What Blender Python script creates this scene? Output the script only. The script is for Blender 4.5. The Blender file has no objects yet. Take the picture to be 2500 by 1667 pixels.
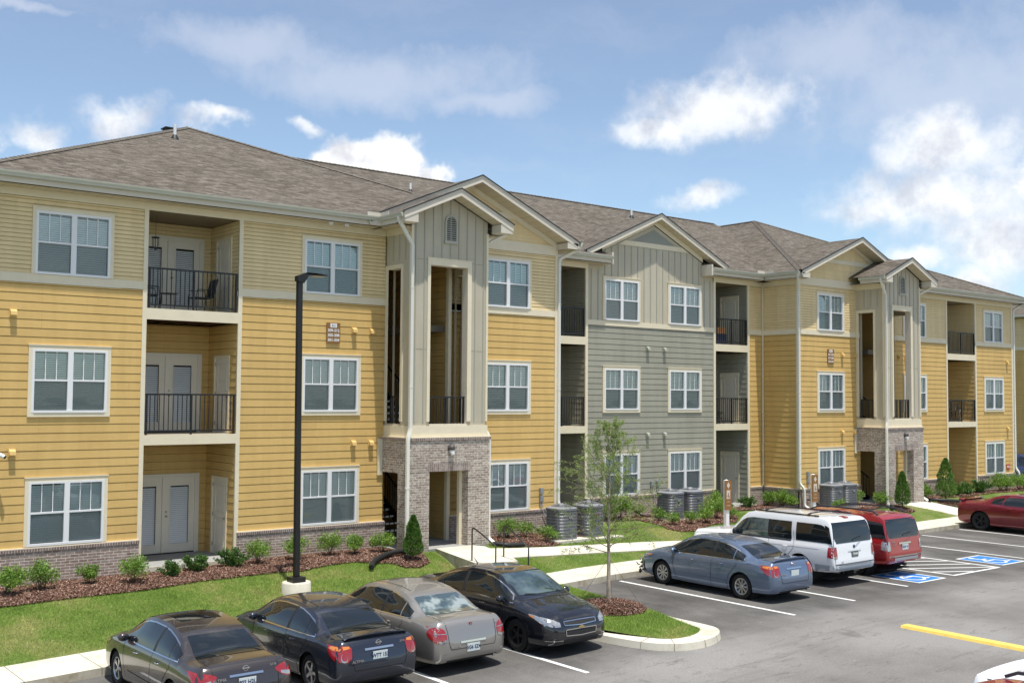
import bpy, bmesh, math, random
from math import sin, cos, pi, radians, sqrt, tan, atan2
from mathutils import Vector, Matrix
from mathutils.bvhtree import BVHTree
from mathutils import noise as mnoise
random.seed(7)
scene = bpy.context.scene
COL = scene.collection

# ------------------------------------------------------------------ camera
F_PX = 2657.64
YAW, PITCH, ROLL = radians(38.58636), radians(2.89238), radians(0.42399)
H_CAM = 4.98
def cam_axes():
    cy, sy, cp, sp = cos(YAW), sin(YAW), cos(PITCH), sin(PITCH)
    f = Vector((sy*cp, cy*cp, sp)); r = Vector((cy, -sy, 0)); u = r.cross(f)
    return f, r*cos(ROLL) + u*sin(ROLL), u*cos(ROLL) - r*sin(ROLL)
_f, _r, _u = cam_axes()
cd = bpy.data.cameras.new('camera'); cam = bpy.data.objects.new('camera', cd); COL.objects.link(cam)
cd.sensor_width = 36; cd.sensor_fit = 'HORIZONTAL'; cd.lens = F_PX/2500*36
cd.clip_start = .1; cd.clip_end = 2000
m = Matrix((_r, _u, -_f)).transposed().to_4x4(); m.translation = (0, 0, H_CAM)
cam.matrix_world = m
scene.camera = cam
def sky_dir(px, py):                      # direction of a point of the sky
    return (_f + _r*((px-1250)/F_PX) - _u*((py-833.5)/F_PX)).normalized()

# ------------------------------------------------------------------ light
scene.view_settings.view_transform = 'Standard'
scene.view_settings.look = 'None'
scene.view_settings.exposure = 0.34
SUN = Vector((-.24, -1.0, 4.0)).normalized()
sl = bpy.data.lights.new('sun', 'SUN'); sl.energy = 4.1; sl.angle = radians(.6); sl.color = (1, .965, .9)
so = bpy.data.objects.new('sun', sl); COL.objects.link(so)
so.rotation_euler = SUN.to_track_quat('Z', 'Y').to_euler(); so.location = (0, -20, 60)

w = bpy.data.worlds.new('World'); scene.world = w; w.use_nodes = True
NT = w.node_tree; NT.nodes.clear()
class G:                                   # terse node-graph helper
    def __init__(s, nt): s.nt = nt
    def n(s, t, **kw):
        nd = s.nt.nodes.new(t)
        for k, v in kw.items():
            if k[0] == '_': setattr(nd, k[1:], v)
        return nd
    def setin(s, nd, i, v):
        if v is None: return
        if hasattr(v, 'is_output'): s.nt.links.new(v, nd.inputs[i])
        else: nd.inputs[i].default_value = v
    def m(s, op, a, b=None, c=None, clamp=False):
        nd = s.n('ShaderNodeMath'); nd.operation = op; nd.use_clamp = clamp
        s.setin(nd, 0, a); s.setin(nd, 1, b); s.setin(nd, 2, c); return nd.outputs[0]
    def v(s, op, a, b=None):
        nd = s.n('ShaderNodeVectorMath'); nd.operation = op
        s.setin(nd, 0, a); s.setin(nd, 1, b)
        return nd.outputs['Value'] if op in ('LENGTH', 'DOT_PRODUCT', 'DISTANCE') else nd.outputs[0]
    def mix(s, f, a, b, blend='MIX'):
        nd = s.n('ShaderNodeMix'); nd.data_type = 'RGBA'; nd.blend_type = blend
        s.setin(nd, 0, f); s.setin(nd, 6, a); s.setin(nd, 7, b); return nd.outputs[2]
    def ramp(s, f, pts, interp='LINEAR'):
        nd = s.n('ShaderNodeValToRGB'); nd.color_ramp.interpolation = interp
        while len(nd.color_ramp.elements) < len(pts): nd.color_ramp.elements.new(.5)
        for e, (p, c) in zip(nd.color_ramp.elements, pts):
            e.position = p; e.color = (*c, 1) if not isinstance(c, (int, float)) else (c, c, c, 1)
        s.setin(nd, 0, f); return nd.outputs[0]
    def noise(s, vec, scale, detail=4, rough=.55, out=0):
        nd = s.n('ShaderNodeTexNoise'); s.setin(nd, 'Vector', vec)
        nd.inputs['Scale'].default_value = scale; nd.inputs['Detail'].default_value = detail
        nd.inputs['Roughness'].default_value = rough; return nd.outputs[out]
    def smooth(s, f, a, b):
        nd = s.n('ShaderNodeMapRange'); nd.interpolation_type = 'SMOOTHSTEP'
        s.setin(nd, 0, f); nd.inputs[1].default_value = a; nd.inputs[2].default_value = b
        return nd.outputs[0]
g = G(NT)
tc = g.n('ShaderNodeTexCoord').outputs['Generated']
sky = g.n('ShaderNodeTexSky'); sky.sky_type = 'NISHITA'; sky.sun_disc = False
sky.sun_elevation = math.asin(SUN.z); sky.sun_rotation = atan2(SUN.x, SUN.y)
sky.altitude = 200; sky.air_density = 1.0; sky.dust_density = .6; sky.ozone_density = 2.2
sepw = g.n('ShaderNodeSeparateXYZ'); NT.links.new(tc, sepw.inputs[0])
wz = sepw.outputs[2]
# the camera looks at the low sky, bluer and darker on the day than the clear-air model
blue = g.mix(g.smooth(wz, -.02, .5), (1.22, 1.38, 1.38, 1), (.95, 1.0, 1.05, 1))
skyc = g.mix(1.0, sky.outputs[0], blue, 'MULTIPLY')
warp = g.v('SCALE', g.v('SUBTRACT', g.noise(tc, 9, 5, .6, out=1), (.5, .5, .5)), None)
warp.node.inputs['Scale'].default_value = .075
pos = g.v('ADD', tc, warp)
def blob(px, py, rx, ry):
    c = sky_dir(px, py)
    d = g.v('SUBTRACT', pos, tuple(c))
    d = g.v('MULTIPLY', d, (F_PX/rx, F_PX/rx, F_PX/ry))
    return g.m('SUBTRACT', 1.0, g.v('LENGTH', d))
def union(lst):
    o = blob(*lst[0])
    for b in lst[1:]: o = g.m('MAXIMUM', o, blob(*b))
    return o
fine = g.m('MULTIPLY', g.m('SUBTRACT', g.noise(tc, 26, 8, .6), .5), 1.5)
crisp = union([(900, 420, 165, 105), (850, 405, 110, 75), (990, 465, 110, 60), (930, 380, 80, 50), (-300, 300, 250, 90), (3000, 350, 400, 160)])
cm = g.smooth(g.m('ADD', crisp, g.m('MULTIPLY', fine, .55)), -.02, .30)
med = union([(1740, 260, 230, 100), (1820, 240, 150, 75), (1600, 310, 120, 50), (2290, 480, 270, 100), (2150, 500, 150, 70), (2330, 360, 200, 90), (2450, 570, 180, 110),
             (1680, 508, 100, 34), (2400, 680, 80, 50), (2250, 640, 120, 40), (100, 315, 80, 50), (310, 280, 90, 45), (520, 315, 80, 26), (745, 315, 55, 24)])
mm = g.m('MULTIPLY', g.smooth(g.m('ADD', med, g.m('MULTIPLY', fine, .85)), -.10, .80), .82)
soft = union([(2330, 230, 560, 300), (2050, 120, 420, 130), (900, 190, 620, 120), (600, 120, 420, 100), (1180, 260, 300, 60), (20, 25, 200, 26), (2450, 500, 450, 320)])
sm = g.smooth(g.m('ADD', soft, g.m('MULTIPLY', fine, .6)), -.1, 1.0)
lowf = g.noise(g.v('MULTIPLY', g.v('ADD', pos, (.3, .1, 0)), (1, 1, 3.6)), 3.6, 8, .62)
cir = g.m('MULTIPLY', g.smooth(lowf, .44, .80), .55)
cir = g.m('ADD', g.m('MULTIPLY', cir, .30), .17)
# clouds all round the rest of the sky (they show in glass and paint)
rest = g.noise(g.v('MULTIPLY', tc, (1, 1, 2.0)), 3.1, 9, .58)
behind = g.smooth(sepw.outputs[1], .25, -.15)
rm = g.m('MULTIPLY', g.smooth(rest, .5, .66), behind)
up = g.smooth(wz, .40, .55)
rm = g.m('MAXIMUM', rm, g.m('MULTIPLY', g.smooth(rest, .52, .68), up))
cm = g.m('MAXIMUM', cm, mm)
n1 = g.noise(tc, 17, 6, .58); n2 = g.noise(g.v('ADD', tc, (0, 0, .020)), 17, 6, .58)
shade = g.m('ADD', .62, g.m('MULTIPLY', g.m('SUBTRACT', n1, n2), 2.2))
ccol = g.ramp(shade, [(.25, (5.6, 5.75, 6.3)), (.5, (7.2, 7.3, 7.6)), (.72, (8.8, 8.8, 8.8))])
veil = g.m('MAXIMUM', g.m('MULTIPLY', sm, .60), cir)
c1 = g.mix(veil, skyc, (5.9, 6.3, 7.2, 1))
c2 = g.mix(g.m('MAXIMUM', cm, rm), c1, ccol)
bgn = g.n('ShaderNodeBackground'); NT.links.new(c2, bgn.inputs[0]); bgn.inputs[1].default_value = .102
ow = g.n('ShaderNodeOutputWorld'); NT.links.new(bgn.outputs[0], ow.inputs[0])

# ------------------------------------------------------------------ materials
MATS = {}
def mat(name, col=(.5, .5, .5), rough=.6, metal=0, spec=.5, coat=0, var=0, vscale=3, bump=0, bscale=60, fn=None, stretch=None, alpha=None):
    if name in MATS: return MATS[name]
    mt = bpy.data.materials.new(name); mt.use_nodes = True
    nt = mt.node_tree; p = nt.nodes['Principled BSDF']
    p.inputs['Base Color'].default_value = (*col, 1); p.inputs['Roughness'].default_value = rough
    p.inputs['Metallic'].default_value = metal; p.inputs['Specular IOR Level'].default_value = spec
    p.inputs['Coat Weight'].default_value = coat; p.inputs['Coat Roughness'].default_value = .03
    gg = G(nt)
    if var:
        ob = gg.n('ShaderNodeTexCoord').outputs['Object']
        v = ob if stretch is None else gg.v('MULTIPLY', ob, stretch)
        nz = gg.noise(v, vscale, 5, .6)
        k = gg.ramp(nz, [(.3, (1-var,)*3), (.7, (1+var,)*3)])
        nt.links.new(gg.mix(1, (*col, 1), k, 'MULTIPLY'), p.inputs['Base Color'])
    if bump:
        ob = gg.n('ShaderNodeTexCoord').outputs['Object']
        v = ob if stretch is None else gg.v('MULTIPLY', ob, stretch)
        b = gg.n('ShaderNodeBump'); b.inputs['Strength'].default_value = bump; b.inputs['Distance'].default_value = .01
        nt.links.new(gg.noise(v, bscale, 3), b.inputs['Height']); nt.links.new(b.outputs[0], p.inputs['Normal'])
    if fn: fn(gg, nt, p)
    MATS[name] = mt; return mt

def uvout(gg): return gg.n('ShaderNodeUVMap', _uv_map='UVMap').outputs[0]

def brick_fn(c1, c2, mortar, bw, rh, ms, var=.35, nscale=9):
    def fn(gg, nt, p):
        uv = uvout(gg)
        b = gg.n('ShaderNodeTexBrick'); nt.links.new(uv, b.inputs['Vector'])
        b.inputs['Scale'].default_value = 1; b.inputs['Brick Width'].default_value = bw; b.inputs['Row Height'].default_value = rh
        b.inputs['Mortar Size'].default_value = ms; b.inputs['Mortar Smooth'].default_value = .3; b.inputs['Bias'].default_value = -.1
        b.inputs['Color1'].default_value = (*c1, 1); b.inputs['Color2'].default_value = (*c2, 1); b.inputs['Mortar'].default_value = (*mortar, 1)
        nz = gg.noise(uv, nscale, 6, .7); k = gg.ramp(nz, [(.3, (1-var,)*3), (.72, (1+var,)*3)])
        big = gg.ramp(gg.noise(uv, .9, 3), [(.3, (.88,)*3), (.7, (1.1,)*3)])
        c = gg.mix(1, b.outputs[0], k, 'MULTIPLY'); c = gg.mix(1, c, big, 'MULTIPLY')
        nt.links.new(c, p.inputs['Base Color'])
        bp = gg.n('ShaderNodeBump'); bp.inputs['Strength'].default_value = .6; bp.inputs['Distance'].default_value = .006
        h = gg.m('SUBTRACT', gg.m('MULTIPLY', gg.noise(uv, 90, 3), .35), b.outputs[1])
        nt.links.new(h, bp.inputs['Height']); nt.links.new(bp.outputs[0], p.inputs['Normal'])
    return fn
M_BRICK = mat('brick', rough=.9, spec=.2, fn=brick_fn((.27, .19, .155), (.37, .30, .255), (.66, .61, .54), .205, .068, .0075))
M_BRICKT = mat('brick_tumbled', rough=.9, spec=.2, fn=brick_fn((.29, .225, .185), (.50, .435, .375), (.60, .55, .48), .205, .068, .0085, var=.5, nscale=14))
M_ROWLOCK = mat('rowlock_brick', rough=.9, spec=.2, fn=brick_fn((.20, .135, .115), (.30, .23, .20), (.56, .52, .47), .062, .5, .008))
M_SOLDIER = mat('soldier_brick', rough=.9, spec=.2, fn=brick_fn((.28, .215, .185), (.42, .355, .32), (.50, .46, .41), .068, .5, .006))
def shingle_fn(gg, nt, p):
    uv = uvout(gg)
    b = gg.n('ShaderNodeTexBrick'); nt.links.new(uv, b.inputs['Vector'])
    b.offset = .37; b.inputs['Scale'].default_value = 1; b.inputs['Brick Width'].default_value = .31; b.inputs['Row Height'].default_value = .14
    b.inputs['Mortar Size'].default_value = .007; b.inputs['Mortar Smooth'].default_value = .6
    b.inputs['Color1'].default_value = (.104, .088, .069, 1); b.inputs['Color2'].default_value = (.188, .164, .134, 1); b.inputs['Mortar'].default_value = (.085, .073, .062, 1)
    s1 = gg.v('MULTIPLY', uv, (3.2, 7.15, 1)); k = gg.ramp(gg.noise(s1, 1.0, 3, .75), [(.36, (.66,)*3), (.66, (1.32,)*3)])
    k2 = gg.ramp(gg.noise(uv, .35, 3), [(.3, (.92, .91, .90)), (.7, (1.06, 1.06, 1.07))])
    c = gg.mix(1, gg.mix(1, b.outputs[0], k, 'MULTIPLY'), k2, 'MULTIPLY')
    nt.links.new(c, p.inputs['Base Color'])
    bp = gg.n('ShaderNodeBump'); bp.inputs['Strength'].default_value = .8; bp.inputs['Distance'].default_value = .01
    nt.links.new(gg.m('SUBTRACT', gg.noise(uv, 70, 3), b.outputs[1]), bp.inputs['Height']); nt.links.new(bp.outputs[0], p.inputs['Normal'])
M_SHINGLE = mat('shingles', rough=.95, spec=.15, fn=shingle_fn)
def siding_fn(col, var=.06, row=.2055):
    def fn(gg, nt, p):
        ob = gg.n('ShaderNodeTexCoord').outputs['Object']
        s = gg.v('MULTIPLY', ob, (1.2, 1.2, 14)); gr = gg.noise(s, 6, 5, .6)
        k = gg.ramp(gr, [(.3, (1-var,)*3), (.7, (1+var,)*3)])
        k2 = gg.ramp(gg.noise(ob, .7, 4), [(.3, (.95, .95, .94)), (.7, (1.04, 1.04, 1.04))])
        bk = gg.n('ShaderNodeTexBrick'); nt.links.new(gg.v('ADD', uvout(gg), (0, -1.37, 0)), bk.inputs['Vector']); bk.offset = .43; bk.offset_frequency = 3; bk.squash = 1
        bk.inputs['Scale'].default_value = 1; bk.inputs['Brick Width'].default_value = 3.66; bk.inputs['Row Height'].default_value = row; bk.inputs['Mortar Size'].default_value = .0035 if row < 5 else 0
        bk.inputs['Color1'].default_value = (.965, .965, .965, 1); bk.inputs['Color2'].default_value = (1.03, 1.03, 1.03, 1); bk.inputs['Mortar'].default_value = (.80, .78, .74, 1)
        base = gg.mix(1, (*col, 1), bk.outputs[0], 'MULTIPLY')
        # rain streaks and dust, broad and faint
        st = gg.ramp(gg.noise(gg.v('MULTIPLY', ob, (2.2, 2.2, .25)), 1.4, 5, .6), [(.35, (.94, .93, .91)), (.6, (1.02, 1.02, 1.02))]); base = gg.mix(1, base, st, 'MULTIPLY')
        nt.links.new(gg.mix(1, gg.mix(1, base, k, 'MULTIPLY'), k2, 'MULTIPLY'), p.inputs['Base Color'])
        bp = gg.n('ShaderNodeBump'); bp.inputs['Strength'].default_value = .25; bp.inputs['Distance'].default_value = .004
        nt.links.new(gg.noise(gg.v('MULTIPLY', ob, (3, 3, 30)), 7, 4), bp.inputs['Height']); nt.links.new(bp.outputs[0], p.inputs['Normal'])
    return fn
M_YEL = mat('yellow_siding', rough=.65, spec=.3, fn=siding_fn((.65, .435, .16)))
M_BEI = mat('beige_siding', rough=.65, spec=.3, fn=siding_fn((.80, .63, .355), row=.1035))
M_GRY = mat('grey_green_siding', rough=.65, spec=.3, fn=siding_fn((.345, .335, .27)))
M_BAT = mat('batten_panel', rough=.7, spec=.3, fn=siding_fn((.535, .48, .37), .04, row=9))
M_TRIM = mat('cream_trim', (.78, .69, .51), .6, spec=.3, var=.04)
M_TRIMG = mat('fascia_trim', (.66, .60, .50), .6, spec=.3, var=.04)
M_GUT = mat('gutter_paint', (.52, .52, .44), .4, spec=.5, var=.03)
M_DSP = mat('downspout_paint', (.72, .70, .62), .4, spec=.5, var=.03)
M_SOF = mat('soffit', rough=.7, fn=lambda gg, nt, p: nt.links.new(gg.ramp(gg.m('FRACT', gg.m('MULTIPLY', gg.m('ADD', (lambda s: (nt.links.new(gg.n('ShaderNodeTexCoord').outputs['Object'], s.inputs[0]), s)[1])(gg.n('ShaderNodeSeparateXYZ')).outputs[0], 0.0), 3.3)), [(.0, (.2, .17, .12)), (.05, (.55, .48, .35)), (1., (.57, .50, .37))]), p.inputs['Base Color']))
M_WHITE = mat('white_vinyl', (.80, .80, .80), .35, spec=.5)
M_DOOR = mat('putty_door', (.76, .70, .58), .45, spec=.4, var=.03)
M_BLACK = mat('black_metal', (.012, .012, .013), .4, spec=.5)
M_BLACKP = mat('black_plastic', (.02, .02, .021), .5, spec=.4)
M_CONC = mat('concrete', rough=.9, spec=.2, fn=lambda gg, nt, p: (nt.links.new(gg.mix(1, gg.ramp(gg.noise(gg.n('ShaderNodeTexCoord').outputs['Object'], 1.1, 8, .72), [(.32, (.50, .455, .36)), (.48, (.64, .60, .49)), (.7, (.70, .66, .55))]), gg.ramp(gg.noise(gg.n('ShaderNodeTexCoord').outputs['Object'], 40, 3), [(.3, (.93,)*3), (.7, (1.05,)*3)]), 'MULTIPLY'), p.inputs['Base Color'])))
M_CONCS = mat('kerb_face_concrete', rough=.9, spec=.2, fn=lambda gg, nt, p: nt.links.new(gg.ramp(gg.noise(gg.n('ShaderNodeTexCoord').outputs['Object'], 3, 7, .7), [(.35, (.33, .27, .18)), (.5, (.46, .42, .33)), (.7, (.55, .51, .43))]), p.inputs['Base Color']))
M_PATIO = mat('patio_concrete', (.34, .34, .32), .9, spec=.2, var=.12)
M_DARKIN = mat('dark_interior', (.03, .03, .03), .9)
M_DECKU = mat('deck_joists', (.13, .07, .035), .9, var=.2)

def glass_mat(name, tint, rmin, rough=.02):
    mt = bpy.data.materials.new(name); mt.use_nodes = True; nt = mt.node_tree; nt.nodes.clear(); gg = G(nt)
    tr = gg.n('ShaderNodeBsdfTransparent'); tr.inputs[0].default_value = (*tint, 1)
    gl = gg.n('ShaderNodeBsdfGlossy'); gl.inputs['Roughness'].default_value = rough; gl.inputs[0].default_value = (.9, .97, .96, 1)
    fr = gg.n('ShaderNodeFresnel'); fr.inputs[0].default_value = 1.5
    f = gg.m('ADD', fr.outputs[0], rmin, clamp=True)
    ob = gg.n('ShaderNodeTexCoord').outputs['Object']
    bp = gg.n('ShaderNodeBump'); bp.inputs['Strength'].default_value = .12; bp.inputs['Distance'].default_value = .02
    nt.links.new(gg.noise(ob, 1.8, 2), bp.inputs['Height']); nt.links.new(bp.outputs[0], gl.inputs['Normal'])
    mx = gg.n('ShaderNodeMixShader'); nt.links.new(f, mx.inputs[0]); nt.links.new(tr.outputs[0], mx.inputs[1]); nt.links.new(gl.outputs[0], mx.inputs[2])
    o = gg.n('ShaderNodeOutputMaterial'); nt.links.new(mx.outputs[0], o.inputs[0]); MATS[name] = mt; return mt
M_GLASS = glass_mat('window_glass', (.92, 1.0, .98), .10)
def screen_mat():
    mt = bpy.data.materials.new('insect_screen'); mt.use_nodes = True; nt = mt.node_tree; nt.nodes.clear(); gg = G(nt)
    tr = gg.n('ShaderNodeBsdfTransparent'); df = gg.n('ShaderNodeBsdfDiffuse'); df.inputs[0].default_value = (.12, .135, .14, 1)
    mx = gg.n('ShaderNodeMixShader'); mx.inputs[0].default_value = .36
    nt.links.new(tr.outputs[0], mx.inputs[1]); nt.links.new(df.outputs[0], mx.inputs[2])
    o = gg.n('ShaderNodeOutputMaterial'); nt.links.new(mx.outputs[0], o.inputs[0]); MATS['insect_screen'] = mt; return mt
M_SCREEN = screen_mat()
M_BLIND = mat('blind_slats', (.92, .93, .91), .5, spec=.3)

# ------------------------------------------------------------------ mesh helper
class MB:
    def __init__(s): s.v = []; s.f = []; s.mi = []; s.uv = []
    def face(s, pts, mi=0, uv=None):
        k = len(s.v); s.v += [tuple(p) for p in pts]; s.f.append(tuple(range(k, k+len(pts)))); s.mi.append(mi)
        if uv is None:
            a = Vector(pts[0]); b = Vector(pts[1]); c = Vector(pts[2]); n = (b-a).cross(c-a)
            ax, ay, az = abs(n.x), abs(n.y), abs(n.z)
            if az > ax and az > ay: uv = [(p[0], p[1]) for p in pts]
            elif ax > ay: uv = [(p[1], p[2]) for p in pts]
            else: uv = [(p[0], p[2]) for p in pts]
        s.uv.append(uv)
    def box(s, x0, x1, y0, y1, z0, z1, mi=0, skip=''):
        if x0 > x1: x0, x1 = x1, x0
        if y0 > y1: y0, y1 = y1, y0
        if z0 > z1: z0, z1 = z1, z0
        F = {'b': [(x0,y0,z0),(x0,y1,z0),(x1,y1,z0),(x1,y0,z0)], 't': [(x0,y0,z1),(x1,y0,z1),(x1,y1,z1),(x0,y1,z1)],
             'f': [(x0,y0,z0),(x1,y0,z0),(x1,y0,z1),(x0,y0,z1)], 'k': [(x1,y1,z0),(x0,y1,z0),(x0,y1,z1),(x1,y1,z1)],
             'l': [(x0,y1,z0),(x0,y0,z0),(x0,y0,z1),(x0,y1,z1)], 'r': [(x1,y0,z0),(x1,y1,z0),(x1,y1,z1),(x1,y0,z1)]}
        for k, q in F.items():
            if k not in skip: s.face(q, mi)
    def obox(s, c, ax, ay, az, hx, hy, hz, mi=0):   # oriented box
        c = Vector(c); P = {}
        for i in (-1, 1):
            for j in (-1, 1):
                for k in (-1, 1): P[i,j,k] = c + ax*hx*i + ay*hy*j + az*hz*k
        for q in (((-1,-1,-1),(-1,1,-1),(1,1,-1),(1,-1,-1)), ((-1,-1,1),(1,-1,1),(1,1,1),(-1,1,1)), ((-1,-1,-1),(1,-1,-1),(1,-1,1),(-1,-1,1)),
                  ((1,1,-1),(-1,1,-1),(-1,1,1),(1,1,1)), ((-1,1,-1),(-1,-1,-1),(-1,-1,1),(-1,1,1)), ((1,-1,-1),(1,1,-1),(1,1,1),(1,-1,1))):
            s.face([P[k] for k in q], mi)
    def beam(s, a, b, wx, wz, up=(0,0,1), mi=0):
        a, b = Vector(a), Vector(b); d = (b-a); L = d.length; d.normalize(); up = Vector(up)
        x = d.cross(up)
        if x.length < 1e-4: x = d.cross(Vector((1,0,0)))
        x.normalize(); z = x.cross(d)
        s.obox((a+b)/2, x, d, z, wx/2, L/2, wz/2, mi)
    def tube(s, pts, r, n=10, mi=0, cap=True, sq=None, closed=False):   # sweep, r may be list, sq=(hx,hy) rectangular
        pts = [Vector(p) for p in pts]; N = len(pts); rr = r if isinstance(r, (list, tuple)) else [r]*N
        rings = []; ref = None
        for i, p in enumerate(pts):
            t = (pts[min(i+1, N-1)]-pts[max(i-1, 0)])
            if closed: t = pts[(i+1) % N]-pts[i-1]
            t.normalize()
            if ref is None:
                ref = Vector((0,0,1)) if abs(t.z) < .9 else Vector((0,1,0))
            x = t.cross(ref); x.normalize(); y = x.cross(t); ref = y
            if sq: ring = [p + x*a*sq[0] + y*b*sq[1] for a, b in ((-1,-1),(1,-1),(1,1),(-1,1))]
            else: ring = [p + (x*cos(2*pi*k/n)+y*sin(2*pi*k/n))*rr[i] for k in range(n)]
            rings.append(ring)
        k0 = len(s.v); m_ = len(rings[0])
        for ring in rings: s.v += [tuple(q) for q in ring]
        for i in range(N if closed else N-1):
            for k in range(m_):
                a = k0+i*m_+k; b = k0+i*m_+(k+1) % m_; i2 = (i+1) % N; c = k0+i2*m_+(k+1) % m_; d = k0+i2*m_+k
                s.f.append((a, b, c, d)); s.mi.append(mi); s.uv.append([(k/m_, i), ((k+1)/m_, i), ((k+1)/m_, i+1), (k/m_, i+1)])
        if cap and not closed:
            s.f.append(tuple(k0+k for k in range(m_))[::-1]); s.mi.append(mi); s.uv.append([(0, 0)]*m_)
            s.f.append(tuple(k0+(N-1)*m_+k for k in range(m_))); s.mi.append(mi); s.uv.append([(0, 0)]*m_)
    def lathe(s, prof, n=24, c=(0,0,0), axis='z', mi=0):   # prof: list of (r, h)
        k0 = len(s.v); c = Vector(c)
        for r, h in prof:
            for k in range(n):
                a = 2*pi*k/n
                if axis == 'z': p = (r*cos(a), r*sin(a), h)
                elif axis == 'x': p = (h, r*cos(a), r*sin(a))
                else: p = (r*cos(a), h, -r*sin(a))
                s.v.append(tuple(c+Vector(p)))
        for i in range(len(prof)-1):
            for k in range(n):
                s.f.append((k0+i*n+k, k0+i*n+(k+1) % n, k0+(i+1)*n+(k+1) % n, k0+(i+1)*n+k)); s.mi.append(mi)
                s.uv.append([(k/n, i), ((k+1)/n, i), ((k+1)/n, i+1), (k/n, i+1)])
    def build(s, name, mats, parent=None, smooth=False, angle=None):
        me = bpy.data.meshes.new(name); me.from_pydata(s.v, [], s.f)
        mats = mats if isinstance(mats, (list, tuple)) else [mats]
        for m_ in mats: me.materials.append(m_)
        me.polygons.foreach_set('material_index', s.mi)
        uvl = me.uv_layers.new(name='UVMap'); flat = []
        for q in s.uv:
            for u_ in q: flat += [u_[0], u_[1]]
        uvl.data.foreach_set('uv', flat)
        if smooth or angle:
            if s.v: 
                bm = bmesh.new(); bm.from_mesh(me); bmesh.ops.remove_doubles(bm, verts=bm.verts, dist=1e-5); bm.to_mesh(me); bm.free()
            me.polygons.foreach_set('use_smooth', [True]*len(me.polygons))
            if angle: me.set_sharp_from_angle(angle=radians(angle))
        me.update()
        return link(name, me, parent)
def link(name, data, parent=None, loc=None, rotz=None):
    o = bpy.data.objects.new(name, data); COL.objects.link(o)
    if parent:
        o.parent = parent
        if parent.get('_w'): o.matrix_parent_inverse = Matrix.Translation(parent.location).inverted()
    if loc is not None: o.location = loc
    if rotz is not None: o.rotation_euler = (0, 0, rotz)
    return o
def tag(o, label=None, cat=None, group=None, kind=None):
    if label: o['label'] = label
    if cat: o['category'] = cat
    if group: o['group'] = group
    if kind: o['kind'] = kind
    return o
def thing(name, label, cat, loc=(0,0,0), rotz=0, group=None, world=False):
    o = bpy.data.objects.new(name, None); COL.objects.link(o); o.empty_display_size = .2
    o.location = loc; o.rotation_euler = (0, 0, rotz)
    if world: o['_w'] = 1
    return tag(o, label, cat, group)
def kids(o): return [c for c in bpy.data.objects if c.parent == o]
def copy_tree(o, parent=None, loc=None, rotz=None, label=None, ch=None):
    c = o.copy(); COL.objects.link(c)
    if parent is not None:
        c.parent = parent
        if parent.get('_w') and not o.get('_w'): c.matrix_parent_inverse = Matrix.Translation(parent.location).inverted()
    if loc is not None: c.location = loc
    if rotz is not None: c.rotation_euler = (0, 0, rotz)
    if label: c['label'] = label
    for k in kids(o): copy_tree(k, c)
    return c
def text_mesh(body, size, name='lettering', bold=0.0, extr=.002, align='CENTER'):
    cu = bpy.data.curves.new(name, 'FONT'); cu.body = body; cu.size = size; cu.extrude = extr; cu.offset = bold
    cu.align_x = align; cu.align_y = 'CENTER'; cu.space_line = .95; cu.resolution_u = 3
    o = bpy.data.objects.new(name, cu); COL.objects.link(o)
    dg = bpy.context.evaluated_depsgraph_get(); me = bpy.data.meshes.new_from_object(o.evaluated_get(dg))
    bpy.data.objects.remove(o); bpy.data.curves.remove(cu); me.name = name
    return me
# lettering facing -Y at a place
def lettering(body, size, loc, m_, parent, rot=(pi/2, 0, 0), sx=1, bold=0.0, name='lettering'):
    me = text_mesh(body, size, name, bold); me.materials.clear(); me.materials.append(m_)
    o = link(name, me, parent); o.location = loc; o.rotation_euler = rot; o.scale = (sx, 1, 1); return o
# ================================================================== SETTING
def zlot(x): return -.025*max(0., 21-x) if x > -10 else -.775
def ykerb(x): return 21.1 + .04*(min(max(x, -30), 60)-6)
def sstep(a, b, x):
    t = min(max((x-a)/(b-a), 0), 1); return t*t*(3-2*t)
WALKW = 1.42
def zland(x, y):
    """height of the lawn and beds between the walk and the building and beyond"""
    yk = ykerb(x)+WALKW
    zb = .60 if x < 60 else .62
    if x > 54.5: zb = .60 + .25*sstep(54.5, 75, x)
    if x < 54: zb -= .03*max(0, 14-x)*.5
    z0 = zlot(x)+.15
    t = (y-yk)/(26.0-yk)
    return z0 + (zb-z0)*sin(pi/2*min(max(t, 0), 1))
def sheet(name, xs, ys, zf, m_, kind='structure'):
    b = MB(); nx, ny = len(xs), len(ys)
    vs = [(x, y, zf(x, y)) for y in ys for x in xs]
    b.v = vs
    for j in range(ny-1):
        for i in range(nx-1):
            q = (j*nx+i, j*nx+i+1, (j+1)*nx+i+1, (j+1)*nx+i); b.f.append(q); b.mi.append(0)
            b.uv.append([(vs[k][0], vs[k][1]) for k in q])
    return tag(b.build(name, m_, smooth=True), kind=kind)
def fr(a, b, st):
    n = max(1, int(round((b-a)/st))); return [a+(b-a)*i/n for i in range(n+1)]

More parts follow.
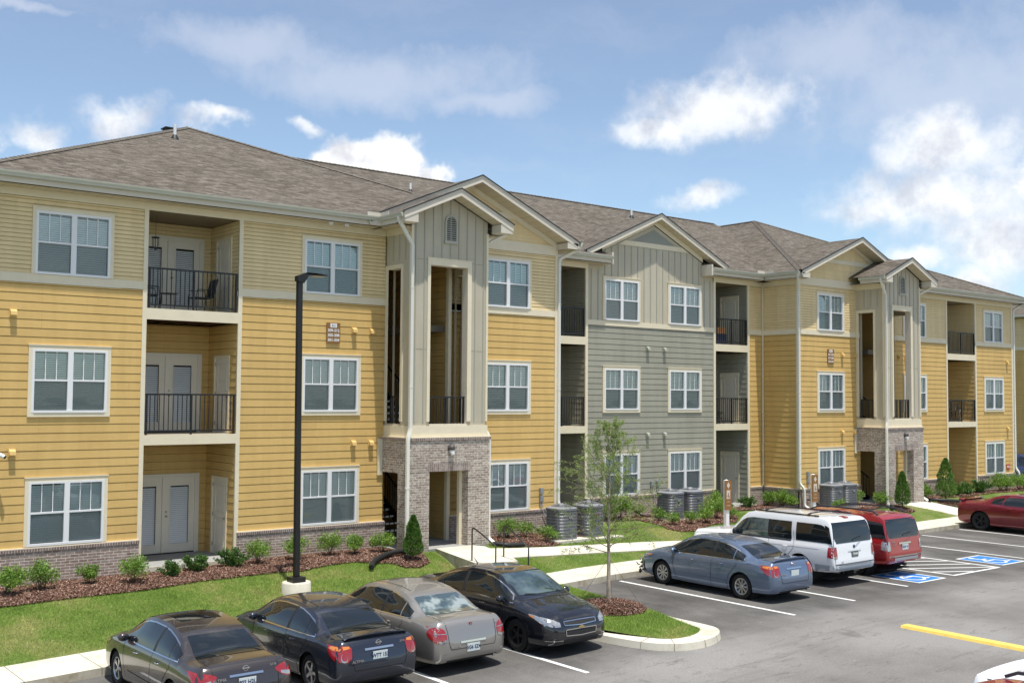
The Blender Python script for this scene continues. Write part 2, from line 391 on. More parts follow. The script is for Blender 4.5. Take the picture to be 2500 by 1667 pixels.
def asphalt_fn(gg, nt, p):
    ob = gg.n('ShaderNodeTexCoord').outputs['Object']
    base = gg.ramp(gg.noise(ob, .22, 5, .6), [(.34, (.175, .163, .150)), (.60, (.265, .254, .238))])
    sx = gg.n('ShaderNodeSeparateXYZ'); nt.links.new(ob, sx.inputs[0])
    wob = gg.m('MULTIPLY', gg.m('SUBTRACT', gg.noise(ob, .9, 4), .5), 1.6)
    yy = gg.m('ADD', sx.outputs[1], wob)
    stall = gg.smooth(yy, 14.6, 16.6)                      # the newer, darker stalls and their oil
    tone = gg.ramp(gg.noise(gg.v('MULTIPLY', ob, (1, .45, 1)), .75, 6, .65), [(.34, (.36,)*3), (.66, (.74,)*3)])
    c = gg.mix(stall, base, gg.mix(1, base, tone, 'MULTIPLY'))
    oil = gg.smooth(gg.noise(gg.v('MULTIPLY', ob, (.9, .5, 1)), .9, 5, .6), .66, .73)
    c = gg.mix(gg.m('MULTIPLY', oil, .45), c, (.075, .07, .066, 1))
    # cracks and scrapes drawn out along the lane
    cr = gg.noise(gg.v('MULTIPLY', ob, (.16, 1.1, 1)), 1.9, 8, .62)
    crk = gg.m('SUBTRACT', 1.0, gg.smooth(gg.m('ABSOLUTE', gg.m('SUBTRACT', cr, .5)), .0, .016))
    gate = gg.smooth(gg.noise(ob, 1.3, 3), .47, .60)
    c = gg.mix(gg.m('MULTIPLY', gg.m('MULTIPLY', crk, gate), .75), c, (.12, .112, .102, 1))
    gr = gg.ramp(gg.noise(ob, 34, 4, .85), [(.28, (.66,)*3), (.72, (1.30,)*3)])
    c = gg.mix(1, c, gr, 'MULTIPLY')
    blot = gg.smooth(gg.noise(gg.v('MULTIPLY', ob, (.7, 1.6, 1)), 2.3, 6, .7), .60, .70)
    c = gg.mix(gg.m('MULTIPLY', blot, .38), c, (.16, .145, .13, 1))
    tr = gg.n('ShaderNodeTexNoise'); nt.links.new(gg.v('MULTIPLY', ob, (.10, 2.4, 1)), tr.inputs['Vector']); tr.inputs['Scale'].default_value = 1.3
    c = gg.mix(gg.m('MULTIPLY', gg.smooth(tr.outputs[0], .56, .66), .22), c, (.14, .13, .12, 1))
    sp = gg.smooth(gg.noise(ob, 7, 2), .74, .78)
    c = gg.mix(gg.m('MULTIPLY', sp, .5), c, (.5, .49, .45, 1))
    nt.links.new(c, p.inputs['Base Color'])
    bp = gg.n('ShaderNodeBump'); bp.inputs['Strength'].default_value = .5; bp.inputs['Distance'].default_value = .01
    nt.links.new(gg.noise(ob, 60, 4, .8), bp.inputs['Height']); nt.links.new(bp.outputs[0], p.inputs['Normal'])
M_ASPH = mat('asphalt', rough=.92, spec=.2, fn=asphalt_fn)
def grass_fn(gg, nt, p):
    ob = gg.n('ShaderNodeTexCoord').outputs['Object']
    c = gg.ramp(gg.noise(ob, .55, 6, .65), [(.30, (.10, .16, .035)), (.5, (.165, .225, .06)), (.68, (.27, .27, .115))])
    k = gg.ramp(gg.noise(ob, 18, 5, .8), [(.3, (.6,)*3), (.7, (1.25,)*3)])
    nt.links.new(gg.mix(1, c, k, 'MULTIPLY'), p.inputs['Base Color'])
    bp = gg.n('ShaderNodeBump'); bp.inputs['Strength'].default_value = .9; bp.inputs['Distance'].default_value = .03
    nt.links.new(gg.noise(ob, 45, 4, .8), bp.inputs['Height']); nt.links.new(bp.outputs[0], p.inputs['Normal'])
M_GRASSB = mat('turf_base', rough=1, spec=.1, fn=grass_fn)
M_MULCHB = mat('mulch_base', (.125, .062, .042), 1, spec=.1, var=.45, vscale=14, bump=1, bscale=40)
M_WPAINT = mat('white_road_paint', rough=.7, spec=.3, fn=lambda gg, nt, p: nt.links.new(gg.ramp(gg.noise(gg.n('ShaderNodeTexCoord').outputs['Object'], 22, 6, .75), [(.30, (.40, .39, .36)), (.42, (.72, .72, .69)), (.6, (.80, .80, .77))]), p.inputs['Base Color']))
M_BPAINT = mat('blue_road_paint', (.035, .20, .56), .6, spec=.3, var=.12, vscale=5)
M_YPAINT = mat('yellow_kerb_paint', (.78, .56, .13), .7, spec=.3, var=.08, vscale=6)

# far ground to the horizon, then lot, lawn
gb = MB(); gb.face([(-900, -900, -1.2), (1500, -900, -1.2), (1500, 1500, -1.2), (-900, 1500, -1.2)])
tag(gb.build('ground', mat('far_ground', (.10, .13, .05), 1, var=.3, vscale=.02)), kind='structure')
xs_all = sorted(set([round(v, 3) for v in fr(-14, 21, 1.75)+fr(21, 95, 2)]))
b = MB()
for i in range(len(xs_all)-1):
    x0, x1 = xs_all[i], xs_all[i+1]
    ya, yb_ = ykerb(x0)+.05, ykerb(x1)+.05
    if x0 >= 56: ya = yb_ = 40
    b.face([(x0, -25, zlot(x0)), (x1, -25, zlot(x1)), (x1, yb_, zlot(x1)), (x0, ya, zlot(x0))], 0)
tag(b.build('parking_lot', M_ASPH), kind='structure')
# lawn slab behind the walk
b = MB(); xs = fr(-14, 54.5, .5)+fr(55, 56, .5)
def lawn(name, x0, x1, y0f, y1, m_, st=.5, dz=0):
    bb = MB(); X = fr(x0, x1, st); n = 24; vs = []
    for j in range(n+1):
        for x in X:
            y = y0f(x)+(y1-y0f(x))*j/n; vs.append((x, y, zland(x, y)+dz))
    bb.v = vs; nx = len(X)
    for j in range(n):
        for i in range(nx-1):
            q = (j*nx+i, j*nx+i+1, (j+1)*nx+i+1, (j+1)*nx+i); bb.f.append(q); bb.mi.append(0); bb.uv.append([(0, 0)]*4)
    return tag(bb.build(name, m_, smooth=True), kind='structure')
lawn('lawn', -14, 56, lambda x: ykerb(x)+WALKW-.02, 29.5, M_GRASSB)
lawn('side_lawn', 56, 95, lambda x: 40, 62, M_GRASSB, 2)
b = MB(); b.face([(53.5, 29.5, .62), (56, 29.5, .62), (56, 80, .62), (53.5, 80, .62)]); b.face([(-14, 29.5, .5), (6.2, 29.5, .5), (6.2, 80, .5), (-14, 80, .5)])
tag(b.build('rear_lawn', M_GRASSB), kind='structure')
# kerbside walk with a proper face, joints
b = MB(); xs = fr(-14, 56, 1.4)
GUT = .012
for i in range(len(xs)-1):
    x0, x1 = xs[i], xs[i+1]
    j = .006
    for a, c in ((x0+j, x1-j),):
        ya, yc = ykerb(a), ykerb(c); za, zc = zlot(a)+.155, zlot(c)+.155
        b.face([(a, ya, za), (c, yc, zc), (c, yc+WALKW, zc), (a, ya+WALKW, za)], 0)
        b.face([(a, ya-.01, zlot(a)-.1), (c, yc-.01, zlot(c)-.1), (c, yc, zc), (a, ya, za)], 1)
        b.face([(c, yc+WALKW, zc-.2), (a, ya+WALKW, za-.2), (a, ya+WALKW, za), (c, yc+WALKW, zc)], 0)
    za, zb_ = zlot(x0)+.13, zlot(x1)+.13
    b.face([(x0, ykerb(x0)+.012, za), (x1, ykerb(x1)+.012, zb_), (x1, ykerb(x1)+WALKW, zb_), (x0, ykerb(x0)+WALKW, za)], 2)
    b.face([(x0, ykerb(x0)+.012, za-.3), (x1, ykerb(x1)+.012, zb_-.3), (x1, ykerb(x1)+.012, zb_), (x0, ykerb(x0)+.012, za)], 2)
tag(b.build('sidewalk', [M_CONC, M_CONCS, mat('joint', (.22, .19, .14), .9)]), kind='structure')
# kerb at the far end of the row, then the drive to the right and its kerb
b = MB(); b.box(55.6, 55.8, 23, 40, -.1, .15, 0); b.box(55.8, 95, 39.8, 40, -.1, .16, 0)
tag(b.build('kerb', M_CONC), kind='structure')

# poured paths
def slab(bb, poly, ztop, drop=.35, mi=0, side=0):
    """poly CCW list of (x,y); ztop float or list"""
    n = len(poly); zt = ztop if isinstance(ztop, (list, tuple)) else [ztop]*n
    bb.face([(p[0], p[1], z) for p, z in zip(poly, zt)], mi)
    for i in range(n):
        j = (i+1) % n
        bb.face([(poly[i][0], poly[i][1], zt[i]-drop), (poly[j][0], poly[j][1], zt[j]-drop), (poly[j][0], poly[j][1], zt[j]), (poly[i][0], poly[i][1], zt[i])], side)
b = MB()
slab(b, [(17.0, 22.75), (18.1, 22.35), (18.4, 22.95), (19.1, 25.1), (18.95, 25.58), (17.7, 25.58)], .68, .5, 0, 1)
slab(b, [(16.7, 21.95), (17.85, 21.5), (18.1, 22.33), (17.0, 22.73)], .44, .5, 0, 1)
def zp(x, y): return (x, y, zland(x, y)+.035)
pts = [zp(18.78, 24.35), zp(20.0, 24.18), zp(20.9, 24.06), zp(22.43, 23.92), zp(24.5, 23.72), zp(26.6, 23.5), zp(28.6, 23.05), (30.5, 22.62, .17)]
top = [zp(19.12, 25.3), zp(20.1, 24.98), zp(20.9, 24.82), zp(22.43, 24.62), zp(24.7, 24.38), zp(26.8, 24.1), zp(28.9, 23.65), (30.9, 23.4, .17)]
for i in range(7):
    a, b2, c, d = pts[i], pts[i+1], top[i+1], top[i]
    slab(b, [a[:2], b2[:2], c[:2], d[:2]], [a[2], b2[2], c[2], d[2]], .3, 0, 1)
tag(b.build('path', [M_CONC, M_CONCS]), kind='structure')
b = MB()
P_ = [(41.3, 25.58), (42.75, 24.15), (42.9, 23.92), (45.3, 23.95), (44.15, 24.5), (43.3, 25.58)]
slab(b, P_, [.63, zland(42.75, 24.15)+.04, .19, .19, zland(44.15, 24.5)+.04, .63], .3)
tag(b.build('path', [M_CONC]), kind='structure')
# breezeway and balcony slabs at ground level
b = MB(); b.box(16.76, 19.6, 25.62, 34, .3, .665, 0); b.box(40.2, 43.05, 25.62, 34, .3, .665, 0)
b.box(9.7, 12.4, 26.82, 28.9, .3, .70, 0); b.box(24.0, 26.4, 28.62, 30.7, .3, .70, 0); b.box(33.3, 35.6, 28.62, 30.7, .3, .70, 0); b.box(47.4, 50.1, 26.82, 28.9, .3, .70, 0)
tag(b.build('patio', M_PATIO), kind='structure')
b = MB(); b.box(9.72, 12.38, 26.79, 26.83, .35, .705, 0); b.box(33.3, 35.6, 28.59, 28.63, .3, .705)
tag(b.build('patio_edge', M_CONC), kind='structure')

# mulch beds (polygons in plan, fan-filled on the land)
def bed(poly, dz=.03, st=.45):
    import mathutils
    tri = mathutils.geometry.tessellate_polygon([[Vector((p[0], p[1], 0)) for p in poly]])
    bb = bmesh.new(); vs = [bb.verts.new((p[0], p[1], 0)) for p in poly]
    for t in tri: bb.faces.new([vs[i] for i in t])
    for _ in range(3): bmesh.ops.subdivide_edges(bb, edges=[e for e in bb.edges if e.calc_length() > st], cuts=1, use_grid_fill=True)
    bmesh.ops.triangulate(bb, faces=bb.faces)
    bmesh.ops.recalc_face_normals(bb, faces=bb.faces)
    for v in bb.verts: v.co.z = zland(v.co.x, v.co.y)+dz
    for f in bb.faces:
        if f.normal.z < 0: f.normal_flip()
    me = bpy.data.meshes.new('mulch_bed'); bb.to_mesh(me); bb.free(); me.materials.append(M_MULCHB)
    me.polygons.foreach_set('use_smooth', [True]*len(me.polygons))
    return tag(link('mulch_bed', me), kind='structure')
BEDS = []
def addbed(poly, **k): BEDS.append(poly); bed(poly, **k)
addbed([(-4, 24.9), (6.1, 25.0), (7.7, 25.04), (9.2, 24.98), (10.7, 25.15), (12.5, 25.12), (13.2, 25.0), (14.1, 25.22), (14.9, 25.25), (15.3, 24.98), (15.75, 24.85), (15.95, 24.42), (16.35, 24.32), (16.85, 24.6), (17.05, 25.1), (17.2, 25.60), (16.74, 25.62), (16.74, 27), (-4, 27)])
addbed([(19.62, 26.3), (20.1, 26.1), (20.7, 25.0), (21.5, 24.83), (22.2, 25.1), (23.0, 25.5), (24.2, 25.4), (24.2, 28.7), (19.62, 27.05)])
addbed([(25.6, 28.9), (26.3, 28.3), (27.0, 28.1), (27.9, 27.6), (27.5, 26.4), (27.0, 25.4), (27.2, 24.95), (27.9, 24.87), (29.2, 25.4), (30.5, 25.4), (31.6, 26.2), (33.1, 27.8), (35.0, 27.5), (36.0, 26.6), (37.0, 25.5), (38.6, 25.2), (40.15, 25.7), (40.15, 27.1), (36.3, 27.1), (36.3, 28.9)])
addbed([(43.1, 25.9), (43.9, 25.6), (45.2, 26.1), (47.5, 25.85), (50, 26.1), (54.8, 25.7), (55.2, 28.5), (53.7, 28.5), (53.7, 27), (43.1, 27)])
addbed([(39.9, 24.9), (40.3, 24.6), (40.9, 24.7), (41.0, 25.2), (40.9, 25.57), (40.1, 25.6)])
addbed([(43.6, 25.2), (44.2, 24.75), (45.0, 24.9), (45.2, 25.5), (44.2, 25.7)])

# ------------------------------------------------------------------ island
isl = [(18.92, 21.5), (18.62, 19.3), (18.45, 18.1), (18.28, 17.0), (18.3, 16.2), (18.28, 15.75), (18.05, 15.40), (17.6, 15.15), (17.1, 15.06), (16.6, 15.16), (16.2, 15.5), (15.98, 16.1), (15.85, 16.9), (15.8, 18), (15.85, 21.5)]
def inset(poly, d):
    n = len(poly); out = []
    for i in range(n):
        a, p, c = Vector(poly[i-1]), Vector(poly[i]), Vector(poly[(i+1) % n])
        e1 = (p-a).normalized(); e2 = (c-p).normalized(); n1 = Vector((-e1.y, e1.x)); n2 = Vector((-e2.y, e2.x)); bis = (n1+n2).normalized()
        out.append(tuple(p - bis*d/max(.5, bis.dot(n1))))
    return out
def chaikin(poly, n=2):
    for _ in range(n):
        o = []
        for i in range(len(poly)):
            a, c = Vector(poly[i]), Vector(poly[(i+1) % len(poly)]); o += [tuple(a*.75+c*.25), tuple(a*.25+c*.75)]
        poly = o
    return poly
isl_s = chaikin(isl[1:-1])
isl_s = [(18.92, 21.5)]+isl_s[2:-4]+[(15.85, 21.5)]
inn = inset(isl_s, .20); 
b = MB(); n = len(isl_s)
area = sum(isl_s[i][0]*isl_s[(i+1) % n][1]-isl_s[(i+1) % n][0]*isl_s[i][1] for i in range(n))
sgn = 1 if area < 0 else -1
inn = inset(isl_s, .22*sgn); mid = inset(isl_s, .04*sgn)
wid = []
for i in range(n):     # the nose has the broad band of kerb
    t = 1-sstep(15.6, 17.6, isl_s[i][1]); wid.append(t)
inn = [tuple(Vector(isl_s[i]) + (Vector(inn[i])-Vector(isl_s[i]))*(.75+1.3*wid[i])) for i in range(n)]
for i in range(n):
    j = (i+1) % n
    if i == n-1: continue
    a, c = isl_s[i], isl_s[j]; za, zc = zlot(a[0]), zlot(c[0])
    b.face([(c[0], c[1], zc-.1), (a[0], a[1], za-.1), (mid[i][0], mid[i][1], za+.14), (mid[j][0], mid[j][1], zc+.14)], 0)
    b.face([(mid[j][0], mid[j][1], zc+.14), (mid[i][0], mid[i][1], za+.14), (inn[i][0], inn[i][1], za+.15), (inn[j][0], inn[j][1], zc+.15)], 0)
for i in (6, 12, 17, 21, 25, 31, 36):
    if i < n-1:
        a, c = Vector((*mid[i], zlot(mid[i][0])+.1425)), Vector((*inn[i], zlot(inn[i][0])+.1525)); e = (Vector(isl_s[i+1])-Vector(isl_s[i])).normalized()*.006; e = Vector((e.x, e.y, 0))
        b.face([a-e, a+e, c+e, c-e][::-1], 1); o = Vector((isl_s[i][0], isl_s[i][1], zlot(isl_s[i][0]))); q = (o-a); q.z = 0; q = q.normalized()*.003
        b.face([o-e+q, o+e+q, a+e+q, a-e+q], 1)
tag(b.build('island_kerb', [M_CONC, mat('joint')], angle=40), kind='structure')
def zisl(x, y): return zlot(x)+.145+.06*sstep(15.6, 17.5, y)
bb = bmesh.new(); vs = [bb.verts.new((p[0], p[1], 0)) for p in inn]; f = bb.faces.new(vs)
bmesh.ops.triangulate(bb, faces=bb.faces)
for _ in range(3): bmesh.ops.subdivide_edges(bb, edges=[e for e in bb.edges if e.calc_length() > .5], cuts=1, use_grid_fill=True)
bmesh.ops.triangulate(bb, faces=bb.faces)
for v in bb.verts: v.co.z = zisl(v.co.x, v.co.y)
bmesh.ops.recalc_face_normals(bb, faces=bb.faces)
for f in bb.faces:
    if f.normal.z < 0: f.normal_flip()
me = bpy.data.meshes.new('island_turf'); bb.to_mesh(me); bb.free(); me.materials.append(M_GRASSB)
tag(link('island_turf', me), kind='structure')
# mulch ring of the tree
TREE = (17.72, 18.55)
b = MB(); 
def ringz(r): return .17*max(0, 1-(r/.78)**2)**.8
k0 = None; rings = []
for r in (.02, .2, .4, .6, .78):
    rings.append([(TREE[0]-.12+r*cos(a)*(1+.08*sin(3*a)), TREE[1]-.15+r*1.15*sin(a), zisl(TREE[0], TREE[1])+ringz(r)+.012) for a in [2*pi*k/24 for k in range(24)]])
for i in range(4):
    for k in range(24): b.face([rings[i][k], rings[i+1][k], rings[i+1][(k+1) % 24], rings[i][(k+1) % 24]])
tag(b.build('mulch_ring', M_MULCHB, smooth=True), kind='structure')

# ------------------------------------------------------------------ painted markings
def pt(x, y, dz=.004): return (x, y, zlot(x)+dz)
def stripe(bb, x, y0, y1, w=.105, mi=0, dz=.004, seg=1):
    bb.face([pt(x-w/2, y0, dz), pt(x+w/2, y0, dz), pt(x+w/2, y1, dz), pt(x-w/2, y1, dz)], mi)
def line(bb, a, c, w=.1, mi=0, dz=.004):
    a, c = Vector(a), Vector(c); d = (c-a).normalized(); n = Vector((-d.y, d.x))*w/2
    q = [a-n, c-n, c+n, a+n]; bb.face([pt(p.x, p.y, dz) for p in q], mi)
STR = [(3.4, 15.0), (6.15, 15.0), (8.75, 15.0), (11.63, 15.05), (14.05, 15.25)]
b = MB()
for x, y0 in STR: stripe(b, x, y0, ykerb(x)-.15)
for x, y0 in [(20.98, 15.75), (23.66, 15.96), (26.62, 16.33), (34.3, 17.0), (37.05, 18.0), (39.9, 18.6), (42.7, 18.8), (45.5, 18.8), (48.3, 19), (51, 19)]: stripe(b, x, y0, ykerb(x)-.2)
# hatched aisle
ax0, ax1, ay0, ay1 = 29.35, 31.85, 16.5, 22.1
stripe(b, ax0, ay0, ay1); stripe(b, ax1, ay0, ay1)
line(b, (ax0+.053, ay0+.05), (ax1-.053, ay0+.05))
for k in range(8):
    y0 = ay0+.75*k-.6; c0 = Vector((ax0+.055, y0+1.35)); c1 = Vector((ax1-.055, y0))
    if c1.y < ay0+.1:
        t = (ay0+.1-c1.y)/(c0.y-c1.y); c1 = c1+(c0-c1)*t
    if c0.y < ay1-.1: line(b, c0, c1, .09)
for x in fr(-10, 62, 2.75):      # facing row on the near side of the drive
    pass
tag(b.build('road_markings', M_WPAINT), kind='structure')
def access(x0, x1, y0, y1):
    bb = MB()
    bb.face([pt(x0, y0), pt(x1, y0), pt(x1, y1), pt(x0, y1)], 1)
    w = .075
    for q in ((x0, x1, y0, y0+w), (x0, x1, y1-w, y1)): bb.face([pt(q[0], q[2], .008), pt(q[1], q[2], .008), pt(q[1], q[3], .008), pt(q[0], q[3], .008)], 0)
    for q in ((x0, x0+w, y0+w, y1-w), (x1-w, x1, y0+w, y1-w)): bb.face([pt(q[0], q[2], .008), pt(q[1], q[2], .008), pt(q[1], q[3], .008), pt(q[0], q[3], .008)], 0)
    # wheelchair figure, head toward the building
    cx, cy = (x0+x1)/2-.05, (y0+y1)/2; s = (x1-x0)/1.45
    def P(u, v): return (cx+u*s, cy+v*s)
    n = 14
    hd = [P(-.12+.10*cos(2*pi*k/n), .55+.10*sin(2*pi*k/n)) for k in range(n)]; bb.face([pt(p[0], p[1], .008) for p in hd], 0)
    line(bb, P(-.12, .46), P(-.08, .0), .10*s, 0, .008); line(bb, P(-.10, .22), P(.20, .22), .07*s, 0, .0092)
    line(bb, P(-.12, -.02), P(.24, -.02), .10*s, 0, .0098); line(bb, P(.24, .01), P(.36, -.46), .10*s, 0, .0104)
    line(bb, P(.33, -.44), P(.50, -.40), .08*s, 0, .011)
    for k in range(16):
        a0 = radians(105+k*14.5); a1 = radians(105+(k+1)*14.5); q = [P(-.02+r*cos(a), -.2+r*sin(a)) for a, r in ((a0, .29), (a1, .29), (a1, .37), (a0, .37))]
        bb.face([pt(p[0], p[1], .0086) for p in q], 0)
    return tag(bb.build('accessible_bay_marking', [M_WPAINT, M_BPAINT]), kind='structure')
access(27.33, 28.72, 16.42, 17.95); access(32.35, 33.75, 16.65, 18.2)
# ================================================================== THE APARTMENT BUILDING
Z1, Z2, Z3 = .70, 3.95, 7.13
SOFZ = 9.78; GUTZ = 10.06
BLD = thing('apartment_building', 'long three-storey apartment building with yellow, beige and grey siding, brick base and hipped shingle roof', 'building', (29.85, 30, .6), world=True)
def P3(pl, u, off, z):
    k, c, s = pl
    return (u, c+s*off, z) if k == 'y' else (c+s*off, u, z)
def wface(mb, pl, u0, u1, z0, z1, o0, o1, mi):
    k, c, s = pl
    flip = (k == 'y' and s > 0) or (k == 'x' and s < 0)
    q = [(u0, z0, o0), (u1, z0, o0), (u1, z1, o1), (u0, z1, o1)]
    if flip: q = [q[1], q[0], q[3], q[2]]
    mb.face([P3(pl, a, o, z) for a, z, o in q], mi)
def cuts(u0, u1, za, zb, holes):
    zs = sorted({za, zb} | {z for h in holes for z in (h[2], h[3]) if za < z < zb and h[0] < u1 and h[1] > u0})
    for a, b_ in zip(zs[:-1], zs[1:]):
        zm = (a+b_)/2; iv = [(u0, u1)]
        for h in holes:
            if h[2] <= zm <= h[3]:
                nv = []
                for p, q in iv:
                    if h[1] <= p or h[0] >= q: nv.append((p, q)); continue
                    if h[0] > p: nv.append((p, h[0]))
                    if h[1] < q: nv.append((h[1], q))
                iv = nv
        for p, q in iv: yield p, q, a, b_
def laps(mb, pl, u0, u1, z0, z1, ex, mi=0, holes=(), t=.016):
    """lap siding: each board leans out to its lower edge, with a real shadow gap behind the board above"""
    t = .010 if ex > .15 else .010; gp = .013 if ex > .15 else .011; dp = -.035; k, c, s = pl
    n = int(math.ceil((z1-z0)/ex-1e-6)); rev = (k == 'y') == (s < 0)
    def hz(p, q, z, oa, ob, up):
        pts = [P3(pl, p, oa, z), P3(pl, q, oa, z), P3(pl, q, ob, z), P3(pl, p, ob, z)]
        mb.face(pts if up else pts[::-1], mi)
    for i in range(n):
        za, zb = z0+i*ex, min(z1, z0+(i+1)*ex); zt = zb-gp
        for p, q, a, b_ in cuts(u0, u1, za, zb, holes):
            e = min(b_, zt)
            if e > a:
                fa, fb = (a-za)/ex, (e-za)/ex; wface(mb, pl, p, q, a, e, t*(1-fa)+.002*fa, t*(1-fb)+.002*fb, mi)
            if b_ > zt: wface(mb, pl, p, q, max(a, zt), b_, dp, dp, mi)
            if a <= zt < b_: hz(p, q, zt, .002, dp, True)
            if a == za: hz(p, q, a, t, dp, False)
def flat(mb, pl, u0, u1, z0, z1, mi=0, holes=(), off=0):
    for p, q, a, b_ in cuts(u0, u1, z0, z1, holes): wface(mb, pl, p, q, a, b_, off, off, mi)
def wbox(mb, pl, u0, u1, z0, z1, o0, o1, mi=0):      # a board on the wall, from offset o0 to o1
    k, c, s = pl
    if k == 'y': mb.box(u0, u1, c+s*o0, c+s*o1, z0, z1, mi)
    else: mb.box(c+s*o0, c+s*o1, u0, u1, z0, z1, mi)
YM, YG = 27.0, 28.8
PM, PG = ('y', YM, -1), ('y', YG, -1)
BASE = .35; CAP0, CAP1 = 1.295, 1.37
# openings
WA = 1.74; WH = 1.50
def wh(xc, flr): z = {1: 1.405, 2: 4.52, 3: 7.79}[flr]; return (xc-WA/2, xc+WA/2, z, z+WH)
XW0, XW1, XB1, XG1, XG2, XB2, XW1b, XW0b = 8.0, 15.05, 21.35, 28.13, 31.54, 38.42, 44.75, 51.75
REC = [(9.81, 12.25), (47.50, 50.0)]; RECG = [(24.15, 26.32), (33.33, 35.3)]
mats3 = [M_YEL, M_BEI, M_GRY, M_TRIM]
BAND0, BAND1 = 7.585, 7.785
FRZ = 9.60
def face_section(u0, u1, wins, recs=(), pl=PM, yel=0, bei=1, bband=True):
    mb = MB(); holes = [wh(x, f) for x in wins for f in (1, 2, 3)] + [(a, b_, .3, FRZ) for a, b_ in recs]
    laps(mb, pl, u0, u1, CAP1, BAND0, .2055, yel, holes)
    laps(mb, pl, u0, u1, BAND1, FRZ, .1035, bei, holes, .020)
    for a, c, e, f_ in cuts(u0, u1, BAND0, BAND1, holes): wbox(mb, pl, a, c, e, f_, 0, .03, 3)
    for a, c, e, f_ in cuts(u0, u1, FRZ, SOFZ, []): wbox(mb, pl, a, c, e, f_, 0, .032, 3)
    return mb.build('siding_wall', mats3, BLD)
face_section(6.15, 16.80, [XW0, XW1], [REC[0]])
face_section(19.15, 23.42, [XB1]); face_section(36.28, 40.5, [XB2])
face_section(43.0, 53.62, [XW1b, XW0b], [REC[1]])
# grey centre
mb = MB(); holes = [wh(x, f) for x in (XG1, XG2) for f in (1, 2, 3)]
laps(mb, PG, RECG[0][1], RECG[1][0], CAP1, BAND0, .2055, 2, holes)
wbox(mb, PG, RECG[0][1]+.12, RECG[1][0]-.12, BAND0, BAND1-.02, 0, .03, 3)
mb.build('siding_wall', mats3, BLD)
mb = MB(); flat(mb, PG, RECG[0][1], RECG[1][0], BAND1-.02, SOFZ, 0, holes)
gx0, gx1, gax, gaz = 27.15, 32.55, 29.85, 11.50
zr = lambda x: gaz-abs(x-gax)*.445
mb.face([(gx0, YG, SOFZ), (gx1, YG, SOFZ), (gx1, YG, zr(gx1)), (gax, YG, gaz), (gx0, YG, zr(gx0))], 0)
x = 26.62
while x < 33.1:
    top = min(10.60, zr(x)) if gx0 < x < gx1 else 9.6
    hs = [h for h in holes if h[0]-.1 < x < h[1]+.1 and h[2] > 7]
    segs = [(BAND1-.02, top)] if not hs else [(hs[0][3]+.12, top)]
    for a, c in segs:
        if c > a: mb.box(x-.02, x+.02, YG-.02, YG+.01, a, c, 1)
    x += .337
for q in ((24.05, 26.44), (33.21, 35.42)): hb_ = MB(); wbox(hb_, PG, q[0], q[1], FRZ, SOFZ, -.05, .031, 0); hb_.build('header_board', [M_TRIM], BLD)
mb.build('batten_wall', [M_BAT, mat('batten_strip', (.40, .40, .335), .7)], BLD)
mb = MB()    # louvred gable triangle and its bands
tz0 = 10.80
for i in range(12):
    z = tz0+i*.055; hw = (gaz-.10-z)/.445-.12
    if hw < .05: break
    hw2 = max(.01, (gaz-.10-z-.055)/.445-.12)
    mb.face([(gax-hw, YG-.028, z), (gax+hw, YG-.028, z), (gax+hw2, YG-.006, z+.055), (gax-hw2, YG-.006, z+.055)], 0)
mb.face([(gax-1.9, YG-.025, 10.62), (gax+1.9, YG-.025, 10.62), (gax+1.55, YG-.025, 10.80), (gax-1.55, YG-.025, 10.80)], 1)
mb.build('gable_louvre', [mat('louvre', (.40, .40, .34), .7), M_TRIM], BLD)

# yellow strips and side walls between the planes
for (a, c) in ((23.42, 24.05), (35.42, 36.28)):
    mb = MB(); laps(mb, PG, a, c, CAP1, BAND0, .2055, 0); laps(mb, PG, a, c, BAND1, FRZ, .1035, 1, (), .020)
    wbox(mb, PG, a, c, BAND0, BAND1, 0, .03, 3); wbox(mb, PG, a, c, FRZ, SOFZ, 0, .03, 3); mb.build('side_wall', mats3, BLD)
for pl in (('x', 36.28, -1), ('x', 23.42, 1)):
    mb = MB(); laps(mb, pl, YM, YG, CAP1, BAND0, .2055, 0); laps(mb, pl, YM, YG, BAND1, FRZ, .1035, 1, (), .020)
    wbox(mb, pl, YM+.02, YG-.02, BAND0, BAND1, 0, .03, 3); wbox(mb, pl, YM+.02, YG-.02, FRZ, SOFZ, 0, .03, 3); mb.build('side_wall', mats3, BLD)
# end walls and back (plain)
for pl in (('x', 6.15, -1), ('x', 53.62, 1)):
    mb = MB(); laps(mb, pl, YM, 50, CAP1, BAND0, .2055, 0); laps(mb, pl, YM, 50, BAND1, SOFZ, .1035, 1, (), .020); wbox(mb, pl, YM, 50, BAND0, BAND1, 0, .03, 3); mb.build('end_wall', mats3, BLD)
mb = MB(); laps(mb, ('y', 50, 1), 6.15, 53.62, .5, SOFZ, .2055, 0)
mb.build('rear_wall', mats3, BLD)
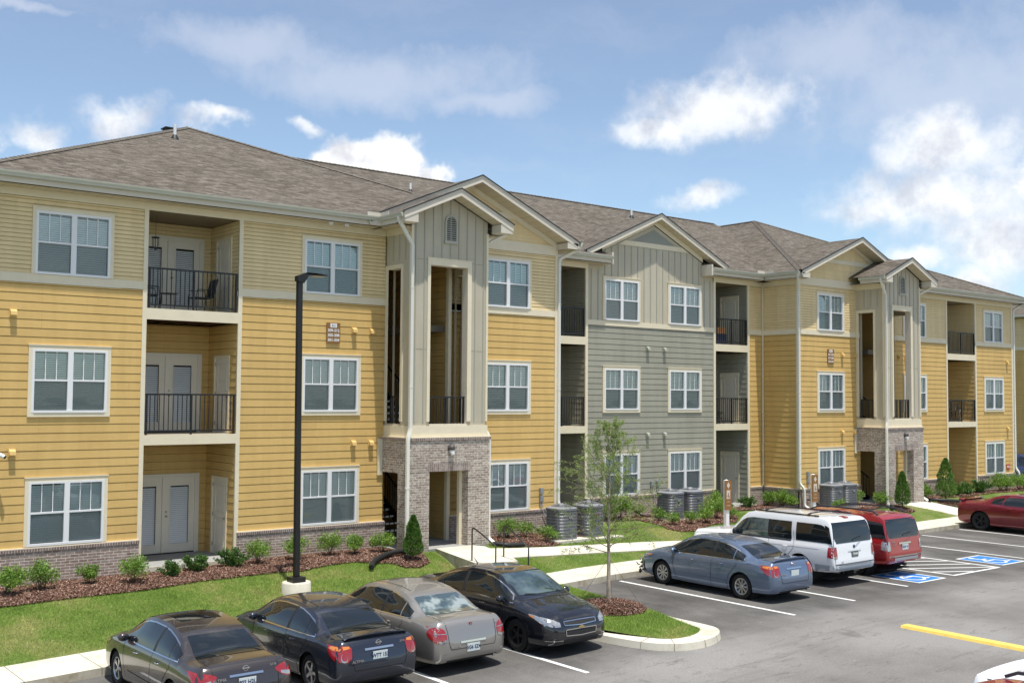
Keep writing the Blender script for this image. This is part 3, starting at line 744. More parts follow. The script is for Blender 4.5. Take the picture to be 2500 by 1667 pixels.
# brick base
O = .07
def bbase(pl, u0, u1, z0=BASE):
    mb = MB()
    flat(mb, pl, u0, u1, z0, CAP0, 0, (), O)
    wbox(mb, pl, u0-.0, u1+.0, CAP0, CAP1-.004, 0, O+.022, 1); wbox(mb, pl, u0, u1, CAP1-.004, CAP1+.02, 0, O-.01, 2)
    k, c, s = pl
    for u in (u0, u1): wface(mb, ('x' if k == 'y' else 'y', u, -1), c-O if k == 'y' else c, c if k == 'y' else c+O, z0, CAP0, 0, 0, 0) if k == 'y' else None
    mb.build('brick_base', [M_BRICK, M_ROWLOCK, M_TRIM], BLD)
bbase(PM, 6.15-O, 9.74); bbase(PM, 12.32, 16.85); bbase(PM, 19.2, 23.42+O); bbase(PM, 36.28-O, 40.45); bbase(PM, 43.0, 47.42); bbase(PM, 50.08, 53.62+O)
bbase(PG, 26.42, 33.22); bbase(PG, 35.42, 36.28-O); bbase(PG, 23.42+O, 24.05)
for pl in (('x', 36.28, -1), ('x', 23.42, 1)): bbase(pl, YM-O+.001, YG-O-.03)
for pl in (('x', 6.15, -1), ('x', 53.62, 1)): bbase(pl, YM-O+.001, 50)
# corner and opening trim boards
def vtrim(x, y0=YM, w=.11, z0=CAP1, z1=FRZ, d=.034):
    mb = MB(); mb.box(x-w/2, x+w/2, y0-d, y0+.02, z0, z1); mb.build('corner_trim', [M_TRIM], BLD)
for a, c in REC:
    for x in (a-.055, c+.055): vtrim(x, z0=.7 if True else CAP1)
for a, c in RECG:
    pass
vtrim(26.38, YG, .12, CAP1, SOFZ-.03); vtrim(33.27, YG, .12, CAP1, SOFZ-.03); vtrim(24.10, YG, .1, .7); vtrim(35.36, YG, .12, .7)
for x, s in ((23.42, 1), (36.28, -1), (6.15, -1), (53.62, 1)):
    mb = MB(); mb.box(x-.10 if s > 0 else x-.036, x+.036 if s > 0 else x+.10, YM-.036, YM, CAP1+.02, FRZ); mb.box(x if s > 0 else x-.034, x+.034 if s > 0 else x, YM, YM+.1, CAP1+.02, FRZ); mb.build('corner_trim', [M_TRIM], BLD)
mb = MB(); mb.box(36.19, 36.245, YG-.09, YG-.036, CAP1+.02, FRZ); mb.build('corner_trim', [M_TRIM], BLD)

# ---------------------------------------------------------------- recesses
def recess(x0, x1, yf, mt, mtop, side_door=None, french=True, dp=1.85, deck=True):
    yb = yf+dp; mb = MB()
    for z0, z1 in ((.70, 3.70), (Z2, 6.85), (Z3, 9.6)):
        m1 = mt if z0 < 7 else mtop; ex = .2055 if z0 < 7 else .1035
        dz = {True: 2.06, False: 2.06}[True]
        hb = []
        if french: hb = [((x0+x1)/2-.95, (x0+x1)/2+1.0, z0, z0+2.10)]
        laps(mb, ('y', yb, -1), x0-.02, x1+.02, z0, z1, ex, m1, hb)
        for xx, s in ((x1, -1), (x0, 1)):
            hs = []
            if side_door == s: hs = [(yf+.42, yf+1.42, z0, z0+2.08)]
            laps(mb, ('x', xx, s), yf+.02, yb, z0, z1, ex, m1, hs)
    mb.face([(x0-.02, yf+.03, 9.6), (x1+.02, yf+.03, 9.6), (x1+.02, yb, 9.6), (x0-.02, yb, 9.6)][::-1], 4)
    mb.build('balcony_wall', mats3+[mat('balcony_ceiling', (.20, .155, .09), .8)], BLD)  # ceiling colour darkened to put deeper shade into the recess
    for zt, zb in ((Z2, 3.70), (Z3, 6.85)):
        mb = MB(); mb.box(x0-.02, x1+.02, yf+.02, yb, zt-.05, zt-.005, 1); mb.box(x0, x1, yf-.035, yf+.02, zb, zt, 0)
        mb.box(x0, x1, yf+.02, yb, zb+.16, zb+.165, 2)
        n = 6
        for k in range(n):
            xx = x0+(x1-x0)*(k+.5)/n; mb.box(xx-.02, xx+.02, yf+.02, yb, zb+.02, zb+.16, 2)
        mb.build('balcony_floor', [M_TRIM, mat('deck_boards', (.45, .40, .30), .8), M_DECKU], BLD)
    for z0 in (.70, Z2, Z3):
        if french: double_door((x0+x1)/2+.02, yb, z0)
        if side_door: flush_door(x1 if side_door == -1 else x0, yf+.92, z0, side_door)
    for z in (Z2, Z3): railing([(x0+.03, yf+.0), (x1-.03, yf+.0)], z+.04, 1.0)
def railing(path, z0, h, parent=BLD, posts=3, mid_post=True, sp=.115):
    mb = MB()
    (xa, ya), (xb, yb) = path; a = Vector((xa, ya, 0)); c = Vector((xb, yb, 0)); L = (c-a).length; d = (c-a)/L
    mb.beam(a+Vector((0, 0, z0+h-.02)), c+Vector((0, 0, z0+h-.02)), .045, .04); mb.beam(a+Vector((0, 0, z0+.06)), c+Vector((0, 0, z0+.06)), .035, .035)
    for k in range(posts):
        p = a+d*(.03+(L-.06)*k/(posts-1)); mb.box(p.x-.022, p.x+.022, p.y-.022, p.y+.022, z0-.04, z0+h-.04)
    n = int(L/sp)
    for k in range(1, n):
        p = a+d*(L*k/n); mb.box(p.x-.009, p.x+.009, p.y-.009, p.y+.009, z0+.075, z0+h-.04)
    return mb.build('railing', [M_BLACK], parent)
def blinds(mb, x0, x1, z0, z1, y, mi, pitch=.052, tilt=55, sy=-1, axis='y'):
    n = int((z1-z0)/pitch)
    for k in range(n):
        z = z0+(k+.5)*pitch; dy = .030*cos(radians(tilt)); dz = .030*sin(radians(tilt))
        mb.face([(x0, y-dy, z-dz), (x1, y-dy, z-dz), (x1, y+dy, z+dz), (x0, y+dy, z+dz)], mi)
_dd = {}
def double_door(xc, y, z):
    if 'dd' in _dd:
        o = copy_tree(_dd['dd'], BLD); o.matrix_parent_inverse = _dd['dd'].matrix_parent_inverse.copy(); o.location = (xc, y, z); return o
    mb = MB(); W = 1.88; H = 2.06
    for a, c in ((-W/2, -W/2+.07), (W/2-.07, W/2), (-.035, .035)): mb.box(a, c, -.05, .05, 0, H)
    mb.box(-W/2-.06, -W/2, -.035, .02, 0, H+.07, 0); mb.box(W/2, W/2+.06, -.035, .02, 0, H+.07, 0); mb.box(-W/2, W/2, -.035, .02, H, H+.07, 0); mb.box(-W/2+.07, W/2-.07, -.04, .05, H-.06, H-.001, 0)
    mb.box(-W/2+.07, W/2-.07, -.06, .05, 0, .03, 1)
    for s in (-1, 1):
        a, c = (-.87, -.035) if s < 0 else (.035, .87); g0, g1 = a+.15, c-.15
        mb.box(a, g0, -.02, .025, .03, H-.06); mb.box(g1, c, -.02, .025, .03, H-.06); mb.box(g0, g1, -.02, .025, .03, .25); mb.box(g0, g1, -.02, .025, H-.24, H-.06)
        for e in ((g0-.02, g0+.012, .23, H-.22), (g1-.012, g1+.02, .23, H-.22)): mb.box(e[0], e[1], -.032, -.02, e[2], e[3])
        mb.box(g0+.012, g1-.012, -.032, -.02, .23, .262); mb.box(g0+.012, g1-.012, -.032, -.02, H-.252, H-.22)
    d = mb.build('patio_door', [M_DOOR, M_BLACKP]); d.parent = BLD
    d.matrix_parent_inverse = Matrix.Translation(BLD.location).inverted(); d.location = (xc, y, z); _dd['dd'] = d
    for s in (-1, 1):
        a, c = (-.87, -.035) if s < 0 else (.035, .87); g0, g1 = a+.15, c-.15
        q = MB(); q.face([(g0, .0, .25), (g1, .0, .25), (g1, .0, H-.24), (g0, .0, H-.24)]); link('pane', q.build('pane', [M_GLASS], d).data, None) if False else q
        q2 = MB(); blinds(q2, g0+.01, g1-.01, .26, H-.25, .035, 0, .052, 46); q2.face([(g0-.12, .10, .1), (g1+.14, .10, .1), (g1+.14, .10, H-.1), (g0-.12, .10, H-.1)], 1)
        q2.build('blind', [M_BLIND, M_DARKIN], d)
    for o in kids(d):
        pass
    q = MB(); q.lathe([(.001, -.07), (.028, -.07), (.03, -.05), (.012, -.045), (.012, -.02)], 12, (.085, 0, 1.0), 'y'); q.lathe([(.001, -.04), (.022, -.04), (.022, -.02)], 12, (.085, 0, 1.12), 'y')
    q.build('knob', [mat('nickel', (.45, .42, .38), .3, 1)], d, smooth=True)
    return d
def flush_door(x, yc, z, s):
    key = 'fd%d' % s
    if key in _dd:
        o = copy_tree(_dd[key], BLD); o.matrix_parent_inverse = _dd[key].matrix_parent_inverse.copy(); o.location = (x, yc, z); return o
    mb = MB()
    def bx(a, c, o0, o1, z0, z1, mi=0): mb.box(s*o0, s*o1, a, c, z0, z1, mi)
    bx(-.5, -.44, -.02, .03, 0, 2.08, 1); bx(.44, .5, -.02, .03, 0, 2.08, 1); bx(-.44, .44, -.02, .03, 2.02, 2.08, 1)
    bx(-.44, .44, -.03, -.01, 0, 2.02)
    for z0, z1 in ((.22, .95), (1.1, 1.85)):
        for q in ((-.30, -.27, z0, z1), (.27, .30, z0, z1)): bx(q[0], q[1], -.01, .004, q[2], q[3])
        bx(-.27, .27, -.01, .004, z0, z0+.03); bx(-.27, .27, -.01, .004, z1-.03, z1)
    d = mb.build('closet_door', [M_DOOR, M_TRIM]); d.parent = BLD; d.matrix_parent_inverse = Matrix.Translation(BLD.location).inverted(); d.location = (x, yc, z); _dd[key] = d
    q = MB(); q.lathe([(.001, .06*s), (.028, .055*s), (.03, .035*s), (.012, .03*s), (.012, -.01*s)], 12, (0, -.37, .98), 'x')
    q.build('knob', [mat('nickel')], d, smooth=True)
    q = MB()
    for zz in (.25, 1.05, 1.85): q = MB(); q.box(s*-.01, s*.012, .425, .445, zz-.05, zz+.05); q.build('hinge', [mat('nickel')], d)
    return d
recess(*REC[0], YM, 0, 1, side_door=-1); recess(*REC[1], YM, 0, 1, side_door=1)
recess(*RECG[0], YG, 2, 2, side_door=1); recess(*RECG[1], YG, 2, 2, side_door=-1)

# ---------------------------------------------------------------- windows (built once per storey kind, then copied)
def make_window(kind, xc, y, z):
    mb = MB(); w = WA/2; H = WH; fw = .055; c = .085
    # casing: lighter boards round the frame
    t = .045
    mb.box(-w-c, -w, -t, .0, 0 if kind != 2 else -.10, H+.0, 0); mb.box(w, w+c, -t, .0, 0 if kind != 2 else -.10, H+.0, 0)
    mb.box(-w-c, w+c, -t, 0, H, H+c, 0); mb.box(-w-c-.012, w+c+.012, -t-.015, 0, H+c, H+c+.02, 0)
    if kind == 2: mb.box(-w, w, -t, 0, -.10, 0, 0)
    fy0, fy1 = -.05, .05
    mb.box(-w, -w+fw, fy0, fy1, 0, H, 1); mb.box(w-fw, w, fy0, fy1, 0, H, 1); mb.box(-w+fw, w-fw, fy0, fy1, H-fw, H, 1); mb.box(-w+fw, w-fw, fy0-.01, fy1, 0, fw, 1)
    mb.box(-.062, .062, fy0, fy1, fw, H-fw, 1)
    hm = H*.51
    for a, c2 in ((-w+fw, -.062), (.062, w-fw)):
        mb.box(a, c2, -.03, .03, hm-.022, hm+.022, 1)
        for k in (1, 2):
            x = a+(c2-a)*k/3; mb.box(x-.0095, x+.0095, -.004, .004, hm+.022, H-fw, 1)
    o = mb.build('window', [M_TRIM, M_WHITE]); o.parent = BLD
    o.matrix_parent_inverse = Matrix.Translation(BLD.location).inverted(); o.location = (xc, y, z)
    for a, c2 in ((-w+fw, -.062), (.062, w-fw)):
        q = MB(); q.face([(a, .008, hm+.022), (c2, .008, hm+.022), (c2, .008, H-fw), (a, .008, H-fw)]); q.build('pane', [M_GLASS], o)
        q = MB(); q.face([(a, -.012, fw), (c2, -.012, fw), (c2, -.012, hm-.022), (a, -.012, hm-.022)]); q.build('insect_screen', [M_SCREEN], o)
        q = MB(); q.face([(a, .012, fw), (c2, .012, fw), (c2, .012, hm-.022), (a, .012, hm-.022)]); q.build('pane', [M_GLASS], o)
        q = MB(); blinds(q, a+.005, c2-.005, fw+.01, H-fw-.01, .055, 0, .0535, {1: 52, 2: 50, 3: 57}[kind]); q.build('blind', [M_BLIND], o)
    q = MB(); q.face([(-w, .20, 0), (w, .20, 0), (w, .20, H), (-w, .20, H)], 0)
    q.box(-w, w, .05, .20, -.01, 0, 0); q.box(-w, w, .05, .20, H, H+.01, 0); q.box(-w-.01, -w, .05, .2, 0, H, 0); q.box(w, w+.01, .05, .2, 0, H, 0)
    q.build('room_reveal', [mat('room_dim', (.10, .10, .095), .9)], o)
    return o
wp = {}
for xc, y in ((XW0, YM), (XW1, YM), (XB1, YM), (XG1, YG), (XG2, YG), (XB2, YM), (XW1b, YM), (XW0b, YM)):
    for f in (1, 2, 3):
        z = {1: 1.405, 2: 4.52, 3: 7.79}[f]
        if f not in wp: wp[f] = make_window(f, xc, y, z)
        else:
            o = copy_tree(wp[f], BLD); o.matrix_parent_inverse = wp[f].matrix_parent_inverse.copy(); o.location = (xc, y, z)

# ---------------------------------------------------------------- roofs
EZ = GUTZ
def rface(mb, pts, u, v):      # uv in metres: u along the eave, v up the slope
    u, v = Vector(u).normalized(), Vector(v).normalized(); o = Vector(pts[0])
    mb.face(pts, 0, [((Vector(p)-o).dot(u)+17.3, (Vector(p)-o).dot(v)+9.1) for p in pts])
def hip_block(x0, x1, xa, notch, ya=36.4, zap=14.23, y0=26.45, y1=50.5):
    mb = MB(); A, B_, C_, D = (x0, y0, EZ), (x1, y0, EZ), (x1, y1, EZ), (x0, y1, EZ); R0, R1 = (xa, ya, zap), (xa, y1-10, zap)
    kz = (zap-EZ)/(ya-y0); yn = 27.01; zn = EZ+(yn-y0)*kz; tt = (yn-y0)/(ya-y0)
    La, Lb = (x0+(xa-x0)*tt, yn, zn), (x1+(xa-x1)*tt, yn, zn); n0, n1 = notch; V_ = (0, ya-y0, zap-EZ)
    def rf0(pts): u, v = Vector((1, 0, 0)), Vector(V_).normalized(); o = Vector(A); mb.face(pts, 0, [((Vector(p)-o).dot(u)+17.3, (Vector(p)-o).dot(v)+9.1) for p in pts])
    rf0([La, Lb, R0])
    if n0 > x0+.6: rf0([A, (n0, y0, EZ), (n0, yn, zn), La])
    if n1 < x1-.1: rf0([(n1, y0, EZ), B_, Lb, (n1, yn, zn)])
    rface(mb, [B_, C_, R1, R0], (0, 1, 0), (xa-x1, 0, zap-EZ))
    rface(mb, [C_, D, R1], (1, 0, 0), (0, -10, zap-EZ)); rface(mb, [D, A, R0, R1], (0, 1, 0), (xa-x0, 0, zap-EZ))
    r = mb.build('hip_roof', [M_SHINGLE], BLD)
    cp = MB()      # ridge and hip caps
    for a, c in ((A, R0), (B_, R0), (R0, R1)):
        a, c = Vector(a), Vector(c); L = (c-a).length; n = int(L/.2)
        for k in range(n):
            p, q = a+(c-a)*(k/n), a+(c-a)*((k+1.15)/n); d = (q-p).normalized(); s = d.cross(Vector((0, 0, 1))).normalized()*.13; u_ = Vector((0, 0, .055))
            cp.face([p+s-u_*.6+u_*.5, q+s-u_*.8+u_*.5, q+u_*.75, p+u_*.95], 0); cp.face([p+u_*.95, q+u_*.75, q-s-u_*.8+u_*.5, p-s-u_*.6+u_*.5], 0)
    cp.build('ridge_cap', [mat('cap_shingle', (.15, .132, .11), .95, spec=.15, var=.3, vscale=9)], r)
    return r
R1_ = hip_block(5.62, 24.0, 14.5, (16.32, 23.99)); R2_ = hip_block(35.72, 54.1, 45.25, (35.8, 43.48))
mb = MB(); zc = 14.15; yc = 38.05
kz = (zc-EZ)/(yc-28.25)
for a, c, y0_ in ((16, 27.16, 28.25), (27.16, 32.54, 28.81), (32.54, 44, 28.25)):
    P = [(a, y0_, EZ+(y0_-28.25)*kz), (c, y0_, EZ+(y0_-28.25)*kz), (c, yc, zc), (a, yc, zc)]; v_ = Vector((0, yc-28.25, zc-EZ)).normalized()
    mb.face(P, 0, [(p[0], (Vector(p)-Vector((0, 28.25, EZ))).dot(v_)) for p in P])
rface(mb, [(44, 48, EZ), (16, 48, EZ), (16, yc, zc), (44, yc, zc)], (1, 0, 0), (0, yc-48, zc-EZ))
RC_ = mb.build('main_roof', [M_SHINGLE], BLD)
cp = MB(); n = 140
for k in range(n):
    x0, x1 = 16+28*k/n, 16+28*(k+1.12)/n
    cp.face([(x0, yc-.14, zc-.015), (x1, yc-.14, zc-.03), (x1, yc, zc+.035), (x0, yc, zc+.05)], 0); cp.face([(x0, yc, zc+.05), (x1, yc, zc+.035), (x1, yc+.14, zc-.03), (x0, yc+.14, zc-.015)], 0)
cp.build('ridge_cap', [mat('cap_shingle')], RC_)

def gable(xc, hw, yr, yb, zap, pitch, name='gable_roof', fas=.20, ret=True, soffit_y=None, wallx=None):
    """gable roof: ridge xc, half width to the eave hw, rake plane yr, back yb; with rake boards and soffits"""
    mb = MB(); ze = zap-hw*pitch
    rface(mb, [(xc-hw, yb, ze), (xc-hw, yr, ze), (xc, yr, zap), (xc, yb, zap)], (0, 1, 0), (hw, 0, hw*pitch))
    rface(mb, [(xc+hw, yr, ze), (xc+hw, yb, ze), (xc, yb, zap), (xc, yr, zap)], (0, 1, 0), (-hw, 0, hw*pitch))
    r = mb.build(name, [M_SHINGLE], BLD)
    tb = MB(); t = .03
    for s in (-1, 1):
        # dark shingle edge, fascia board, lower moulding
        def q(y0, y1, d0, d1, mi, e=0.0):
            a0, a1 = (xc, zap-d0), (xc+s*(hw+e), ze-d0-e*pitch); b0, b1 = (xc, zap-d1), (xc+s*(hw+e), ze-d1-e*pitch)
            P = [(a0[0], y0, a0[1]), (a1[0], y0, a1[1]), (b1[0], y0, b1[1]), (b0[0], y0, b0[1])]; Q = [(p[0], y1, p[2]) for p in P]
            tb.face(P if s < 0 else P[::-1], mi); tb.face(Q if s > 0 else Q[::-1], mi)
            for i, j in ((0, 1), (1, 2), (2, 3)):
                f_ = [P[i], P[j], Q[j], Q[i]]; tb.face(f_ if s > 0 else f_[::-1], mi)
        q(yr-.05, yr+.01, -.035, 0.0, 1, .03)
        q(yr-.02, yr+.0, .0, fas, 0); q(yr-.035, yr-.02, fas*.0+.0, .045, 0); q(yr-.028, yr-.02, fas-.04, fas+.0, 0)
        # soffit under the rake
        yw = soffit_y if soffit_y else yr+.5
        P = [(xc, yr, zap-fas), (xc+s*hw, yr, ze-fas), (xc+s*hw, yw, ze-fas), (xc, yw, zap-fas)]
        tb.face(P[::-1] if s > 0 else P, 2)
    tb.build('rake_board', [M_TRIMG, mat('drip_edge', (.018, .018, .02), .6), M_SOF], r)
    return r, ze
TC1, TC2 = 18.18, 41.62
g1, ze1 = gable(19.87, 3.98, 26.42, 31.2, 11.72, .425, soffit_y=27.0)
g2, _ = gable(39.90, 4.12, 26.42, 31.2, 11.75, .41, soffit_y=27.0)
g3, _ = gable(29.85, 3.80, 28.42, 33.4, 11.90, .445, soffit_y=28.8)
g4, zt1 = gable(TC1, 1.92, 25.18, 29.4, 10.92, .44, soffit_y=25.6)
g5, _ = gable(TC2, 1.92, 25.18, 29.4, 10.92, .44, soffit_y=25.6)
# boxed returns at the foot of the rakes
def ret(xi, xo, y0, y1, z0, z1): mb = MB(); mb.box(xi, xo, y0, y1, z0, z1, 0); mb.build('eave_return', [M_TRIMG], BLD)
for tcx in (TC1, TC2):
    for s in (-1, 1):
        a, c = sorted((tcx+s*1.46, tcx+s*1.90)); ret(a, c, 25.165, 25.62, 9.80, 10.05)
for xc_, hw_ in ((19.87, 3.98), (39.90, 4.12)):
    for s in (-1, 1):
        xo = xc_+s*(hw_-.03); xi = xo-s*.46
        a, c = sorted((xi, xo)); ret(a, c, 26.40, 27.0, 9.80, 9.99)
ret(27.12, 27.20, 28.24, 28.79, SOFZ-.01, 10.2); ret(32.50, 32.58, 28.24, 28.79, SOFZ-.01, 10.2)
# big gable walls above the frieze
def gable_wall(xc, x0, x1, y, zap, pitch, tri0):
    mb = MB(); zr_ = lambda x: zap-.2-abs(x-xc)*pitch-.0
    z = SOFZ; ex = .1035
    while z < zap-.3:
        hw_ = max(0, (zap-.2-z)/pitch); hw2 = max(0, (zap-.2-z-ex)/pitch)
        a0, a1 = max(x0, xc-hw_), min(x1, xc+hw_); b0, b1 = max(x0, xc-hw2), min(x1, xc+hw2)
        if a1 > a0:
            mb.face([(a0, y-.012, z), (a1, y-.012, z), (b1, y-.002, z+ex), (b0, y-.002, z+ex)], 0)
            mb.face([(a0, y-.002, z), (a1, y-.002, z), (a1, y-.012, z), (a0, y-.012, z)][::-1], 0)
        z += ex
    hb = (zap-.2-tri0)/pitch
    mb.face([(xc-hb, y-.03, tri0-.18), (xc+hb, y-.03, tri0-.18), (xc+hb-.0, y-.03, tri0), (xc-hb, y-.03, tri0)], 1)
    mb.box(x0, x1, y-.03, y, SOFZ+.0, SOFZ+.14, 1)
    for s in (-1, 1):
        e = xc+s*min(3.55, (zap-.2-SOFZ)/pitch); ze_ = zap-.2-abs(e-xc)*pitch
        P = [(xc, y-.032, zap-.2), (e, y-.032, ze_), (e, y-.032, ze_-.17), (xc, y-.032, zap-.37)]; mb.face(P if s < 0 else P[::-1], 1)
    mb.build('gable_wall', [M_BEI, M_TRIM], BLD)
gable_wall(19.87, 16.3, 23.44, YM, 11.72, .425, 10.80); gable_wall(39.90, 36.26, 43.5, YM, 11.75, .41, 10.80)
mb = MB()   # raking trim on the grey gable
for s in (-1, 1):
    e = 29.85+s*2.72; P = [(29.85, YG-.03, 11.70), (e, YG-.03, 11.70-2.72*.445), (e, YG-.03, 11.52-2.72*.445), (29.85, YG-.03, 11.52)]; mb.face(P if s < 0 else P[::-1])
mb.build('gable_trim', [M_TRIM], BLD)

# soffits, gutters
def sof(x0, x1, y0, y1): mb = MB(); mb.face([(x0, y0, SOFZ), (x0, y1, SOFZ), (x1, y1, SOFZ), (x1, y0, SOFZ)]); mb.build('soffit', [M_SOF], BLD)
sof(5.62, 16.4, 26.5, 27.0); sof(16.3, 20.0, 25.7, 27.0); sof(43.6, 54.1, 26.5, 27.0); sof(39.75, 43.5, 25.7, 27)
sof(23.42, 27.12, 28.3, 28.8); sof(32.58, 36.28, 28.3, 28.8); sof(5.62, 6.15, 26.5, 50.5); sof(53.62, 54.1, 26.5, 50.5)
sof(35.75, 36.28, 26.5, 28.8); sof(23.42, 23.95, 26.5, 28.8)
def gutter(path, parent=BLD):
    """K profile swept along a path of (x, y), outside on the right-hand side"""
    prof = [(0, 0), (.0, -.115), (.075, -.115), (.085, -.07), (.115, -.035), (.12, 0), (.108, 0), (.10, -.03), (.07, -.09), (.012, -.095)]
    b = MB(); n = len(path); R = []
    for i, p in enumerate(path):
        p = Vector(p)
        d1 = (p-Vector(path[i-1])).normalized() if i else (Vector(path[1])-p).normalized(); d2 = (Vector(path[i+1])-p).normalized() if i < n-1 else d1
        n1, n2 = Vector((d1.y, -d1.x)), Vector((d2.y, -d2.x)); bis = (n1+n2); bis = bis/bis.dot(n1)
        R.append([(p.x+bis.x*o, p.y+bis.y*o, EZ-.012+z) for o, z in prof])
    m_ = len(prof)
    for i in range(n-1):
        for k in range(m_-1): b.face([R[i][k], R[i+1][k], R[i+1][k+1], R[i][k+1]], 0)
    b.face(R[0][:6]); b.face(R[-1][:6][::-1])
    b.face([(path[0][0], path[0][1], EZ-.2)]*3) if False else None
    return b.build('gutter', [M_GUT], parent)
def fascia(a, c):
    b = MB(); b.beam((*a, EZ-.13), (*c, EZ-.13), .02, .26); b.build('fascia_board', [M_TRIMG], BLD)
EAV = [[(5.62, 50), (5.62, 26.46), (16.30, 26.46), (16.30, 25.24)], [(20.06, 25.24), (20.06, 26.3)], [(23.9, 26.46), (23.97, 26.46), (23.97, 28.26), (27.14, 28.26)][1:],
       [(32.58, 28.26), (35.74, 28.26), (35.74, 26.50)], [(39.74, 26.46), (39.74, 25.24)], [(43.50, 25.24), (43.50, 26.46), (54.1, 26.46), (54.1, 50)]]
for e in EAV: gutter(e)
for a, c in (((5.62, 26.49), (16.28, 26.49)), ((16.30, 26.49), (16.30, 25.26)), ((23.98, 28.28), (27.12, 28.28)), ((32.6, 28.28), (35.72, 28.28)), ((35.76, 28.26), (35.76, 26.5)), ((23.95, 26.5), (23.95, 28.26)), ((43.5, 26.49), (54.08, 26.49)), ((54.08, 26.5), (54.08, 50)), ((39.76, 26.45), (39.76, 25.26)), ((20.04, 26.45), (20.04, 25.26)), ((43.48, 25.26), (43.48, 26.46)), ((5.64, 26.5), (5.64, 50))): fascia(a, c)
for x, y in ((16.22, 26.36), (35.66, 28.18)):   # splash guards at the inside corners
    mb = MB(); mb.box(x-.42, x, y-.0, y+.02, EZ-.02, EZ+.10); mb.box(x, x+.02, y-.42, y, EZ-.02, EZ+.10); mb.build('splash_guard', [M_TRIMG], BLD)
def downspout(pts, parent=BLD, s=(.048, .035)):
    b = MB()
    P = [Vector(p) for p in pts]; Q = [P[0]]
    for i in range(1, len(P)-1):
        a, p, c = P[i-1], P[i], P[i+1]; d1 = (a-p); d2 = (c-p); r = min(.09, d1.length/2.1, d2.length/2.1)
        Q += [p+d1.normalized()*r, p+(d1.normalized()+d2.normalized())*r*.26, p+d2.normalized()*r]
    Q.append(P[-1]); b.tube(Q, 0, sq=s); return b.build('downspout', [M_DSP], parent, angle=50)
downspout([(16.24, 25.42, 9.96), (16.24, 25.42, 9.86), (16.66, 25.52, 9.36), (16.78, 25.55, 9.25), (16.78, 25.55, 4.02), (16.66, 25.48, 3.80), (16.66, 25.48, .78), (16.6, 25.30, .60)])
downspout([(20.08, 25.35, 9.96), (20.08, 25.35, 9.85), (19.72, 25.72, 9.6), (19.57, 25.84, 9.45), (19.57, 25.84, 4.05), (19.68, 25.72, 3.80), (19.68, 25.72, .80), (19.75, 25.5, .66)])
downspout([(23.99, 26.52, 9.96), (23.99, 26.52, 9.86), (23.62, 26.88, 9.60), (23.46, 26.93, 9.50), (23.46, 26.93, 1.55), (23.50, 26.82, 1.35), (23.50, 26.82, .62)])
downspout([(35.70, 26.56, 9.96), (35.70, 26.56, 9.86), (36.12, 26.86, 9.45), (36.20, 26.93, 9.32), (36.20, 26.93, 1.62), (36.34, 26.80, 1.40), (36.34, 26.80, .72), (36.46, 26.62, .60)])
downspout([(39.68, 25.42, 9.96), (39.68, 25.42, 9.86), (40.08, 25.5, 9.4), (40.24, 25.55, 9.28), (40.24, 25.55, 4.02), (40.10, 25.48, 3.80), (40.10, 25.48, .80), (40.0, 25.3, .62)])
downspout([(43.52, 25.35, 9.96), (43.52, 25.35, 9.85), (43.12, 25.72, 9.55), (43.01, 25.84, 9.45), (43.01, 25.84, 4.05), (43.13, 25.74, 3.80), (43.13, 25.74, .80), (43.2, 25.5, .66)])
downspout([(54.12, 26.6, 9.96), (54.12, 26.6, 9.82), (53.80, 26.9, 9.58), (53.72, 26.95, 9.5), (53.72, 26.95, 1.62), (53.80, 26.82, 1.4), (53.80, 26.82, .72)])
downspout([(5.56, 26.42, 9.96), (5.56, 26.42, 9.85), (6.22, 26.80, 9.3), (6.22, 26.93, 9.1), (6.22, 26.93, 1.6), (6.2, 26.8, 1.4), (6.2, 26.8, .6)])
for z in (8.0, 5.2, 2.4):
    for x, y in ((16.78, 25.55), (23.46, 26.93), (36.2, 26.93), (40.24, 25.55), (53.72, 26.95)):
        yy = y if z > 4 or y > 26 else y-.07; xx = x if z > 4 or y > 26 else x-.13
        mb = MB(); mb.box(xx-.056, xx+.056, yy-.041, yy+.03, z, z+.03); mb.build('downspout_strap', [M_DSP], BLD)
# vent pipes on the roof
def vpipe(x, y, z, h=.42, r=.05):
    mb = MB(); mb.lathe([(r, -.3), (r, h), (r*.7, h), (r*.7, h-.1)], 14, (x, y, z), mi=0); mb.lathe([(r*3.0, -.06), (r*2.4, .02), (r*1.2, .12), (r*1.0, .12)], 14, (x, y, z), mi=1)
    return mb.build('vent_pipe', [M_WHITE, M_BLACKP], R1_, angle=40)
def on_front(x, y, y0=26.45): return EZ+(y-y0)*.4192
for px, py, Yg in (): pass
vpipe(13.10, 33.9, on_front(13.1, 33.9), .46); vpipe(19.95, 34.35, EZ+(34.35-28.25)*.4163+.0, .40, .045); vpipe(22.6, 34.6, EZ+(34.6-28.25)*.4163, .36, .045)
vpipe(36.1, 36.3, EZ+(36.3-28.25)*.4163, .42); vpipe(50.2, 36.3, 11.9, .40)
mb = MB(); mb.box(13.95, 14.3, 36.9, 37.25, 13.8, 14.24); mb.box(13.90, 14.35, 36.85, 37.3, 14.24, 14.28); mb.build('roof_vent', [M_BLACKP], R1_)

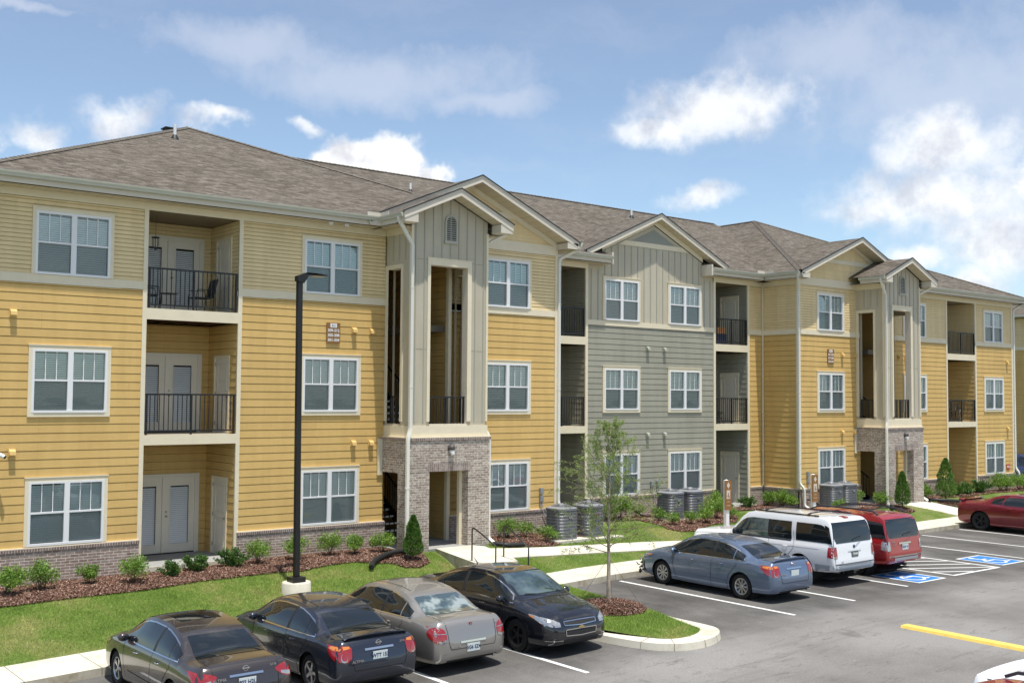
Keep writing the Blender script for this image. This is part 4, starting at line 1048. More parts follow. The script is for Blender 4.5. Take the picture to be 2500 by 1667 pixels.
# ---------------------------------------------------------------- stair towers
def tower(xc, bw=1.43, yf=25.60):
    x0, x1 = xc-bw, xc+bw; ux0, ux1 = x0+.09, x1-.09; uy = yf+.07
    ZB = 3.72
    ow = .68; ox0, ox1 = xc-.70, xc+.66        # front opening
    sy0, sy1 = yf+.52, 26.88
    mb = MB(); br = 0
    # brick storey: front with doorway, sides with doorways
    holes = [(ox0, ox1, .3, 2.84)]
    flat(mb, ('y', yf, -1), x0, x1, .3, ZB, 0, holes)
    for s, xx in ((-1, x0), (1, x1)):
        flat(mb, ('x', xx, s), yf, YM+.0, .3, ZB, 0, [(sy0, sy1+.12, .3, 2.80)])
        k = xx-s*.30; flat(mb, ('x', k, -s), yf+.3, YM, .3, ZB, 0, [(sy0, sy1+.12, .3, 2.80)])
    flat(mb, ('y', yf+.30, 1), x0+.3, x1-.3, .3, ZB, 0, holes)
    for u, s in ((ox0, 1), (ox1, -1)): wface(mb, ('x', u, s), yf, yf+.30, .3, 2.84, 0, 0, 0)
    mb.face([(ox0, yf, 2.84), (ox0, yf+.3, 2.84), (ox1, yf+.3, 2.84), (ox1, yf, 2.84)], 0)
    for xa, xb in ((x0, x0+.3), (x1-.3, x1)):
        wface(mb, ('y', sy0, 1), xa, xb, .3, 2.80, 0, 0, 0); mb.face([(xa, sy0, 2.8), (xa, sy1+.12, 2.8), (xb, sy1+.12, 2.8), (xb, sy0, 2.8)], 0)
    # soldier course over the door, rowlock cap
    mb.face([(ox0-.04, yf-.012, 2.84), (ox1+.06, yf-.012, 2.84), (ox1+.06, yf-.012, 3.06), (ox0-.04, yf-.012, 3.06)], 2, [(p, q) for p, q in ((0, .1), (1.46, .1), (1.46, .32), (0, .32))])
    c = .03
    mb.box(x0-c, x1+c, yf-c, yf, ZB, ZB+.075, 1); mb.box(x0-c, x0, yf, YM, ZB, ZB+.075, 1); mb.box(x1, x1+c, yf, YM-.1, ZB, ZB+.075, 1)
    mb.box(x0-c, x1+c, yf-c, yf+.1, ZB+.075, ZB+.10, 3); mb.box(x0-c, x0+.1, yf+.1, YM, ZB+.075, ZB+.10, 3); mb.box(x1-.1, x1+c, yf+.1, YM-.1, ZB+.075, ZB+.10, 3)
    mb.build('brick_porch', [M_BRICKT, M_ROWLOCK, M_SOLDIER, M_TRIM], BLD)
    # battened upper shaft
    mb = MB(); zt = 9.80; zo0, zo1 = 4.18, 8.72
    uh = [(ox0, ox1-.05, zo0, zo1)]
    flat(mb, ('y', uy, -1), ux0, ux1, 4.03, zt, 0, uh); ga = 10.72; zs2 = ga-.44*(ux1-xc)
    mb.face([(ux0, uy, zt), (ux1, uy, zt), (ux1, uy, zs2), (xc, uy, ga), (ux0, uy, zs2)], 0)
    for s, xx in ((-1, ux0), (1, ux1)): 
        flat(mb, ('x', xx, s), uy, YM, 4.03, zt, 0, [(sy0+.05, sy1, zo0, 8.62)])
        flat(mb, ('x', xx-s*.24, -s), uy+.24, YM, 4.03, zt, 0, [(sy0+.05, sy1, zo0, 8.62)])
    flat(mb, ('y', uy+.24, 1), ux0+.24, ux1-.24, 4.03, zt, 0, uh)
    for u, s in ((ox0, 1), (ox1-.05, -1)): wface(mb, ('x', u, s), uy, uy+.24, zo0, zo1, 0, 0, 3)
    mb.face([(ox0, uy, zo1), (ox0, uy+.24, zo1), (ox1-.05, uy+.24, zo1), (ox1-.05, uy, zo1)], 3); mb.face([(ox0, uy, zo0), (ox1-.05, uy, zo0), (ox1-.05, uy+.24, zo0), (ox0, uy+.24, zo0)], 3)
    for xa, xb in ((ux0, ux0+.24), (ux1-.24, ux1)):
        wface(mb, ('y', sy0+.05, 1), xa, xb, zo0, 8.62, 0, 0, 3); mb.face([(xa, sy0+.05, 8.62), (xa, sy1, 8.62), (xb, sy1, 8.62), (xb, sy0+.05, 8.62)], 3); mb.face([(xa, sy0+.05, zo0), (xb, sy0+.05, zo0), (xb, sy1, zo0), (xa, sy1, zo0)], 3)
    # ceiling of the shaft
    mb.face([(ux0, uy, 9.3), (ux0, YM, 9.3), (ux1, YM, 9.3), (ux1, uy, 9.3)], 4)
    # battens
    for k in range(9):
        x = ux0+.14+k*(ux1-ux0-.28)/8
        inside = ox0-.12 < x < ox1+.08
        top = ga-.44*abs(x-xc)-.03
        mb.box(x-.018, x+.018, uy-.02, uy+.002, (8.95 if inside else 4.25), top, 1)
    for y in (uy+.3, uy+.62, uy+.94): mb.box(ux0-.02, ux0+.002, y-.018, y+.018, 8.85, 9.6, 1)
    for z in (8.86, 6.3): 
        for a, c2 in ((ux0+.1, ox0-.1), (ox1+.08, ux1-.1)): mb.box(a, c2, uy-.004, uy+.001, z-.004, z+.004, 5)
    # trim: corners, opening surrounds, skirt
    for x in (ux0, ux1): mb.box(x-(.025 if x < xc else .05), x+(.05 if x < xc else .025), uy-.03, uy, 4.25, zt, 2)
    mb.box(ux0-.025, ux0, uy, uy+.07, 4.25, 9.62, 2); mb.box(ux1, ux1+.025, uy, uy+.07, 4.25, 9.62, 2)
    w_ = .10; o1 = ox1-.05
    mb.box(ox0-w_, ox0, uy-.034, uy, 4.25, zo1, 2); mb.box(o1, o1+w_+.04, uy-.034, uy, 4.25, zo1, 2); mb.box(ox0-w_, o1+w_+.04, uy-.034, uy, zo1, zo1+.19, 2); mb.box(ox0-w_-.02, o1+w_+.06, uy-.045, uy, zo1+.19, zo1+.215, 2)
    mb.box(ox0, o1, uy-.034, uy, zo0-.05, zo0, 2)
    mb.box(ux0-.034, ux0, sy0+.05-w_, sy0+.05, 4.25, 8.62, 2); mb.box(ux0-.034, ux0, sy0-.05, sy1, 8.62, 8.74, 2); mb.box(ux0-.034, ux0, sy1, YM-.0, 4.25, 8.74, 2)
    mb.box(ux0-.03, ux1+.03, uy-.04, uy, 3.82, 4.25 if False else 4.13, 2); mb.box(ux0-.036, ux0, uy, YM, 3.82, 4.13, 2); mb.box(ux1, ux1+.036, uy, YM, 3.82, 4.13, 2)
    mb.box(ux0-.042, ux1+.042, uy-.055, uy-.04, 3.82, 3.88, 2)
    mb.box(ux0-.03, ux0, uy+.07, YM, 9.6, SOFZ, 2)
    mb.build('battened_shaft', [M_BAT, mat('batten_strip'), M_TRIM, M_TRIMG, mat('balcony_ceiling'), mat('joint')], BLD)
    # arched louvre
    mb = MB(); cz = 10.0; cy_ = uy-.05
    hw_ = .17
    n = 12; out = [(hw_+.05, 9.42), (hw_+.05, cz)]+[((hw_+.05)*cos(pi*k/n), cz+(hw_+.05)*sin(pi*k/n)) for k in range(1, n)]+[(-hw_-.05, cz), (-hw_-.05, 9.42)]
    inn_ = [(hw_, 9.47), (hw_, cz)]+[(hw_*cos(pi*k/n), cz+hw_*sin(pi*k/n)) for k in range(1, n)]+[(-hw_, cz), (-hw_, 9.47)]
    for i in range(len(out)-1):
        a, c2, d, e = out[i], out[i+1], inn_[i+1], inn_[i]
        mb.face([(xc+p[0], cy_, p[1]) for p in (e, d, c2, a)], 0)
        mb.face([(xc+a[0], cy_, a[1]), (xc+c2[0], cy_, c2[1]), (xc+c2[0], uy, c2[1]), (xc+a[0], uy, a[1])], 0); mb.face([(xc+d[0], cy_, d[1]), (xc+e[0], cy_, e[1]), (xc+e[0], uy, e[1]), (xc+d[0], uy, d[1])], 0)
    mb.box(xc-hw_-.07, xc+hw_+.07, uy-.06, uy, 9.38, 9.47, 0)
    mb.face([(xc+p[0], uy-.004, p[1]) for p in inn_][::-1], 1)
    for k in range(11):
        z = 9.49+k*.062; hwk = hw_ if z < cz else sqrt(max(.001, hw_**2-(z-cz)**2))
        mb.face([(xc-hwk, cy_+.004, z), (xc+hwk, cy_+.004, z), (xc+hwk, uy-.01, z+.042), (xc-hwk, uy-.01, z+.042)], 0)
    mb.build('arched_vent', [mat('vent_paint', (.43, .41, .34), .6), M_DARKIN], BLD)
    # wall lamp
    mb = MB(); mb.lathe([(.001, -.16), (.05, -.155), (.09, -.11), (.105, -.05), (.11, 0)], 18, (xc+.02, yf, 3.50), 'y', 0); mb.tube([(xc+.02, yf-.06, 3.42), (xc+.02, yf-.12, 3.30)], [.085, .055], 14, 1)
    mb.build('wall_lamp', [mat('bronze', (.09, .075, .07), .5), mat('lamp_glass', (.62, .62, .60), .2)], BLD, angle=40)
    # interior: breezeway walls
    bx0, bx1 = (x0+.1, x1-.45) if xc < 30 else (x0+.1, x1-.1)
    mb = MB()
    flat(mb, ('y', 34.0, -1), bx0, bx1, .3, 9.6, 1)  # back wall takes the darkened ceiling colour in place of deep shade
    for z0, z1 in ((.66, 7.585), (7.785, 9.6)):
        ex = .2055; laps(mb, ('x', bx1, -1), YM+.02, 34, z0, z1 if z0 > 1 else 7.8, ex, 0); laps(mb, ('x', bx0, 1), YM+.02, 34, z0, z1 if z0 > 1 else 7.8, ex, 0)
    mb.box(bx1-.12, bx1+.0, YM+.0-.034, YM+.1, .66, 9.6, 2)
    mb.face([(bx0, YM, 9.58), (bx0, 34, 9.58), (bx1, 34, 9.58), (bx1, YM, 9.58)], 1)
    mb.build('breezeway_wall', [M_YEL, mat('balcony_ceiling'), M_TRIM], BLD)
    if bx1 < x1-.3:     # the bit of facade seen through the porch
        mb = MB(); laps(mb, PM, bx1, x1+.1, CAP1, BAND0, .2055, 0); laps(mb, PM, bx1, x1+.1, BAND1, FRZ, .1035, 1, (), .020); wbox(mb, PM, bx1, x1, BAND0, BAND1, 0, .03, 2); flat(mb, PM, bx1, x1+.05, .3, CAP0, 3, (), .06); wbox(mb, PM, bx1, x1+.05, CAP0, CAP1, 0, .08, 3)
        mb.build('porch_wall', [M_YEL, M_BEI, M_TRIM, M_BRICK], BLD)
    # landings and flights
    for q in ((x0+.32, x1-.32, yf+.32, YM+.35, Z2-.22, Z2), (bx0, bx1, YM+5.0, 34, Z2-.2, Z2), (bx0, bx1, YM+3.6, 34, Z3-.2, Z3), (bx0+1.3, bx1-.01, YM+.3, YM+3.59, Z3-.2, Z3)):
        mb = MB(); mb.box(*q, 0); mb.build('landing', [mat('landing_floor', (.20, .17, .13), .8)], BLD)
    for zb in (.66, Z2):
        mb = MB(); fx0, fx1 = bx0+.12, bx0+1.15; n = 11; y0 = YM+.35; rise = 3.2/18; run = .27
        for k in range(n):
            y = y0+k*run; z = zb+(k+1)*rise
            mb.box(fx0, fx1, y, y+.29, z-.05, z, 0)
            for q in range(6): a = fx0+.04+q*(fx1-fx0-.08)/6; mb.box(a, a+(fx1-fx0)/6*.62, y-.012, y, z-.055, z-.0, 1)
        for xx in (fx0-.02, fx1+.02): mb.beam((xx, y0-.1, zb+.02), (xx, y0+n*run, zb+n*rise+.02), .03, .26, mi=0)
        mb.build('stair_flight', [M_BLACK, mat('tread_nosing', (.62, .60, .55), .7)], BLD)
        mb = MB()
        for dz in (.95, .12): mb.beam((fx1+.06, y0-.1, zb+dz), (fx1+.06, y0+n*run, zb+n*rise+dz), .04, .04)
        for k in range(24): t = k/23; y = y0-.1+t*(n*run+.1); z = zb+t*n*rise; mb.box(fx1+.052, fx1+.068, y-.008, y+.008, z+.12, z+.95)
        mb.build('stair_railing', [M_BLACK], BLD)
    railing([(ox0, uy+.1), (o1, uy+.1)], Z2+.10, .92); railing([(ux0+.1, sy0+.07), (ux0+.1, sy1-.02)], Z2+.10, .92)
    railing([(ux1-.1, sy0+.07), (ux1-.1, sy1-.02)], Z2+.10, .92)
    mb = MB(); mb.box(ox1-.10, ox1-.002, yf+.30, yf+.42, .66, 2.9); mb.build('porch_trim', [M_TRIM], BLD)
    mb = MB(); mb.box(x0-.16, x0-.0, YM-.06, YM-.03, 2.70, 3.74)
    mb.build('porch_trim', [M_TRIM], BLD)
tower(TC1); tower(TC2)
# ================================================================== VEHICLES
def pchip(keys):
    """keys: list of (y, v1, v2, ...) -> function y -> tuple, monotone cubic"""
    ys = [k[0] for k in keys]; m_ = len(keys[0])-1; n = len(keys); D = []
    for c in range(m_):
        v = [k[c+1] for k in keys]; h = [ys[i+1]-ys[i] for i in range(n-1)]; dl = [(v[i+1]-v[i])/h[i] for i in range(n-1)]; d = [0]*n
        for i in range(1, n-1):
            if dl[i-1]*dl[i] > 0:
                w1, w2 = 2*h[i]+h[i-1], h[i]+2*h[i-1]; d[i] = (w1+w2)/(w1/dl[i-1]+w2/dl[i])
        d[0], d[-1] = dl[0], dl[-1]; D.append((v, d))
    def f(y):
        y = min(max(y, ys[0]), ys[-1]); i = 0
        while i < n-2 and y > ys[i+1]: i += 1
        h = ys[i+1]-ys[i]; t = (y-ys[i])/h; o = []
        for v, d in D:
            o.append((2*t**3-3*t*t+1)*v[i]+(t**3-2*t*t+t)*h*d[i]+(-2*t**3+3*t*t)*v[i+1]+(t**3-t*t)*h*d[i+1])
        return o
    return f
def paint(name, col, rough=.28, metal=.35, coat=1.0):
    def fn(gg, nt, p):
        lw = gg.n('ShaderNodeLayerWeight'); lw.inputs[0].default_value = .35
        c = gg.mix(lw.outputs[1], (*col, 1), (*[min(1, v*1.25+.012) for v in col], 1)); nt.links.new(c, p.inputs['Base Color'])
    return mat(name, col, rough, metal, coat=coat, fn=fn)
M_TYRE = mat('tyre_rubber', (.018, .018, .018), .8, spec=.25)
M_RIM = mat('rim_alloy', (.55, .55, .55), .28, .9)
M_RIMD = mat('rim_dark', (.03, .03, .033), .4, .5)
M_AGL = mat('car_glass', (.010, .014, .017), .03, 0, spec=.55, coat=.25)
M_AGL2 = mat('car_glass_clear', rough=.03, spec=.8, coat=1.0, fn=lambda gg, nt, p: nt.links.new(gg.ramp(gg.noise(gg.n('ShaderNodeTexCoord').outputs['Object'], 1.7, 3), [(.42, (.025, .045, .05)), (.6, (.10, .14, .14))]), p.inputs['Base Color']))
M_CHR = mat('chrome', (.70, .70, .70), .12, 1.0)
M_SEAM = mat('panel_gap', (.006, .006, .007), .7)
M_RED = mat('tail_lens', (.30, .010, .012), .12, spec=.7, coat=1)
M_AMB = mat('amber_lens', (.62, .20, .03), .12, spec=.7, coat=1)
M_CLR = mat('clear_lens', (.40, .41, .42), .10, .5, spec=.8, coat=1, var=.25, vscale=22)
M_BLK = mat('underbody', (.010, .010, .010), .9)
M_PLATE = mat('plate_white', (.62, .68, .66), .5, var=.10, vscale=20)
M_PLT = mat('plate_ink', (.02, .03, .10), .6)
M_GREYP = mat('grey_trim', (.16, .165, .17), .5)

class Car:
    def __init__(s, name, label, cat, loc, rotz, keys, L, pm, wheels, R=.33, group=None, arch=.37, sec='sedan', hub=.66):
        s.t = thing(name, label, cat, loc, rotz, group); s.f = pchip(keys); s.L = L; s.pm = pm; s.wheels = wheels; s.R = R; s.arch = arch; s.sec = sec
        s.make_body()
    def section(s, y):
        hw, zb, zs, wr, zr, zt = s.f(y)
        b_ = .35 if s.sec == 'sedan' else .2
        wb = hw-.075
        wb = max(wb, wr)
        P = [(0, zb), (.5*hw, zb), (.86*hw, zb), (hw-.045, zb+.03), (hw-.015, zb+.10), (hw-.004, zb+(zs-zb)*.32), (hw, zb+(zs-zb)*.5), (hw-.003, zb+(zs-zb)*.68), (hw-.014, zb+(zs-zb)*.84), (hw-.032, zs-.045*(zs-zb)/.7), (hw-.055, zs+.0)]
        x0, z0 = hw-.055, zs; x0b = min(hw-.075, hw-.06)
        P.append((lerp(x0, wr, .10)-.004, z0+(zr-z0)*.08))
        for t in (.3, .52, .74, .92):
            bul = .022*sin(pi*t) if zr-zs > .15 else .01*sin(pi*t)
            P.append((lerp(x0, wr, t)+bul, lerp(z0, zr, t)))
        P.append((wr-.02, zr+.018*(1 if zr-zs > .1 else .5)))
        zz = zr+.018
        for t in (.82, .6, .35, 0): P.append((wr*t, lerp(zt, zr+.012, (t)**2.6)))
        return P
    def make_body(s):
        L = s.L; ys = set()
        n = 110
        for i in range(n+1):
            u = i/n; ys.add(round(L*(.5-.5*cos(pi*u))*.55+L*u*.45, 4))
        for yw in s.wheels:
            for a in range(-10, 11): ys.add(round(yw+s.arch*sin(a/10*pi/2), 4))
        ys = sorted(ys); yy = [ys[0]]
        for y in ys[1:]:
            if y-yy[-1] > .012: yy.append(y)
        S = [s.section(y) for y in yy]
        # refine the flank for clean arches
        def ref(P):
            out = [P[0], P[1], P[2]]
            for i in range(3, 10):
                a, b_ = P[i-1], P[i]; out += [((a[0]+b_[0])/2, (a[1]+b_[1])/2), b_]
            return out+P[10:]
        S = [ref(P) for P in S]; m_ = len(S[0]); V = []
        bm = bmesh.new(); grid = []
        for y, P in zip(yy, S):
            row = [bm.verts.new((x, y-L/2, z)) for x, z in P]; rowm = [row[0]]+[bm.verts.new((-x, y-L/2, z)) for x, z in P[1:-1]]+[row[-1]]
            grid.append((row, rowm))
        def inarch(y, z, x): 
            if abs(x) < .45: return False
            return any((y-(yw-L/2))**2+(z-s.R)**2 < s.arch**2 for yw in s.wheels)
        for i in range(len(grid)-1):
            for side in (0, 1):
                a, b_ = grid[i][side], grid[i+1][side]
                for k in range(m_-1):
                    q = [a[k], a[k+1], b_[k+1], b_[k]]
                    if len(set(q)) < 4: continue
                    c = sum((v.co for v in q), Vector())/4
                    if inarch(c.y, c.z, c.x): continue
                    try: bm.faces.new(q if side == 1 else q[::-1])
                    except ValueError: pass
        for j, rv in ((0, True), (-1, False)):
            row, rowm = grid[j]; loop = row+rowm[-2:0:-1]
            try: bm.faces.new(loop if rv else loop[::-1])
            except ValueError: pass
        # snap arch rims
        for e in list(bm.edges):
            if len(e.link_faces) == 1:
                for v in e.verts:
                    if abs(v.co.x) < .4: continue
                    for yw in s.wheels:
                        dy, dz = v.co.y-(yw-L/2), v.co.z-s.R; d = sqrt(dy*dy+dz*dz)
                        if d < s.arch+.06 and v.co.z > .13: v.co.y = yw-L/2+dy*s.arch/d; v.co.z = s.R+dz*s.arch/d
        bmesh.ops.delete(bm, geom=[v for v in bm.verts if not v.link_faces], context='VERTS')
        bmesh.ops.recalc_face_normals(bm, faces=bm.faces)
        s.bvh = BVHTree.FromBMesh(bm)
        me = bpy.data.meshes.new('body'); bm.to_mesh(me); bm.free(); me.materials.append(s.pm)
        me.polygons.foreach_set('use_smooth', [True]*len(me.polygons)); me.set_sharp_from_angle(angle=radians(38))
        s.body = link('body', me, s.t)
        # wheel wells and wheels
        mb = MB()
        for yw in s.wheels:
            for sd in (-1, 1):
                hw = s.f(yw)[0]; y0 = yw-L/2
                mb.lathe([(s.arch-.003, sd*.42), (s.arch-.003, sd*(hw-.05))], 28, (0, y0, s.R), 'x'); mb.lathe([(.001, sd*.42), (s.arch, sd*.42)], 28, (0, y0, s.R), 'x')
        k = .17; fb = s.f
        mb.box(-.7, .7, -L/2+.35, L/2-.4, k+.005, k+.02)
        mb.build('wheel_well', [M_BLK], s.t)
    def hit(s, o, d):
        h = s.bvh.ray_cast(Vector(o), Vector(d)); return h
    def patch(s, cols, d, m_, name, off=.005, n=8, parent=None, both=False, thick=False):
        """cols: list of ((a,b),(a,b)) bottom/top pairs in the plane across direction d ('x+','x-','y+','y-','z')"""
        mb = MB(); obs = []
        for sd in ((1, -1) if both else (1,)):
            mb = MB(); rows = []
            for (p, q) in cols:
                row = []
                for j in range(n+1):
                    t = j/n; a, b_ = lerp(p[0], q[0], t), lerp(p[1], q[1], t)
                    if d == 'x': o, r = (3*sd, a, b_), (-sd, 0, 0)
                    elif d == 'y-': o, r = (a*sd, -6, b_), (0, 1, 0)
                    elif d == 'y+': o, r = (a*sd, 6, b_), (0, -1, 0)
                    else: o, r = (a*sd, b_, 4), (0, 0, -1)
                    loc, nor, _, _ = s.hit(o, r)
                    if loc is None: row.append(None); continue
                    if nor.dot(Vector(r)) > 0: nor = -nor
                    row.append(loc+nor*off)
                rows.append(row)
            for i in range(len(rows)-1):
                for j in range(n):
                    q4 = [rows[i][j], rows[i+1][j], rows[i+1][j+1], rows[i][j+1]]
                    if all(v is not None for v in q4): mb.face(q4)
            if mb.f:
                o_ = mb.build(name, [m_], parent or s.t, smooth=True); obs.append(o_)
        return obs
    def strip(s, pts, w_, d, m_, name, off=.004, both=True, parent=None, step=.06):
        cols = []
        P = [Vector(p) for p in pts]; Q = []
        for i in range(len(P)-1):
            k = max(1, int((P[i+1]-P[i]).length/step))
            for j in range(k): Q.append(P[i].lerp(P[i+1], j/k))
        Q.append(P[-1])
        for i, p in enumerate(Q):
            t = (Q[min(i+1, len(Q)-1)]-Q[max(i-1, 0)]).normalized(); nn = Vector((-t.y, t.x))*w_/2
            cols.append(((p-nn)[:], (p+nn)[:]))
        return s.patch(cols, d, m_, name, off, 1, parent, both)
    def wheel_set(s, rim='multi', rm=None, W=.22):
        rm = rm or M_RIM; L = s.L; proto = None
        for yw in s.wheels:
            for sd in (-1, 1):
                hw = s.f(yw)[0]; loc = (sd*(hw-.03), yw-L/2, s.R)
                if proto is None:
                    R = s.R; mb = MB(); ri = R*.66
                    mb.lathe([(ri, -W), (R-.03, -W), (R-.008, -W+.02), (R, -W+.05), (R, -.05), (R-.008, -.02), (R-.035, .0), (ri+.02, .004), (ri, -.008)], 36, (0, 0, 0), 'x')
                    proto = mb.build('wheel', [M_TYRE], s.t, smooth=True)
                    mb = MB(); mb.lathe([(ri, -W), (ri, -.012), (ri-.012, -.008), (ri-.03, -.02), (ri-.035, -.09)], 36, (0, 0, 0), 'x', 0)
                    mb.lathe([(.001, -.10), (ri, -.10)], 24, (0, 0, 0), 'x', 1)
                    mb.lathe([(.001, -.018), (.03, -.018), (.045, -.03), (.05, -.06)], 16, (0, 0, 0), 'x', 0)
                    ns = {'multi': 9, 'five': 5, 'six': 6, 'split': 5, 'steel': 5}[rim]
                    for k in range(ns):
                        a = 2*pi*k/ns
                        if rim in ('split', 'multi'): angs = (a-.13, a+.13) if rim == 'split' else (a-.10, a+.10)
                        else: angs = (a,)
                        wsp = {'multi': .022, 'five': .055, 'six': .05, 'split': .026, 'steel': .06}[rim]
                        for a2 in angs:
                            d = Vector((0, cos(a2), sin(a2))); e = Vector((0, -sin(a2), cos(a2))); c0 = Vector((-.030, cos(a)*.03, sin(a)*.03))
                            p1 = c0+e*wsp*.55; p2 = c0-e*wsp*.55; q1 = d*(ri-.012)+e*wsp*.5+Vector((-.022, 0, 0)); q2 = d*(ri-.012)-e*wsp*.5+Vector((-.022, 0, 0))
                            dn = Vector((-.04, 0, 0))
                            mb.face([p1, p2, q2, q1], 0); mb.face([p1, q1, q1+dn, p1+dn], 0); mb.face([q2, p2, p2+dn, q2+dn], 0)
                    mb.build('rim', [rm, M_BLK], proto, angle=35)
                    o = proto
                else: o = copy_tree(proto, s.t)
                o.location = loc; o.rotation_euler = (0, 0, 0) if sd > 0 else (0, 0, pi)
    def mirror(s, y, z, m_=None, size=(.11, .07, .08)):
        for sd in (-1, 1):
            h = s.hit((3*sd, y-s.L/2, z), (-sd, 0, 0))[0]
            x = abs(h.x); mb = MB(); c = Vector((sd*(x+.10), y-s.L/2-.01, z+.03)); rs = []
            n = 10
            for i in range(7):
                a = -pi/2+pi*i/6; rs.append((cos(a), sin(a)))
            prof = [[c+Vector((size[0]*cr*cos(2*pi*k/n)*1.0, size[1]*sr, size[2]*cr*sin(2*pi*k/n))) for k in range(n)] for cr, sr in rs]
            for i in range(6):
                for k in range(n): mb.face([prof[i][k], prof[i][(k+1) % n], prof[i+1][(k+1) % n], prof[i+1][k]], 0 if i > 0 else 1)
            mb.beam((sd*(x-.02), y-s.L/2, z-.02), (sd*(x+.06), y-s.L/2, z+.0), .05, .035, mi=0)
            mb.build('mirror', [m_ or s.pm, M_AGL], s.t, angle=50)
    def handle(s, y, z, m_=None, both=True):
        for sd in (-1, 1):
            h = s.hit((3*sd, y-s.L/2, z), (-sd, 0, 0))[0]
            if h is None: continue
            mb = MB(); x = abs(h.x)
            mb.tube([(sd*(x-.005), y-s.L/2-.09, z), (sd*(x+.028), y-s.L/2-.06, z+.004), (sd*(x+.03), y-s.L/2+.05, z+.004), (sd*(x-.005), y-s.L/2+.085, z)], [.008, .014, .014, .008], 8)
            mb.build('door_handle', [m_ or s.pm], s.t, smooth=True)
    def plate(s, z, txt, end='rear', m_=None, ink=None, w_=.305, h_=.152, x=0):
        sg = -1 if end == 'rear' else 1; L = s.L
        h = s.hit((x, 6*sg, z), (0, -sg, 0)); y = h[0].y+sg*.012; nz = h[1]; tilt = 0
        mb = MB(); mb.box(-w_/2, w_/2, -.006, .006, -h_/2, h_/2); 
        p = mb.build('license_plate', [m_ or M_PLATE], s.t); p.location = (x, y, z)
        if txt: lettering(txt, .095, (0, -.0075 if sg < 0 else .0075, -.0), ink or M_PLT, p, rot=(pi/2, 0, 0 if sg < 0 else pi), sx=.92, bold=.002)
        return p
    def badge(s, txt, x, z, size=.06, end='rear', m_=None, off=.004):
        sg = -1 if end == 'rear' else 1; h = s.hit((x, 6*sg, z), (0, -sg, 0))
        lettering(txt, size, (x, h[0].y+sg*(.008+off), z), m_ or M_CHR, s.t, rot=(pi/2, 0, 0 if sg < 0 else pi), bold=.001, name='badge')
def lerp(a, b, t): return a+(b-a)*t
def C(s, pts):      # side coordinates measured from the tail -> local
    return [((p[0][0]-s.L/2, p[0][1]), (p[1][0]-s.L/2, p[1][1])) for p in pts]
def S2(s, pts): return [(p[0]-s.L/2, p[1]) for p in pts]
def interp(pts, y):
    for (a, b_), (c, d) in zip(pts[:-1], pts[1:]):
        if a <= y <= c: return lerp(b_, d, (y-a)/(c-a)) if c > a else b_
    return pts[0][1] if y < pts[0][0] else pts[-1][1]
def side_glass(s, bot, top, y0, y1, m_, slant0=0, slant1=0, n=12, name='side_window', chrome=None):
    """window between station y0..y1 (bottom edge), slanting by slant at the top; bot/top are polylines of (y,z)"""
    cols = []
    for i in range(n+1):
        t = i/n; yb = lerp(y0, y1, t); yt = lerp(y0+slant0, y1+slant1, t); zb = interp(bot, yb); zt = max(interp(top, yt), zb+.002)
        cols.append(((yb, zb), (yt, zt)))
    s.patch(C(s, cols), 'x', m_, name, .006, 6, both=True)
def screen(s, y_lo, y_hi, xlo, xhi, m_, name, crown=0, n=14, z=True, off=.006):
    """windscreen or rear window by casting down; y_lo/y_hi at the foot and head"""
    cols = []
    for i in range(n+1):
        t = -1+2*i/n; cols.append(((xlo*t, y_lo-s.L/2+crown*(t*t)), (xhi*t, y_hi-s.L/2+crown*.6*(t*t))))
    return s.patch(cols, 'z', m_, name, off, 8)

SED = [  # y, hw, zb, zs, wr, zr, zt   (tail at 0)
 (0.00, .50, .38, .58, .44, .60, .62), (.03, .72, .30, .66, .62, .70, .72), (.07, .80, .26, .76, .68, .82, .85), (.13, .855, .235, .84, .72, .93, .97), (.20, .875, .22, .885, .73, .99, 1.025),
 (.34, .893, .21, .91, .73, 1.01, 1.05), (.60, .905, .20, .93, .71, 1.02, 1.065), (.80, .91, .19, .945, .69, 1.05, 1.10), (1.15, .912, .18, .955, .645, 1.21, 1.255), (1.55, .912, .175, .955, .60, 1.345, 1.395),
 (2.0, .912, .17, .945, .585, 1.405, 1.455), (2.5, .912, .17, .935, .59, 1.415, 1.468), (2.9, .91, .17, .925, .60, 1.375, 1.43), (3.25, .908, .175, .915, .625, 1.24, 1.30), (3.6, .905, .18, .90, .67, 1.07, 1.13), (3.78, .90, .185, .895, .70, .985, 1.05),
 (4.0, .895, .19, .875, .71, .93, 1.0), (4.35, .87, .20, .82, .69, .86, .93), (4.58, .83, .21, .745, .65, .79, .855), (4.71, .76, .225, .67, .60, .71, .76), (4.78, .68, .25, .60, .54, .62, .66), (4.82, .55, .30, .52, .45, .53, .55)]
